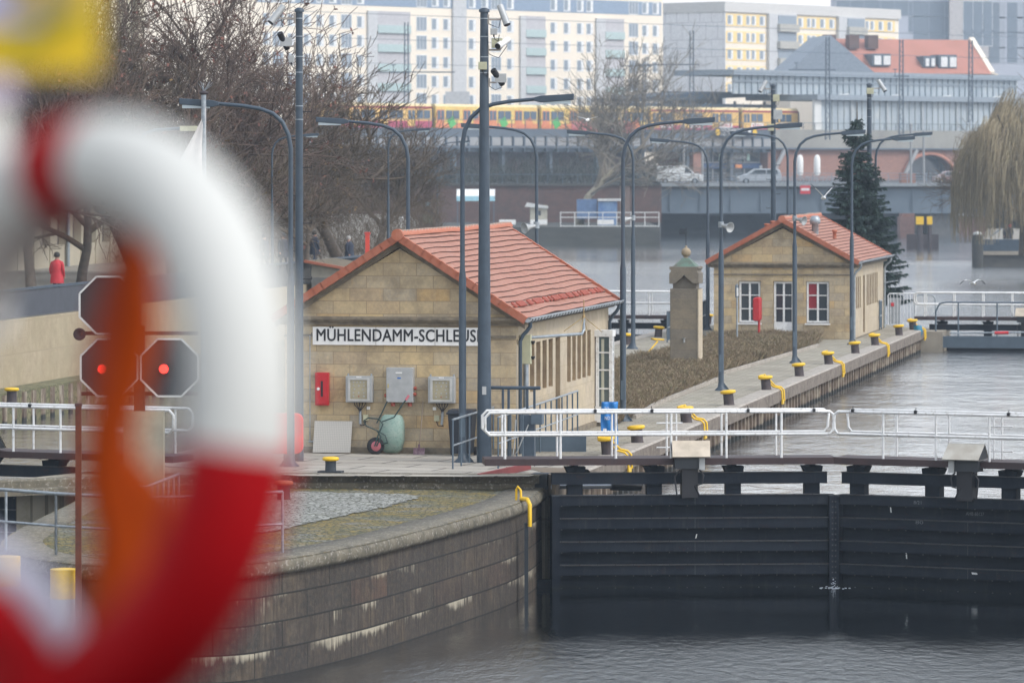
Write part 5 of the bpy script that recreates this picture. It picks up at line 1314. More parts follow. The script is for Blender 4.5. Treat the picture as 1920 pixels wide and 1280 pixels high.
# land behind the far shore
mb = MB(); mb.prism([(-400,452),(gx(1236,452),452),(gx(1236,452),999),(-400,999)], 'z', -6.5, 4.3); structure(mb, 'street', STREET)
mb = MB(); mb.prism([(gx(1236,452)+.02,520),(400,520),(400,999),(gx(1236,452)+.02,999)], 'z', -6.5, 4.28); structure(mb, 'street', STREET)
mb = MB(); mb.prism([(-400,418),(gx(1236,420),418),(gx(1236,420),452.02),(-400,452.02)], 'z', -6.5, .72); structure(mb, 'quay', mat('landing stage', (.075,.075,.065), .9, c2=(.05,.05,.045), scale=.4, stretch=(1,1,3)))
# left bank beyond the low hut
mb = MB(); mb.prism([wl(38.3,189), (-4.8,300), (-9,420), (-200,420), (-200,190), wl(90,189)], 'z', -6, .9); structure(mb, 'promenade', QUAYD)
mb = MB(); mb.prism([wl(38.35,189.2), (-5.0,300), (-9.5,419), (-190,419), (-190,190), wl(90,189.2)], 'z', .9, 1.9); structure(mb, 'promenade', PROM)
# brick retaining wall behind the landing stage
A = thing('retaining_wall', 'long dark brick wall behind the landing stage on the far shore', 'wall', (0,0,0))
MB().box(-120, gx(1240,451), 450.6, 451.9, .72, 4.34).out('wall', BRICKR, A); MB().box(-120, gx(1240,451), 450.4, 452.1, 4.34, 4.55).out('coping', QUAYD, A)
mb = MB(); x = -40
while x < gx(1240,451): mb.box(x, x+.06, 450.7, 450.76, 4.55, 5.5); x += 1.5
mb.box(-40, gx(1240,451), 450.7, 450.76, 5.44, 5.5); mb.out('railing', STEELB2, A)
# ---- road bridge
A = thing('road_bridge', 'grey steel road bridge carrying white vehicles over the river', 'bridge', (0,0,0))
CONCB = mat('blue grey bridge paint', (.13,.165,.20), .6, c2=(.10,.13,.16), scale=.3)
x0, x1 = gx(1238,478), 120
mb = MB(); mb.box(x0,x1,478,498,3.9,4.35); mb.out('deck', STREET, A)
mb = MB(); mb.box(x0,x1,477.6,478,4.15,4.50); mb.out('edge_beam', mat('pale edge beam', (.28,.30,.31), .7), A)
mb = MB(); mb.box(x0,x1,478.3,478.9,1.45,3.9); mb.box(x0,x1,478.15,479.1,1.3,1.45)
x = x0+1
while x < x1: mb.box(x,x+.12,478.1,478.3,1.45,3.9); x += 3.2
mb.box(x0,x1,496,496.6,1.5,3.9); mb.out('girder', CONCB, A)
mb = MB(); x = x0
while x < x1: mb.box(x,x+.08,477.7,477.78,4.5,5.55); x += 2.0
for z in (5.5,5.2,4.9): mb.box(x0,x1,477.7,477.78,z,z+.05)
mb.out('railing', mat('pale blue grey rail', (.25,.29,.33), .6), A)
for (xa,xb) in ((gx(1160,478),gx(1240,478)),(gx(1745,478),gx(1800,478))):
    MB().box(xa,xb,479,497,-6,3.9).out('abutment', mat('bridge pier concrete', (.16,.155,.15), .9), A)
# below and behind the bridge: dark lower quay and rooms
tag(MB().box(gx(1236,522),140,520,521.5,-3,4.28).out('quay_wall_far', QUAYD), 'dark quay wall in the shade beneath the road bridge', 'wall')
A = thing('pier_pavilion', 'brick and glass river pavilion seen beneath the road bridge', 'building', (gx(1690,505), 505, -.5))
mb = MB(); mb.box(0,1.6,0,3,0,6); mb.out('wall', BRICKO, A); mb = MB(); mb.box(1.6,9,.3,3,1.9,4.6); mb.out('glazing', GLASS, A)
mb = MB(); mb.box(1.6,9.2,-.1,0,1.2,1.6)
for k in range(6): mb.box(1.8+1.4*k,1.88+1.4*k,.15,.28,1.9,4.6)
mb.box(3,7.5,.15,.28,2.9,3.0); mb.out('frame', OFFW, A)
MB().box(-.2,9.5,-.4,3,-1,1.1).out('base', mat('pinkish plinth', (.30,.17,.14), .8), A)
# no entry sign on the bridge
A = thing('navigation_sign', 'rectangular red and white no entry board hung on the bridge girder', 'sign', (gx(1510,477), 477.2, gz(356,477)), 0)
MB().box(-.53,.53,-.05,.0,-.42,.46).out('board', REDSIGN, A); MB().box(-.43,.43,-.06,-.051,-.08,.17).out('white_bar', WHITE, A)
# dolphins with yellow heads
for i, (px, py) in enumerate(((1725,450),(1743,450))):
    A = thing('mooring_pile', ('left' if i == 0 else 'right')+' of the two dark mooring piles with yellow heads before the bridge', 'mooring pile', (gx(px,400), 400, -1.5), 0, 'yellow headed piles before the bridge')
    MB().tube([(0,0,-2),(0,0,2.7)], .28 if i==0 else .2, 10).out('pile', BOLL, A); MB().box(-.36+.12*i,.30-.08*i,-.3,.3,2.9-.2,3.4).out('yellow_head', YEL, A)
tag(MB().box(gx(1700,402),gx(1760,402),402,402.3,-1.2,.3).out('mooring_beam', BOLL), 'dark mooring beam between the yellow headed piles', 'beam')

# ---- railway viaduct, train and station run at 46 degrees to the view
V0 = Vector((gx(770,548), 548, 0)); V1 = Vector((gx(1530,602), 602, 0)); vd = (V1-V0).normalized(); VANG = math.atan2(vd.y, vd.x)
def vx(px):                                # distance along the viaduct line at a photo column
    k = (px-960)/FPX; d = V0 - Vector((0,0,0)); return (k*V0.y - V0.x)/(vd.x - k*vd.y)
A = thing('railway_viaduct', 'long steel and brick railway viaduct below the yellow train', 'viaduct', V0, VANG)
VST = mat('blue grey viaduct steel', (.10,.125,.155), .7, c2=(.075,.095,.12), scale=.2); VPAN = mat('grey parapet panels', (.30,.30,.30), .8, c2=(.24,.24,.25), scale=.15)
a0, a1, a2, a3 = -55, vx(1440), vx(1900), 130
MB().box(a0,a1,-.3,10,9.9,10.85).out('parapet', VST, A); 
mb = MB(); x = a0
while x < a1: mb.box(x+.15,x+1.75,-.55,-.31,8.75,9.75); x += 1.95
mb.out('panels', VPAN, A)
mb = MB(); mb.box(a0,a1,-.30,10,8.0,9.9); x = a0
while x < a1: mb.box(x-.1,x+.08,-.75,-.3,8.0,9.9); x += 1.95
mb.box(a0,a1,-.8,-.3,8.45,8.7); mb.out('girder', VST, A)
x = a0+3
while x < a1: MB().box(x,x+.5,.2,.8,4.2,8.0).out('column', VST, A); x += 8.5
MB().box(a0,vx(1262),6,8,4.2,8.0).out('arch_wall', BRICKR, A)
MB().box(vx(1298),vx(1316),-.2,6,4.2,8.0).out('brick_pier', BRICKO, A)
# brick section with arches on the right
mb = MB(); b0 = a1; n = 0; z0, z1 = 4.2, 8.55
arches = [(vx(1692), vx(1790)), (vx(1840), vx(1930))]
xs = b0
for (p, q) in arches:
    mb.box(xs, p, 0, 8, z0, z1); c = (p+q)/2; R = (q-p)/2; zc_ = 4.3; N = 14; top = z1
    pts = [(c+R*math.cos(math.pi*k/N), zc_+min(3.6,R*.62)*math.sin(math.pi*k/N)) for k in range(N+1)]
    for k in range(N):
        mb.prism([pts[k], (pts[k][0], top), (pts[k+1][0], top), pts[k+1]], 'y', 0, 8)
    xs = q
mb.box(xs, a3, 0, 8, z0, z1); mb.out('brick_wall', BRICKO, A)
for (p, q) in arches: 
    mb = MB(); c = (p+q)/2; R = (q-p)/2; h = min(3.6,R*.62); mb.tube([(c+(R+.1)*math.cos(math.pi*k/14), -.1, 4.3+(h+.1)*math.sin(math.pi*k/14)) for k in range(15)], .28, 6)
    mb.out('arch_ring', mat('salmon arch brick', (.50,.22,.15), .85) if 'salmon arch brick' not in bpy.data.materials else bpy.data.materials['salmon arch brick'], A)
for (p, q) in arches: MB().box(p, q, 1.2, 1.4, 4.2, 8.4).out('arch_glazing', GLASS, A)
MB().box(a1,a3,-.6,9,8.55,11.0).out('stone_parapet', mat('grey stone band', (.28,.27,.24), .85, c2=(.22,.21,.19), scale=.3), A)
MB().box(a1,a3,-.8,9,8.4,8.6).out('string_course', VST, A)
x = a0
while x < a3: MB().box(x,x+.07,-.5,-.44,10.85,11.85).out('rail_post', VST, A); x += 2.4
MB().box(a0,a3,-.49,-.45,11.85,11.92).out('top_rail', VST, A)
for px in (1452, 1700): 
    x = vx(px); MB().beam((x-1.8,-.8,4.4),(x+1.2,-.8,8.4),.5,.3,(0,1,0)).out('strut', VPAN, A)
# shop front under the viaduct
A = thing('shop_front', 'dark glazed shop row with pale station name sign under the viaduct', 'shop front', V0, VANG)
s0, s1 = vx(1320), vx(1440)
MB().box(s0-3,s1+4,1.6,1.7,4.3,8.0).out('glazing', GLASS, A)
mb = MB(); k = s0-3
while k < s1+4: mb.box(k,k+.18,1.4,1.6,4.3,8.0); k += 3.1
mb.box(s0-3,s1+4,1.35,1.6,6.6,6.75); mb.out('frame', VPAN, A)
MB().box(s0-1.5,s1+1,1.2,1.38,5.9,6.55).out('fascia', mat('deep blue fascia', (.02,.06,.16), .6), A)
sw = vx(1410)-vx(1366); text_obj('Jannowitzbrücke', WHITE, A, sw, .62, vx(1366), 1.1, 7.02, .03)
for px in (1361,1413): MB().box(vx(px),vx(px)+.5,1.1,1.2,6.9,7.75).out('station_emblem', mat('mint emblem', (.55,.75,.65), .5) if px == 1361 else bpy.data.materials['mint emblem'], A)
MB().box(vx(1390),vx(1402),1.0,1.15,5.95,6.4).out('orange_sign', mat('orange light box', (.75,.28,.08), .5), A)
MB().box(vx(1448),vx(1457),1.0,1.15,5.9,6.3).out('cyan_sign', mat('cyan light box', (.02,.45,.5), .5), A); MB().box(vx(1436),vx(1444),1.0,1.15,5.9,6.25).out('white_sign', WHITE, A)
MB().box(vx(1322),vx(1327),1.0,1.15,5.8,6.3).out('blue_sign', mat('bright blue sign', (.05,.25,.7), .5), A)
# banner on the viaduct
A = thing('banner', 'long dark banner with white capitals and yellow discs on the viaduct parapet', 'banner', V0, VANG)
c0, c1 = vx(1330), vx(1408); MB().box(c0,c1,-1.0,-.95,10.0,11.15).out('cloth', mat('dark banner cloth', (.03,.045,.07), .7), A)
text_obj('HOLZMARKTSTR. 7', WHITE, A, (c1-c0)*.60, .42, c0+(c1-c0)*.14, -1.02, 10.65, .02); text_obj('MO - SA 7-21', WHITE, A, (c1-c0)*.40, .36, c0+(c1-c0)*.14, -1.02, 10.12, .02)
mb = MB()
for x in (c0+(c1-c0)*.06, c0+(c1-c0)*.95): mb.tube([(x,-1.06,10.58),(x,-1.0,10.58)], .42, 16)
mb.out('yellow_disc', YEL, A); MB().tube([(c0+(c1-c0)*.82,-1.06,10.8),(c0+(c1-c0)*.82,-1.0,10.8)], .28, 12).out('white_disc', WHITE, A)
A = thing('advert_board', 'long red advertising board on the viaduct behind the pale bare tree', 'sign', V0, VANG)
MB().box(vx(1062),vx(1176),-1.0,-.9,10.4,11.7).out('board', mat('red advert', (.50,.06,.08), .6, c2=(.62,.25,.25), scale=1.3), A)

# ---- train: separate cars coupled
TY = mat('ochre train paint', (.72,.45,.13), .5, c2=(.66,.41,.12)); TR = mat('dark red train band', (.32,.03,.05), .5); TRP = mat('raspberry train panel', (.42,.05,.11), .5)
TYB = mat('bright yellow advert wrap', (.75,.55,.14), .5, c2=(.70,.42,.13), scale=.7, c3=(.25,.35,.18)); TWN = mat('train window', (.06,.10,.15), .2, spec=.7); TORG = mat('orange advert patch', (.66,.25,.10), .5, c2=(.60,.16,.09), scale=1.5)
def car(xa, xb, kind, lab):
    T = thing('train_car', lab, 'train', V0 + vd*xa + Vector((-vd.y, vd.x, 0))*3.4, VANG, 'coupled cars of the yellow train')
    L = xb-xa; z0, z1 = 10.9, 13.85; body = TY if kind != 'wrap' else TYB
    MB().box(.15,L-.15,0,2.9,z0,13.55).out('body', body, T)
    mb = MB(); mb.prism([(0,13.55),(.25,13.85),(2.65,13.85),(2.9,13.55)], 'x', .15, L-.15); mb.out('roof', mat('pale yellow roof', (.75,.60,.33), .6) if 'pale yellow roof' not in bpy.data.materials else bpy.data.materials['pale yellow roof'], T)
    if kind != 'wrap': MB().box(.15,L-.15,-.03,-.001,13.25,13.5).out('roof_stripe', TR, T)
    MB().box(.15,L-.15,-.03,-.001,z0,11.75 if kind=='red' else 11.5).out('skirt', {'red':TRP,'wrap':TORG,'atala':TRP}[kind], T)
    n = int(L/4.4); w = L/n
    for k in range(n):
        x = k*w
        D = MB().box(x+.35,x+1.65,-.05,-.002,11.1,13.15).out('door', {'red':body,'wrap':TORG,'atala':body}[kind], T)
        for s in (.42,1.06): MB().box(x+s,x+s+.5,-.08,-.051,11.95,13.05).out('door_pane', TWN, D)
        for s in ((1.95,1.05),(3.15,1.05)):
            if x+s[0]+s[1] < L-.2: MB().box(x+s[0],x+s[0]+s[1],-.06,-.002,12.05,13.05).out('window', TWN, T)
        if kind == 'atala':
            P_ = MB().box(x+1.85,x+4.3,-.06,-.031,11.15,11.85).out('advert_panel', WHITEP, T)
            text_obj('ATALA', REDSIGN, T, 1.9, .42, x+2.1, -.07, 11.3, .02)
        if kind == 'wrap': MB().obox((x+2.9,-.05,11.6),(.5,0,.3),(0,.01,0),(-.3,0,.5)).out('advert_patch', TORG if k % 2 else mat('green advert patch %d' % k, (.10,.45,.12), .5), T)
    MB().box(L-.15,L+.6,.4,2.5,z0+.2,13.4).out('gangway', DARKG, T)
xe = vx(1530); cl = 18.4
cars = [('atala','last train car entering the station hall, white panels with red ATALA letters'),('atala','train car with white ATALA panels, left of the camera mast'),('wrap','yellow advert wrapped train car right of the pale bare tree'),('wrap','yellow advert wrapped train car behind the pale bare tree'),('red','ochre train car with a raspberry skirt left of the thick mast')]
xg = [(vx(1427), vx(1534)), (vx(1256), vx(1423)), (vx(1050), vx(1252)), (vx(852), vx(1046)), (vx(640), vx(848))]
for (kd, lab), (xa, xb) in zip(cars, xg): car(xa, xb, kd, lab)

# ---- catenary masts
def lattice(px, Y, yt, yb, lab, arm=None, w=.55):
    A = thing('catenary_mast', lab, 'mast', (gx(px,Y), Y, gz(yb,Y)), 0, 'lattice masts above the railway'); H = gz(yt,Y)-gz(yb,Y)
    mb = MB()
    for sx in (-1,1):
        for sy in (-1,1): mb.beam((sx*w/2,sy*w/2,0),(sx*w*.38,sy*w*.38,H),.10,.10)
    z = 0; k = 0
    while z < H-.6:
        s = 1 if k % 2 else -1; mb.beam((s*w*.48,-w/2,z),(-s*w*.45,-w/2,z+.62),.05,.05,(0,1,0)); mb.beam((s*w*.48,w/2,z),(-s*w*.45,w/2,z+.62),.05,.05,(0,1,0)); z += .62; k += 1
    mb.out('lattice', VST, A)
    if arm:
        for (zf, xa, xb) in arm:
            m2 = MB(); m2.beam((xa,0,H*zf),(xb,0,H*zf),.12,.16); m2.beam((xa*.8,0,H*zf),(xa*.8,0,H*zf+.9),.1,.1) ; m2.beam((xa*.8-.3,0,H*zf+.9),(xa*.8+.3,0,H*zf+.9),.1,.1); m2.out('cross_arm', VST, A)
lattice(1297,575,58,270,'lattice railway mast with a long arm left of the yellow flats', [(.70,-7,1.0)])
lattice(1552,580,70,262,'lattice railway mast before the grey slate gable', [(.68,-5,1)])
lattice(1690,585,75,255,'lattice railway mast before the red dormers', [(.62,-1,1)])
lattice(1820,585,76,230,'lattice railway mast before the right part of the red roof')
lattice(762,560,42,250,'lattice railway mast over the ochre car at the left', [(.55,-2,6)])
lattice(1208,570,110,250,'short lattice mast behind the pale bare tree', [(.9,-3,1)], .4)
mb = MB()
for z, s in ((24.5,.06),(21.5,.06),(18.6,.05)): mb.beam(V0+vd*-20+Vector((0,0,z)), V0+vd*120+Vector((0,0,z-.4)), s, s)
tag(mb.out('overhead_wires', VST), 'thin overhead wires strung above the railway', 'wires', kind='stuff')
def undergrowth(name, lab, n, fpos, hh, m, seed):
    mb = MB(); rr = random.Random(seed)
    for k in range(n):
        p = fpos(rr); h = hh*(.7+.5*noise.noise(Vector((p.x*.3, p.y*.1, seed)))); z0 = h*rr.random()**1.3; a = p+Vector((0,0,z0)); e = a+Vector((rr.gauss(0,.25),rr.gauss(0,.25),rr.uniform(.1,.6)))
        w = .012; mb.add([a, a+Vector((w,0,0)), e+Vector((w*.5,0,0)), e], [(0,1,2,3)]); c = a.lerp(e,.5); g = c+Vector((rr.gauss(0,.15),rr.gauss(0,.1),rr.uniform(-.1,.2))); mb.add([c, c+Vector((w*.7,0,.01)), g, g+Vector((0,0,.01))], [(0,1,2,3)])
    return tag(mb.out(name, m), lab, 'shrubs', kind='stuff')
undergrowth('shrubbery', 'brown leafless undergrowth below the trees of the left bank', 26000, lambda r: Vector((gx(r.uniform(-60,830),(q:=r.uniform(214,236))), q, 1.9)), 4.2, TWIG, 5)

# ---- station
A = thing('station_hall', 'long glazed station hall with stepped roof behind the fir tree', 'building', V0 + Vector((-vd.y,vd.x,0))*0, VANG)
HGL = mat('pale hall glazing', (.38,.43,.46), .4, c2=(.27,.32,.36), scale=.35, stretch=(1,1,.4), c3=(.46,.48,.46)); HST = mat('grey blue hall steel', (.26,.30,.34), .6)
h0, h1 = vx(1528), vx(1950)
def hz_(y, px): Y = V0.y + vd.y*vx(px); return gz(y, Y)
z0, zA, zB, zC, zD = 10.9, hz_(190,1700), hz_(180,1700), hz_(146,1700), hz_(136,1700)
MB().box(h0,h1,.3,.4,z0,zA).out('lower_glazing', HGL, A)
mb = MB(); x = h0; k = 0
while x < h1: 
    w_ = .30 if k % 6 == 0 else .10; mb.box(x,x+w_,.0 if k % 6 == 0 else .15,.3,z0,zA); x += 1.25; k += 1
mb.out('mullions', mat('pale hall frame', (.42,.44,.45), .6), A)
MB().box(h0-.3,h1,-.7,12,zA,zB).out('cornice', HST, A)
MB().box(h0-12,h1,4.0,4.1,zB,zC).out('upper_glazing', HGL, A)
mb = MB(); x = h0-12
while x < h1: mb.box(x,x+.12,3.85,4.0,zB,zC); x += 1.25
mb.box(h0-12,h1,3.8,3.99,zC-.9,zC-.7); mb.out('upper_mullions', HST, A)
MB().box(h0-12.5,h1,3.3,14,zC,zD).out('roof', HST, A)
MB().box(h0-.2,h0+1.2,-.1,.29,z0,zA).out('corner_pier', OFFW, A)
for k in range(5): x = h0+6+k*11; MB().beam((x,1,zB),(x+5,3.4,zB-.0+.2),.15,.15).out('roof_stay', OFFW, A)
A = thing('platform_canopy', 'dark blue platform canopy behind the train, left of the station hall', 'canopy', V0, VANG)
p0, p1 = vx(1278), vx(1526)
mb = MB(); mb.prism([(p0,hz_(183,1280)),(vx(1400),hz_(171,1400)),(p1,hz_(172,1520)),(p1,hz_(180,1520)),(p0,hz_(190,1280))], 'y', 8, 16); mb.out('roof', mat('dark blue canopy', (.035,.06,.09), .7), A)
MB().box(p0-4,p1,6.5,7.5,hz_(200,1400),hz_(194,1400)).out('lower_roof', bpy.data.materials['dark blue canopy'], A)
MB().box(vx(1415),p1,16.2,16.6,13.5,hz_(170,1500)).out('back_wall', mat('hall gloom', (.05,.07,.09), .8), A)  # dark sheet, the gloom of the hall opening put into its colour
mb = MB(); x = p0+2
while x < p1: mb.box(x,x+.25,8.5,8.8,11,hz_(188,1400)); x += 6
mb.out('posts', HST, A)

# ---- apartment slabs
def slab(name, lab, C, ang, length, depth, H, m, endm):
    A = thing(name, lab, 'building', C, ang)
    MB().box(0,length,0,depth,0,H).out('walls', [m], A); return A
WALLW = mat('cream apartment render', (.82,.73,.60), .85, c2=(.78,.69,.57), scale=.15); WGREY = mat('grey stair tower render', (.56,.56,.56), .85); BLUEP = mat('dusty blue panel', (.25,.32,.42), .8)
WINM = mat('far window glass', (.22,.26,.31), .35, c2=(.24,.28,.32), scale=.2); WINF = mat('white window frame', (.78,.78,.77), .7)
def winmesh(w, h, split=1):
    mb = MB(); mb.box(-w/2,w/2,-.05,-.002,-h/2,h/2); mb.mi = 1
    n = split+1; g = .1; pw = (w-g*(n+1))/n
    for k in range(n): 
        if k % 2 and split == 1: continue
        mb.box(-w/2+g+k*(pw+g), -w/2+g+k*(pw+g)+pw*(1.35 if split==1 else 1), -.07,-.051,-h/2+g*1.6,h/2-g)
    return mb
def place_windows(A, spec, frame=WINF, glass=WINM, cap=100):
    protos = {}; cnt = 0; rest = MB()
    for (x, z, w, h, sp) in spec:
        cnt += 1
        if cnt > cap: 
            wm = winmesh(w,h,sp); wm.xf(Matrix.Translation((x,0,z))); b = len(rest.v); rest.v += wm.v
            for f, mi in zip(wm.f, wm.m): rest.f.append(tuple(b+i for i in f)); rest.m.append(mi); rest.sm.append(False)
            continue
        k = (w,h,sp)
        if k not in protos:
            o = winmesh(w,h,sp).out('window', [frame, glass], A); protos[k] = o
        else: o = protos[k].copy(); SC.collection.objects.link(o); o.parent = A
        o.location = (x, 0, z)
    if rest.v: o = rest.out('window', [frame, glass], A); o['kind'] = 'stuff'
# slab 1
E1 = Vector((gx(1243,688), 688, 0)); ang = math.radians(45.6); d1 = Vector((math.cos(ang), math.sin(ang), 0)); LEN = 118
O1 = E1 - d1*LEN
S1 = slab('apartment_block', 'long cream apartment slab filling the top left behind the bare trees', O1 + Vector((0,0,4.2)), ang, LEN, 13, 34, WALLW, WGREY)
def fx(O, d, px): k = (px-960)/FPX; return (k*O.y - O.x)/(d.x - k*d.y)
cols = [(45,1.2,2),(112,1.2,2),(180,1.0,2),(252,1.9,2),(327,1.1,1)] ; spec = []
cl_ = [(45,1),(112,1),(180,1),(252,2),(327,1),(650,2),(722,1),(783,1),(918,1),(985,1),(1045,2),(1120,1),(1350,1),(1420,1),(1490,1),(1540,1),(1772,2),(1835,1),(1890,1),(-40,1),(-110,2),(-170,1)]
rows = [29.95,26.55,23.85,21.05,18.3,15.6]
for ri, z in enumerate(rows):
    for (c, k) in cl_:
        px = 560+c/2.824; x = fx(O1, d1, px); spec.append((x, z-4.2, 2.1 if k == 2 else 1.45, 1.75 if k == 1 else 2.15, k))
spec.sort(key=lambda s: -s[1])
place_windows(S1, spec, cap=100)
mb = MB(); xL = fx(O1,d1,480)
mb.box(xL, LEN-.4, -.04, -.001, 28.9-4.2, 30.9-4.2); mb.out('blue_band', BLUEP, S1)
for (ca, cb) in ((360,410),(810,880),(1168,1196),(1570,1616)):
    MB().box(fx(O1,d1,560+ca/2.824), fx(O1,d1,560+cb/2.824), -.35, -.045, 0, 28.2-4.2 if ca != 810 else 33).out('stair_strip', WGREY, S1)
BALG = mat('mint balcony glass', (.42,.52,.50), .4, c2=(.36,.45,.45))
for (ca, cb) in ((410,590),(1196,1306),(1616,1722)):
    xa, xb = fx(O1,d1,560+ca/2.824), fx(O1,d1,560+cb/2.824)
    MB().box(xa, xb, -.05, -.002, 6, 28.2-4.2).out('loggia', mat('grey lilac loggia', (.50,.48,.49), .8) if 'grey lilac loggia' not in bpy.data.materials else bpy.data.materials['grey lilac loggia'], S1)
    for z in rows[1:]:
        B = MB().box(xa+.1, xb-.1, -.35, -.06, z-4.2-1.45, z-4.2-.35).out('balcony', BALG, S1)
A = S1
# low grey roof box before the slab
tag(MB().box(gx(835,600),gx(880,600),600,606,11,gz(172,600)).out('plant_room', WGREY), 'small grey flat roofed box above the train near the thick mast', 'building')
# slab 2
C2 = Vector((gx(1358,720), 720, 4.2)); a2_ = math.atan2(38,30.5); d2 = Vector((math.cos(a2_), math.sin(a2_), 0)); L2 = 49.5
S2 = thing('apartment_block', 'lower apartment block with yellow window bands and a plain grey end wall', 'building', C2, a2_)
MB().box(0,L2,0,15,0,27.6).out('walls', WALLW, S2)
O2 = Vector((C2.x, C2.y, 0)); xs_ = lambda c: fx(O2, d2, 1230+c/2.783)
YB = mat('soft yellow render', (.86,.64,.27), .85, c2=(.82,.60,.25)); r2 = [29.35,26.6,23.85,21.1,18.4]
for z in r2:
    for (ca,cb) in ((362,572),(722,936),(1078,1245)): MB().box(xs_(ca),xs_(cb),-.05,-.001,z-4.2-.95,z-4.2+.95).out('yellow_band', YB, S2)
sp = []
for z in r2:
    for (c,w) in ((385,1),(435,1),(480,.8),(508,.8),(553,1),(753,1),(797,.8),(822,.8),(868,1),(916,1),(1102,.8),(1128,.8),(1172,1),(1219,1)): sp.append((xs_(c), z-4.2, 1.5*w, 1.55, 1))
W2 = []
for s in sp: W2.append(s)
place_windows(S2, [(x,z,w,h,k) for x,z,w,h,k in W2])
for o in S2.children:
    if o.name.startswith('window'): o.location.y = -.05
for (ca,cb) in ((576,720),(940,1076)):
    MB().box(xs_(ca),xs_(cb),-.6,-.06,0,26.4).out('loggia_tower', WGREY, S2)
    for z in r2: MB().box(xs_(ca)+2.2,xs_(cb)-.1,-1.2,-.61,z-4.2-1.6,z-4.2-.4).out('balcony', mat('beige balcony', (.45,.43,.38), .8) if 'beige balcony' not in bpy.data.materials else bpy.data.materials['beige balcony'], S2); MB().box(xs_(ca)+2.4,xs_(cb)-.3,-.7,-.61,z-4.2-.35,z-4.2+1.0).out('balcony_window', WINM, S2)
MB().box(-.12,0,-.3,16,0,27.7).out('end_wall', masonry('grey clad end wall', [(.78,.77,.77),(.81,.80,.80)], 2.3, 2.75, (.44,.43,.44), .05), S2)
MB().box(-.3,L2+.2,-.35,15.2,26.4,28.0).out('attic', mat('pale attic', (.62,.60,.57), .8), S2)
# red roofed house
A = thing('red_roofed_house', 'long house with orange red tiled roof and dormers behind the station hall', 'building', (gx(1560,660),660,0), math.radians(20))
def lx(px): return (px-1560)*660/FPX/math.cos(math.radians(20))
zr, ze = gz(73,668), gz(132,660)
MB().box(lx(1500),lx(1884),0,14,4,ze-.3).out('walls', WALLW, A)
ROOFR = mat('far red tiles', (.42,.17,.12), .8, c2=(.37,.15,.10), scale=.4)
mb = MB(); mb.prism([(-.6,ze-.4),(7,zr),(14.6,ze-.4)], 'x', lx(1567), lx(1868)); mb.out('roof', ROOFR, A)
mb = MB(); mb.prism([(0,4),(0,ze),(7,zr+.4),(14,ze),(14,4)], 'x', lx(1868), lx(1868)+.8); mb.out('end_gable', WALLW, A)
for (pa,pb,yt,yb) in ((1640,1676,103,123),(1740,1763,107,125),(1770,1805,104,126)):
    MB().box(lx(pa),lx(pb),.4,5,gz(yb,660),gz(yt-3,660)).out('dormer', VST, A)
    for q in range(2): MB().box(lx(pa)+.3+q*(lx(pb)-lx(pa))/2,lx(pa)+(q+1)*(lx(pb)-lx(pa))/2-.1,.3,.39,gz(yb-2,660),gz(yt+1,660)).out('dormer_window', WINF, A)
for px in (1580,1625,1662): MB().box(lx(px)-.8,lx(px)+.8,4,5.4,zr-1.5,zr+.5).out('chimney', BRICKR, A)
A = thing('slate_gable', 'grey blue triangular slate gable beside the red roof', 'building', (gx(1557,640),640,0), math.radians(8))
mb = MB(); w_ = (1645-1482)*640/FPX/2; mb.prism([(-w_,gz(137,640)),(w_+.3,gz(137,640)),(0,gz(66,640))], 'y', 0, 14); mb.out('roof', mat('pale slate', (.25,.29,.34), .7), A)
MB().box(-w_+.5,w_-.5,.5,13,4,gz(137,640)).out('walls', WALLW, A)
# towers
TWL = mat('grey lilac tower render', (.50,.52,.58), .85, c2=(.47,.49,.55)); TWP = mat('pale tower render', (.58,.54,.52), .85)
TWG = mat('dark tower glazing', (.20,.24,.29), .5)
A = thing('tower_block', 'wide blue grey tower block behind the red roofs', 'building', (gx(1570,860),860,4)); MB().box(0,gx(1780,860)-gx(1570,860),0,18,0,48).out('walls', TWL, A)
place_windows(A, [(gx(1230+c/2.783,860)-gx(1570,860), gz(y/2.783,860)-4, w, 3.0, 2) for c,y,w in ((1050,43,8),(1208,45,8),(1350,48,2.4),(1350,130,2.4),(1465,48,9),(1465,128,9),(1465,196,9))], frame=mat('tower frame', (.42,.45,.50), .7), glass=TWG)
A = thing('tower_block', 'pale pinkish tower block face with paired dark windows', 'building', (gx(1780.5,858),858,4)); MB().box(0,gx(1853,858)-gx(1780,858),0,18,0,48).out('walls', TWP, A)
place_windows(A, [(gx(1230+1678/2.783,858)-gx(1780,858), gz(y/2.783,858)-4, 5.6, 3.2, 2) for y in (50,130,200)], glass=TWG)
A = thing('tower_block', 'blue grey tower block at the right edge with small square windows', 'building', (gx(1854,862),862,4)); MB().box(0,30,0,18,0,48).out('walls', TWL, A)
place_windows(A, [(gx(1230+c/2.783,862)-gx(1854,862), gz(y/2.783,862)-4, 3.1, 3.1, 1) for c in (1780,1873,1960) for y in (55,132,212,290)], frame=bpy.data.materials['tower frame'], glass=TWG)

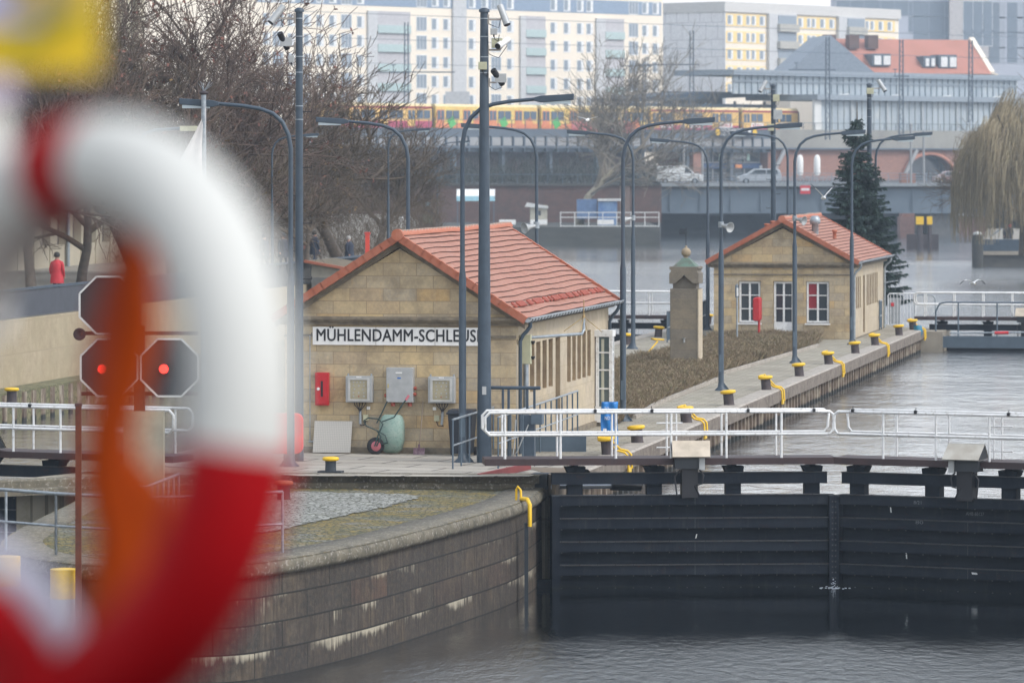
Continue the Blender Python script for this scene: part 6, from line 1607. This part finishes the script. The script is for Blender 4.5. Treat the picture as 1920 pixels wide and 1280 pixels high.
# ---- vehicles on the bridge
def vehicle(name, lab, px, L, H, kind, body, Y=484, flip=1, z=4.35):
    A = thing(name, lab, 'van' if kind == 'van' else 'car', (gx(px,Y), Y, z), 0 if flip > 0 else math.pi)
    w = .9
    if kind == 'van': pr = [(-.5,.16),(-.5,.93),(-.48,.99),(.10,1.0),(.17,.97),(.30,.62),(.44,.54),(.49,.42),(.5,.18)]; win = [(.115,.62),(.14,.93),(.175,.93),(.28,.62)]
    elif kind == 'mpv': pr = [(-.5,.18),(-.5,.6),(-.46,.92),(-.40,1.0),(.12,1.0),(.30,.66),(.46,.54),(.5,.40),(.5,.18)]; win = None
    else: pr = [(-.5,.2),(-.5,.58),(-.38,.68),(-.24,.98),(.08,1.0),(.24,.68),(.46,.58),(.5,.42),(.5,.2)]; win = None
    mb = MB(); mb.prism([(x*L,z_*H) for x,z_ in pr][::-1], 'y', -w, w); mb.out('body', body, A, bevel=.06)
    for s in (-1,1):
        if kind == 'van': gl = [[(.10,.62),(.12,.92),(.16,.92),(.265,.62)]]
        elif kind == 'mpv': gl = [[(-.42,.64),(-.40,.92),(-.16,.92),(-.16,.64)],[(-.14,.64),(-.14,.92),(.10,.92),(.24,.64)]]
        else: gl = [[(-.30,.68),(-.21,.93),(-.06,.93),(-.06,.68)],[(-.04,.68),(-.04,.93),(.07,.93),(.19,.68)]]
        for g in gl: 
            m2 = MB(); m2.prism([(x*L,z_*H) for x,z_ in g], 'y', s*w-.0 if s>0 else -w-.012, s*w+.012 if s>0 else -w); m2.out('window', GLASS, A)
    for x in (-.31*L,.32*L):
        for s in (-1,1):
            q = MB().tube([(x,s*(w-.12),.33),(x,s*(w+.03),.33)], .33, 16).out('wheel', RUBBER, A); MB().tube([(x,s*(w+.031),.33),(x,s*(w+.04),.33)], .17, 12).out('rim', GALV, q)
    MB().box(L*.47,L*.505,-w+.1,-w+.4,H*.40,H*.5).out('headlight', WHITE, A); MB().box(L*.47,L*.505,w-.4,w-.1,H*.40,H*.5).out('headlight', WHITE, A)
    return A
CARW = mat('white car paint', (.72,.73,.72), .3, c2=(.68,.69,.68)); CARS = mat('silver car paint', (.42,.45,.48), .3, .3)
vehicle('delivery_van', 'long white delivery van on the bridge, above the white landing rail', 1274, 5.0, 1.95, 'van', CARW)
vehicle('parked_car', 'small pale car half hidden behind the white delivery van', 1214, 3.6, 1.3, 'car', CARS, 486)
vehicle('people_carrier', 'silver people carrier facing left on the bridge', 1424, 4.6, 1.65, 'mpv', CARS, 484, -1)
vehicle('passing_car', 'light car with red patches on the bridge before the brick arch', 1790, 4.6, 1.4, 'car', mat('grey red car paint', (.45,.42,.42), .4, c2=(.55,.12,.12), scale=.6), 486)
for i, px in enumerate((1500,1532)):
    A = thing('closed_parasol', ('left' if i == 0 else 'right')+' white folded parasol before the brick viaduct', 'parasol', (gx(px,515), 515, 4.3), 0, 'folded parasols')
    mb = MB(); mb.lathe([(.28,.9),(.38,1.2),(.36,2.8),(.22,3.15),(.05,3.25)], (0,0,0), 10); mb.out('canopy', WHITEP, A); MB().tube([(0,0,0),(0,0,1)], .05, 6).out('pole', GALV, A)
# street pole posts in front of the viaduct
for px, yt, yb, lab in ((1282,232,345,'pale street pole beside the white van'),(1317,238,345,'pale street pole right of the brick pier'),(1708,236,345,'pale street pole beside the fir tree tip'),(1732,248,345,'pale street pole left of the brick arch')):
    A = thing('street_pole', lab, 'pole', (gx(px,500), 500, 4.2), 0, 'pale street poles behind the bridge'); MB().tube([(0,0,0),(0,0,gz(yt,500)-4.2)], .13, 8).out('shaft', VPAN, A); MB().lathe([(.15,gz(yt,500)-4.2),(.2,gz(yt,500)-4.1),(.05,gz(yt,500)-3.95)], (0,0,0), 8).out('cap', VPAN, A)
# bicycles parked by the shops: too small to tell apart
mb = MB(); rr = random.Random(9)
for k in range(22):
    x = gx(1448+k*9, 503)+rr.uniform(-.2,.2)
    for s in (-.5,.5): mb.tube([(x+s+.33*math.cos(a*.7854), 503, 4.7+.33*math.sin(a*.7854)) for a in range(9)], .03, 4)
    mb.tube([(x-.5,503,4.7),(x-.1,503,5.15),(x+.35,503,5.15),(x+.5,503,4.7)], .03, 4)
tag(mb.out('parked_bicycles', GALV), 'tangle of parked bicycles along the bridge railing', 'bicycles', kind='stuff')
# dark shrubs between viaduct and wall
mb = MB(); rr = random.Random(12)
for k in range(9000):
    px = rr.uniform(640,1230); Y = rr.uniform(456,470); h = 3.6*(.6+.4*noise.noise(Vector((px*.02,Y*.1,0))))
    z = 4.3+abs(rr.gauss(0,.5))*h; p = Vector((gx(px,Y),Y,z)); e = Vector((rr.gauss(0,.3),rr.gauss(0,.3),rr.gauss(.3,.4)))
    mb.add([p, p+Vector((.05,0,0)), p+e+Vector((.03,0,0)), p+e], [(0,1,2,3)])
tag(mb.out('shrubbery', mat('dark evergreen shrubs', (.05,.055,.045), .9, c2=(.035,.04,.035), scale=.5)), 'dark bare shrubs between the brick wall and the viaduct', 'shrubs', kind='stuff')
# ---- landing stage things (Y about 430)
YB_ = 430
def lb(x0p,x1p,yt,yb,Y=YB_): return gx(x0p,Y), gx(x1p,Y), gz(yb,Y), gz(yt,Y)
A = thing('awning', 'pale white and cyan awning on the far shore left of the thick mast', 'awning', (0,0,0)); a,b,c,d = lb(856,928,357,377)
MB().add([(a,YB_,(c+d)/2),(b,YB_,(c+d)/2),(b,YB_+2.5,d+.1),(a,YB_+2.5,d+.1),(a,YB_,(c+d)/2-.06),(b,YB_,(c+d)/2-.06),(b,YB_+2.5,d+.04),(a,YB_+2.5,d+.04)], [(0,1,2,3),(7,6,5,4),(0,4,5,1),(1,5,6,2),(2,6,7,3),(3,7,4,0)]).out('roof', WHITEP, A)
MB().box(a,b,YB_-.05,YB_,c,(c+d)/2-.06).out('valance', mat('cyan valance', (.35,.62,.72), .6), A)
mb = MB(); 
for x in (a+.1,b-.1): mb.box(x-.05,x+.05,YB_,YB_+.1,.7,c+.4)
mb.out('posts', VST, A)
A = thing('kiosk', 'small cream kiosk with curved roof on the far landing stage', 'kiosk', (0,0,0)); a,b,c,d = lb(994,1026,385,422)
MB().box(a,b,YB_,YB_+2,.7,d).out('body', mat('cream kiosk paint', (.50,.47,.38), .7), A); MB().prism([(a-.5,d-.15),(b+.1,d-.3),(b+.1,d-.1),(a-.3,d+.25)], 'y', YB_-.3, YB_+2.2).out('roof', OFFW, A); MB().box(a+.7,a+1.0,YB_-.03,YB_-.001,gz(404,YB_),gz(395,YB_)).out('window', GLASS, A); MB().box(a,b,YB_-.3,YB_-.2,gz(420,YB_),gz(412,YB_)).out('counter', WHITE, A)
A = thing('tent', 'blue market tent with white roof edge on the far landing stage', 'tent', (0,0,0)); a,b,c,d = lb(1082,1165,373,408)
MB().box(a+2,b-.4,YB_,YB_+3,gz(425,YB_),gz(378,YB_)).out('walls', mat('blue tent cloth', (.10,.20,.42), .6, c2=(.22,.34,.52), scale=.8), A); MB().box(a,a+1.9,YB_+.3,YB_+3,gz(410,YB_),gz(374,YB_)).out('side_cloth', mat('faded blue cloth', (.12,.20,.36), .6), A)
MB().box(a+2,b,YB_-.2,YB_+3,gz(377,YB_),gz(373,YB_)).out('roof', WHITE, A)
A = thing('landing_rail', 'white three bar railing along the edge of the far landing stage', 'railing', (0,0,0))
mb = MB()
for z in (.1,.9,1.35): mb.box(gx(1050,419),gx(1236,419),418.5,418.56,.7+z-.04,.7+z+.04)
mb.out('bars', OFFW, A)
for k in range(8): x = gx(1051+26.3*k,419); MB().box(x-.04,x+.04,418.44,418.5,.7,2.1).out('post', OFFW, A)
for px, lab in ((951,'white flower box left of the cream kiosk'),(1010,'white counter box below the cream kiosk'),(1135,'pale box behind the white landing rail')):
    a,b,c,d = lb(px-15,px+16,412,421,422); o = MB().box(a,b,422,422.6,c,d).out('white_box', WHITEP); tag(o, lab, 'box')
A = thing('brick_pillar', 'pale brown bridge pillar behind the two close lamp posts', 'pillar', (0,0,0)); a,b,c,d = lb(1163,1181,345,412,440); MB().box(a,b,440,442,.7,4.4).out('shaft', mat('pale brown brick', (.26,.19,.16), .9), A); MB().box(a-.1,b+.1,439.8,442.2,4.4,4.7).out('cap', QUAYD, A)
A = thing('signal_cabin', 'dark rounded cabin with a small greenish window behind the near roof', 'cabin', at(802,432,300))
mb = MB(); mb.prism([(-.62,0),(.62,0),(.62,1.15),(.35,1.5),(-.35,1.5),(-.62,1.15)], 'y', 0, .9); mb.out('body', mat('dark brown cabin', (.05,.04,.045), .7), A, bevel=.04); MB().box(-.35,.35,-.03,-.001,.45,1.05).out('window', mat('greenish pane', (.10,.14,.10), .4), A); MB().lathe([(.12,1.5),(.2,1.6),(.2,1.75),(.1,1.9)], (0,.4,0), 8).out('lamp', mat('pale blue lamp', (.2,.4,.5), .5), A); MB().box(-.5,.5,.2,.7,-2.5,0).out('base', BOLL, A)
# ---- right bank
A = thing('right_quay_wall', 'dark river wall with a pale ledge line at the right edge below the willow', 'wall', (0,0,0))
x0 = gx(1842,330); MB().box(x0,60,330,331,-3,gz(478,330)).out('lower_wall', QUAYD, A); MB().box(x0-.1,60,329.8,331,gz(478,330),gz(471,330)).out('ledge', CONC, A); MB().box(x0,60,330.1,331,gz(471,330),gz(449,330)).out('parapet', STEELB, A)
mb = MB(); mb.prism([(x0,331.01),(60,331.01),(150,420),(gx(1850,420),420)], 'z', -5, .55); structure(mb, 'promenade', PROM)
A = thing('fender_pile', 'thick dark wooden pile at the corner of the right river wall', 'mooring pile', (gx(1833,328),328,-3)); MB().tube([(0,0,0),(0,0,gz(440,328)+3)], .42, 10).out('pile', mat('dark wet timber', (.06,.06,.055), .9), A); MB().lathe([(.3,gz(440,328)+3),(.34,gz(437,328)+3),(.1,gz(434,328)+3)], (0,0,0), 8).out('cap', OFFW, A)
A = thing('stair_rail', 'sloping grey handrail with two white posts under the willow', 'railing', (0,0,0))
mb = MB(); mb.beam((gx(1856,332),332,gz(444,332)),(gx(1878,332),332,gz(428,332)),.12,.12); mb.out('rail', GALV, A)
for px in (1856,1861): MB().box(gx(px,333),gx(px,333)+.06,333,333.06,gz(447,333),gz(400,333)).out('post', WHITE, A)
# ------------------------------------------------------------------ left bank buildings and hut
A = thing('bank_building', 'cream classical building with tall pilasters on the left bank behind the trees', 'building', W(57,150,1.9), ROT+math.pi/2); A.scale = (1,-1,1)
L = 66; FAC = mat('cream limestone facade', (.46,.41,.31), .85, c2=(.38,.34,.26), scale=.3)
MB().box(-40,L,-8,0-.0,0,15).out('walls', mat('grey window recess', (.13,.12,.11), .7), A)
mb = MB(); x = -40
while x < L: mb.box(x,x+1.1,-.0+.002,.35,0,13); x += 2.6
mb.box(-40,L,.002,.30,3.9,4.9); mb.box(-40,L,.002,.3,0,1.0); mb.out('pilasters', FAC, A)
MB().box(-40,L,.0,.7,13,14.2).out('cornice', FAC, A)
mb = MB(); 
for x in (14.8,33.2,51): mb.tube([(x,.45,0),(x,.45,13)], .09, 8)
mb.out('downpipes', GALV, A)
# low hut on the ledge
A = thing('quay_hut', 'low grey hut with a red edged flat pitched roof on the left bank ledge', 'hut', W(36.2, tl(690,36.2)-1.5, 0), ROT)
zt = gz(470,188); MB().box(-1.9,1.8,0,5,0,zt-.75).out('walls', mat('grey plaster', (.24,.24,.23), .85), A)
mb = MB(); mb.add([(-2.1,-.2,zt-.1),(-2.1,5.2,zt-.1),(2.3,5.2,zt-.85),(2.3,-.2,zt-.85),(-2.1,-.2,zt-.2),(-2.1,5.2,zt-.2),(2.3,5.2,zt-.95),(2.3,-.2,zt-.95)], [(0,3,2,1),(4,5,6,7),(0,4,7,3),(1,2,6,5),(0,1,5,4),(2,3,7,6)]); mb.out('roof', mat('mossy brown roof', (.16,.12,.08), .9, c2=(.1,.09,.05)), A)
mb = MB(); mb.beam((-2.12,-.25,zt-.12),(2.32,-.25,zt-.87),.1,.22,(0,1,0)); mb.out('red_verge', VERGE, A)
mb = MB(); mb.prism([(-1.9,zt-.76),(1.8,zt-.76),(-1.9,zt-.2)], 'y', .01, .2); mb.out('gable', mat('pale fascia', (.42,.40,.34), .8), A)
A = thing('red_marker_post', 'bright red marker post behind the left slope of the near roof', 'post', at(689,475,188)); MB().box(-.09,.09,-.09,.09,-1,.88).out('shaft', mat('signal red', (.75,.07,.04), .5), A); MB().box(-.12,.12,-.11,.11,.80,.87).out('cap', mat('signal red cap', (.7,.06,.04), .5), A)
A = thing('concrete_vent', 'short concrete vent with white cowl behind the near ridge', 'vent', at(752,447,230)); MB().box(-.2,.2,-.2,.2,-2,.55).out('shaft', CONC, A); MB().lathe([(.05,.55),(.06,.9),(.14,1.0),(.1,1.1)], (0,0,0), 8).out('cowl', WHITE, A)

# ------------------------------------------------------------------ people
SKIN = mat('skin', (.45,.25,.18), .6); HAIRD = mat('dark hair', (.02,.016,.014), .7); HAIRG = mat('grey hair', (.35,.34,.32), .7)
def person(lab, loc, rz, coat, legs, hair, stride=.18, lean=0.0, arms=((.05,-.02),(-.05,-.02)), elbows=0.0, hood=None):
    A = thing('person', lab, 'person', loc, rz)
    vs = [(0,0,.95),(0,0,1.15),(0,lean*.5-.0,1.36),(0,lean,1.48),(0,lean-.01,1.60),(0,lean-.01,1.70)]
    r = [.155,.15,.165,.065,.085,.07]; ed = [(0,1),(1,2),(2,3),(3,4),(4,5)]
    for s in (-1,1):
        b = len(vs); ds = stride*s
        vs += [(s*.09,0,.88),(s*.10,-ds*.45-.02,.50),(s*.10,-ds,.10),(s*.10,-ds-.13,.04)]; r += [.095,.065,.045,.04]; ed += [(0,b),(b,b+1),(b+1,b+2),(b+2,b+3)]
        b = len(vs); vs += [(s*.19,lean,1.40),(s*.24,lean+.03+ds*.2,1.13),(s*.21,lean-.10-elbows,.93+elbows*.5),(s*.20,lean-.15-elbows,.86+elbows*.6)]; r += [.07,.052,.04,.032]; ed += [(2,b),(b,b+1),(b+1,b+2),(b+2,b+3)]
    me = bpy.data.meshes.new('body'); me.from_pydata(vs, ed, []); me.materials.append(SKIN if False else coat); me.materials.append(legs); me.materials.append(SKIN)
    o = bpy.data.objects.new('body', me); SC.collection.objects.link(o); 
    bpy.context.view_layer.objects.active = o
    m_ = o.modifiers.new('skin', 'SKIN'); 
    if not me.skin_vertices: 
        bmx = bmesh.new(); bmx.from_mesh(me); bmx.verts.layers.skin.verify(); bmx.to_mesh(me); bmx.free()
    for i, sv in enumerate(me.skin_vertices[0].data): sv.radius = (r[i], r[i]*.85); sv.use_root = (i == 0)
    s_ = o.modifiers.new('sub', 'SUBSURF'); s_.levels = 1; s_.render_levels = 1
    dg = bpy.context.evaluated_depsgraph_get(); dg.update(); nm = bpy.data.meshes.new_from_object(o.evaluated_get(dg)); bpy.data.objects.remove(o)
    nm.materials.clear(); [nm.materials.append(q) for q in (coat, legs, SKIN)]
    for p in nm.polygons:
        z = p.center.z; p.use_smooth = True
        p.material_index = 2 if z > 1.50 or (abs(p.center.x) > .17 and z < .93) else (1 if z < .80 else 0)
    o = bpy.data.objects.new('body', nm); SC.collection.objects.link(o); o.parent = A
    mb = MB(); mb.lathe([(.02,.125),(.07,.11),(.10,.06),(.105,0),(.09,-.05)], (0,lean+.015,1.64), 12); mb.out('hair', hair, A)
    mb = MB(); mb.lathe([(.235,.72),(.215,.95),(.185,1.15),(.20,1.34),(.12,1.46),(.08,1.50)], (0,lean*.5,0), 12); mb.out('coat', coat, A)
    mb = MB(); mb.add([(-.012,lean-.085,1.60),(.012,lean-.085,1.60),(0,lean-.115,1.605),(0,lean-.09,1.64)], [(0,1,2),(0,2,3),(1,3,2)]); mb.out('nose', SKIN, A)
    return A
NAVY = mat('navy coat', (.02,.028,.05), .8); JEANS = mat('dark jeans', (.03,.04,.07), .8); REDC = mat('red coat', (.45,.02,.03), .7); GREYC = mat('grey trousers', (.10,.10,.11), .8)
def bankp(px, Y, z=1.92): return Vector((gx(px,Y), Y, z))
person('person in a dark blue coat standing on the promenade just left of the slim mast', bankp(531,192), .5, NAVY, JEANS, HAIRD)
person('person in dark clothes walking by the tree trunk, right of the slim mast', bankp(590,198), 2.2, NAVY, JEANS, HAIRD, .25)
person('grey haired person in a navy jacket behind the hut roof', bankp(656,204,1.6), 1.2, NAVY, JEANS, HAIRG, .05, .05)
person('person in dark coat partly hidden by the white ring, beside the promenade parapet', bankp(495,190), .9, NAVY, GREYC, HAIRD)
person('person in a red coat standing by a dark door, seen through the ring buoy', bankp(107,151,1.92), 2.8, REDC, NAVY, HAIRD, .1)
person('person in a dark coat with a pale cap on the right bank under the willow', Vector((gx(1886,336),336,.3)), .4, mat('charcoal coat', (.05,.05,.055), .8), GREYC, HAIRG, .2)
person('person in a dark coat with a red cap on the right bank under the willow', Vector((gx(1893.5,337),337,.3)), -.3, bpy.data.materials['charcoal coat'], GREYC, REDSIGN, .2)
# ------------------------------------------------------------------ gulls
def gull(lab, p, span, wing, hd, s=1.0):
    A = tag(bpy.data.objects.new('gull', None), lab, 'bird'); SC.collection.objects.link(A); A.location = p; A.rotation_euler.z = hd; A.scale = (s,)*3
    mb = MB(); mb.tube([(0,-.22,.0),(0,-.17,.02),(0,-.08,.03),(0,.08,.01),(0,.2,.0),(0,.3,.0)], [.012,.035,.055,.06,.035,.008], 10)
    for sgn in (-1,1):
        vs = []; n = 6
        for i in range(n+1):
            f = i/n; x = sgn*span*f*(.5 if wing != 'up' else .36); z = .03 + ({'up': .62*f**.85, 'glide': .16*math.sin(f*2.2)-.02*f, 'flap': .26*math.sin(f*3.0)-.10*f}[wing])*span*.5*1.2
            c = .075*(1-f*.75); vs += [(x, -.05-c+f*.05, z), (x, -.05+c+f*.10, z), (x, -.05-c+f*.05, z-.008), (x, -.05+c+f*.10, z-.008)]
        fs = []
        for i in range(n): a = 4*i; fs += [(a,a+4,a+5,a+1),(a+2,a+3,a+7,a+6),(a,a+2,a+6,a+4),(a+1,a+5,a+7,a+3)]
        b = len(mb.f); mb.add(vs, fs)
        for i in range(b, len(mb.f)):
            if (i-b)//4 >= n-2: mb.m[i] = 1
    mb.out('body', [WHITE, DARKG], A); MB().tube([(0,-.22,0),(0,-.28,-.01)], [.01,.003], 5).out('beak', YEL, A)
gull('white gull with raised wings flying over the ridge of the far house', at(1544,372,150), 1.2, 'up', .2)
gull('gull with drooping black edged wings over the water at the right', at(1824,532,150), 1.0, 'flap', .3, .9)
gull('pale gull gliding in front of the bare tree and the train', at(1102,226,160), 1.1, 'glide', 2.9)
# ------------------------------------------------------------------ flag pole
A = thing('flagpole', 'silver flagpole with bird spikes and a limp white flag', 'flagpole', Vector((gx(382,99), 99, 0)))
MB().tube([(0,0,0),(0,0,gz(178,99))], [.07,.055], 10).out('pole', GALV, A)
mb = MB(); zt = gz(178,99); mb.lathe([(.06,0),(.10,.03),(.10,.06),(.03,.09)], (0,0,zt), 12); mb.out('cap', BOLL, A)
mb = MB(); rr = random.Random(2)
for k in range(14): a = rr.uniform(0,6.28); mb.tube([(0,0,zt+.08),(math.cos(a)*.2*rr.random(),math.sin(a)*.1,zt+.08+rr.uniform(.12,.24))], .005, 3)
mb.out('bird_spikes', GALV, A)
mb = MB(); vs = []; nx, nz_ = 12, 24; z1 = gz(196,99); z0 = gz(400,99)
for j in range(nz_+1):
    f = j/nz_; wdt = .02+.52*min(1,f*2.2)**1.1*(1-.25*max(0,f-.55)) 
    for i in range(nx+1):
        g = i/nx; vs.append((.05-wdt*g, -.06+.05*math.sin(g*11+f*3)*f+.02, z1-(z1-z0)*f - .15*g*(1-f)))
mb.smooth = True; mb.add(vs, [(j*(nx+1)+i, (j+1)*(nx+1)+i, (j+1)*(nx+1)+i+1, j*(nx+1)+i+1) for j in range(nz_) for i in range(nx)])
o = mb.out('flag', mat('white flag cloth', (.72,.68,.66), .8), A); s_ = o.modifiers.new('t','SOLIDIFY'); s_.thickness = .004

# ------------------------------------------------------------------ signals on the nose of the island
A = thing('signal_post', 'rust brown steel signal frame on the island nose, seen through the ring buoy', 'signal post', on(262,992,ZN), 0)
Ys = A.location.y; k = FPX/Ys
MB().box(-.1,.1,-.08,.08,0,gz(610,Ys)-ZN).out('post', RUST, A)
mb = MB(); zq = gz(622,Ys)-ZN; [MB().box(-w_,w_,-.05,.05,zq+z_,zq+z_+.07).out('crossbar', RUST, A) for w_, z_ in ((1.1,-.06),(1.1,-1.2))]
MB().box(-.3,.45,-.1,.3,.2,gz(770,Ys)-ZN).out('cabinet', mat('beige steel cabinet', (.40,.35,.25), .6), A)
def signal(px, py, lab, lamp=None):
    B = thing('signal_board', lab, 'signal', at(px,py,Ys-.15), 0, 'octagonal lock signals'); R = .60
    oc = [(R*math.cos(math.radians(22.5+45*i)), R*math.sin(math.radians(22.5+45*i))) for i in range(8)]
    MB().prism(oc[::-1], 'y', -.02, .02).out('plate', mat('black signal plate', (.015,.014,.016), .6) if 'black signal plate' not in bpy.data.materials else bpy.data.materials['black signal plate'], B)
    mb = MB()
    for i in range(8): a = oc[i]; b = oc[(i+1)%8]; mb.beam((a[0]*.97,-.03,a[1]*.97),(b[0]*.97,-.03,b[1]*.97),.035,.035,(0,1,0))
    mb.out('white_edge', OFFW, B)
    if lamp: 
        q = lamp; MB().tube([(q,-.12,-.02),(q,-.02,-.02)], .11, 14).out('lamp_hood', BLACKTXT, B); MB().tube([(q,-.14,-.02),(q,-.121,-.02)], .085, 14).out('red_lamp', LAMPRED, B)
signal(203,572,'upper black octagonal signal board without a lit lamp')
signal(205,689,'lower left black octagonal signal board with a lit red lamp', -.13)
signal(318,689,'lower right black octagonal signal board with a lit red lamp, half behind the white ring', -.10)
A = thing('loudspeaker', 'dark horn loudspeaker left of the octagonal signals', 'loudspeaker', at(150,626,Ys)); mb = MB(); mb.lathe([(.04,-.2),(.05,-.05),(.12,.1),(.12,.12),(.03,.02)], (0,0,0), 14); mb.xf(Matrix.Rotation(math.radians(90),4,'X')); mb.out('horn', BOLL, A); MB().tube([(0,.1,0),(1.1,.1,.0)], .03, 6).out('arm', RUST, A)
rail('nose_railing', 'galvanised two bar railing curving round the nose of the island', [on(-80,1024,ZN), on(105,1041,ZN), on(250,1050,ZN), on(400,1046,ZN), on(530,1037,ZN)], h=1.09, step=1.6, mids=(.52,), mr=.024, mats=(GALV,GALV))
rail('nose_railing', 'short galvanised railing beside the beige signal cabinet', [on(215,1012,ZN), on(275,1012,ZN), on(335,985,ZN)], h=.98, step=.6, mids=(), mr=.024, mats=(GALV,GALV))
A = thing('fender_post', 'tall rust brown steel post rising at the left of the island nose', 'post', on(147,1062,ZN)); MB().box(-.05,.05,-.05,.05,-2,2.75).out('shaft', RUST, A); MB().box(-.06,.06,-.06,.06,2.75,2.8).out('cap', BOLL, A)
for px, yt, lab in ((121,1066,'yellow headed fender pile below the island nose, in front of the rust post'),(12,1042,'yellow headed fender pile at the left photo edge')):
    Y = 78; A = thing('fender_pile', lab, 'mooring pile', Vector((gx(px,Y),Y,-4))); zt = gz(yt,Y)+4
    MB().tube([(0,0,0),(0,0,zt-.5)], .24, 14).out('pile', mat('grey white pile', (.45,.44,.42), .8) if 'grey white pile' not in bpy.data.materials else bpy.data.materials['grey white pile'], A); MB().tube([(0,0,zt-.5),(0,0,zt)], .245, 16).out('yellow_head', YEL, A)

# ------------------------------------------------------------------ the out of focus ring buoy close to the camera
YF = 5.0
def fp(px, py, Y=YF): return at(px, py, Y)
C = fp(138, 800); RB = thing('ring_buoy', 'large white and red ring buoy, out of focus close to the camera', 'lifebuoy', C, 0)
RM, RT = .290, .0575; phi = math.radians(48)
RB.rotation_euler = (Matrix.Rotation(math.radians(11),3,'Y') @ Matrix.Rotation(-phi,3,'Z')).to_euler()
WBUOY = mat('white buoy foam', (.56,.56,.53), .7, c2=(.52,.52,.49), spec=.2); RBUOY = mat('red buoy band', (.33,.001,.004), .7, c2=(.27,.001,.004), spec=.15)
def torus_seg(t0, t1, r, n=24, m=20):
    mb = MB(); vs = []
    for i in range(n+1):
        t_ = math.radians(t0+(t1-t0)*i/n)
        for j in range(m):
            a = 2*math.pi*j/m; rr_ = RM + r*math.cos(a); vs.append((rr_*math.cos(t_), r*math.sin(a), rr_*math.sin(t_)))
    mb.smooth = True; mb.add(vs, [(i*m+j, i*m+(j+1)%m, (i+1)*m+(j+1)%m, (i+1)*m+j) for i in range(n) for j in range(m)])
    return mb
torus_seg(0, 360, RT, 72).out('foam_ring', WBUOY, RB)
torus_seg(5, -96, RT+.0015, 30).out('red_band', RBUOY, RB)
torus_seg(98, 114, RT+.0015, 10).out('red_band', RBUOY, RB)
torus_seg(196, 214, RT+.0015, 10).out('red_band', RBUOY, RB)
mb = MB()
for k in range(5): mb.obox((RM-.045+.006*math.sin(k), -RT*.78, .13-.03*k),(.012,0,.002),(0,.008,0),(0,0,.010))
mb.out('printed_letters', mat('faded grey print', (.20,.21,.24), .7), RB)
GR = thing('grab_rope', 'blurred orange rope hanging inside the hole of the ring buoy', 'rope', fp(200, 760, 5.06))
def rp(px, py): v_ = fp(px,py,5.06) - fp(200,760,5.06); return v_
mb = MB(); mb.tube([rp(255,420), rp(262,520), rp(262,620), rp(240,700), rp(205,800), rp(205,900), rp(232,1000), rp(225,1120), rp(190,1300), rp(170,1500)], [.015,.020,.024,.026,.030,.034,.036,.040,.042,.042], 8); mb.out('strand', mat('orange rope', (.33,.045,.003), .8, spec=.1), GR)
mb = MB(); mb.tube([rp(250,430), rp(215,520), rp(190,620), rp(185,720), rp(198,820), rp(200,900)], [.010,.013,.014,.015,.018,.02], 8); mb.out('strand', mat('dark orange rope', (.25,.025,.005), .7), GR)
mb = MB(); mb.tube([rp(240,430), rp(232,540), rp(222,650), rp(215,760), rp(225,900), rp(250,1020)], [.010,.013,.015,.016,.022,.026], 8); mb.out('strand', mat('burnt orange rope', (.28,.035,.004), .8, spec=.1), GR)
mb = MB(); mb.tube([rp(245,860), rp(290,930), rp(310,1040), rp(250,1180)], [.012,.02,.02,.015], 8); mb.out('strand', mat('orange rope tail', (.34,.05,.006), .8, spec=.1), GR)
SB = thing('sign_board', 'blurred yellow sign panel with lilac and green print at the top left corner', 'sign', fp(60, 60, 5.15), 0)
def sp_(px, py, d=0): v_ = fp(px,py,5.15) - fp(60,60,5.15); return (v_.x, d, v_.z)
def quad(x0,y0,x1,y1,d0,d1): a = sp_(x0,y1); b = sp_(x1,y0); return MB().box(a[0],b[0],d0,d1,a[2],b[2])
quad(-160,-80,186,138,-.004,.004).out('panel', mat('yellow sign face', (.72,.50,.005), .5), SB)
quad(-150,-70,75,50,-.008,-.0045).out('lilac_field', mat('pale lilac print', (.42,.42,.62), .6), SB)
quad(20,-70,150,28,-.012,-.0085).out('olive_field', mat('olive grey print', (.40,.30,.10), .6), SB)
mb = MB(); a = Vector(sp_(20,95,-.010)); b = Vector(sp_(150,20,-.010)); mb.beam(a, b, .004, .016, (0,1,0)); mb.out('green_stroke', mat('green print', (.12,.28,.04), .6), SB)
PL = thing('holder_post', 'blurred pale mounting post at the left photo edge behind the ring buoy', 'post', fp(-20,700,5.3)); MB().tube([(0,0,.05),(0,0,.32)], .022, 10).out('shaft', WHITEP, PL); MB().lathe([(.03,0),(.035,.01),(.02,.03)], (0,0,.32), 10).out('cap', mat('lilac cap', (.45,.38,.55), .6), PL)
HB = thing('heaving_line', 'blurred coil of white rope at the lower left beside the red band', 'rope', fp(60,1130,4.9)); 
def hp(px,py): return fp(px,py,4.9)-fp(60,1130,4.9)
MB().tube([hp(-60,1000), hp(0,1040), hp(60,1100), hp(110,1170), hp(130,1230)], [.012,.016,.022,.024,.018], 8).out('strand', mat('lilac white rope', (.56,.55,.64), .7), HB)
MB().tube([hp(-60,1150), hp(0,1160), hp(50,1210), hp(80,1330)], .035, 8).out('red_cover', RBUOY, HB)
# ------------------------------------------------------------------ haze
mb = MB(); mb.box(-430,430,-45,1010,-8,95)
hz = mb.out('haze', []); hz['kind'] = 'stuff'; hz['label'] = 'thin pale winter haze over the river'
m = bpy.data.materials.new('haze air'); m.use_nodes = True; t = m.node_tree; t.nodes.clear()
pv = t.nodes.new('ShaderNodeVolumePrincipled'); pv.inputs['Color'].default_value = (.72,.86,1,1); pv.inputs['Density'].default_value = .00032
pv.inputs['Anisotropy'].default_value = .2
mo = t.nodes.new('ShaderNodeOutputMaterial'); t.links.new(pv.outputs[0], mo.inputs['Volume']); hz.data.materials.append(m)
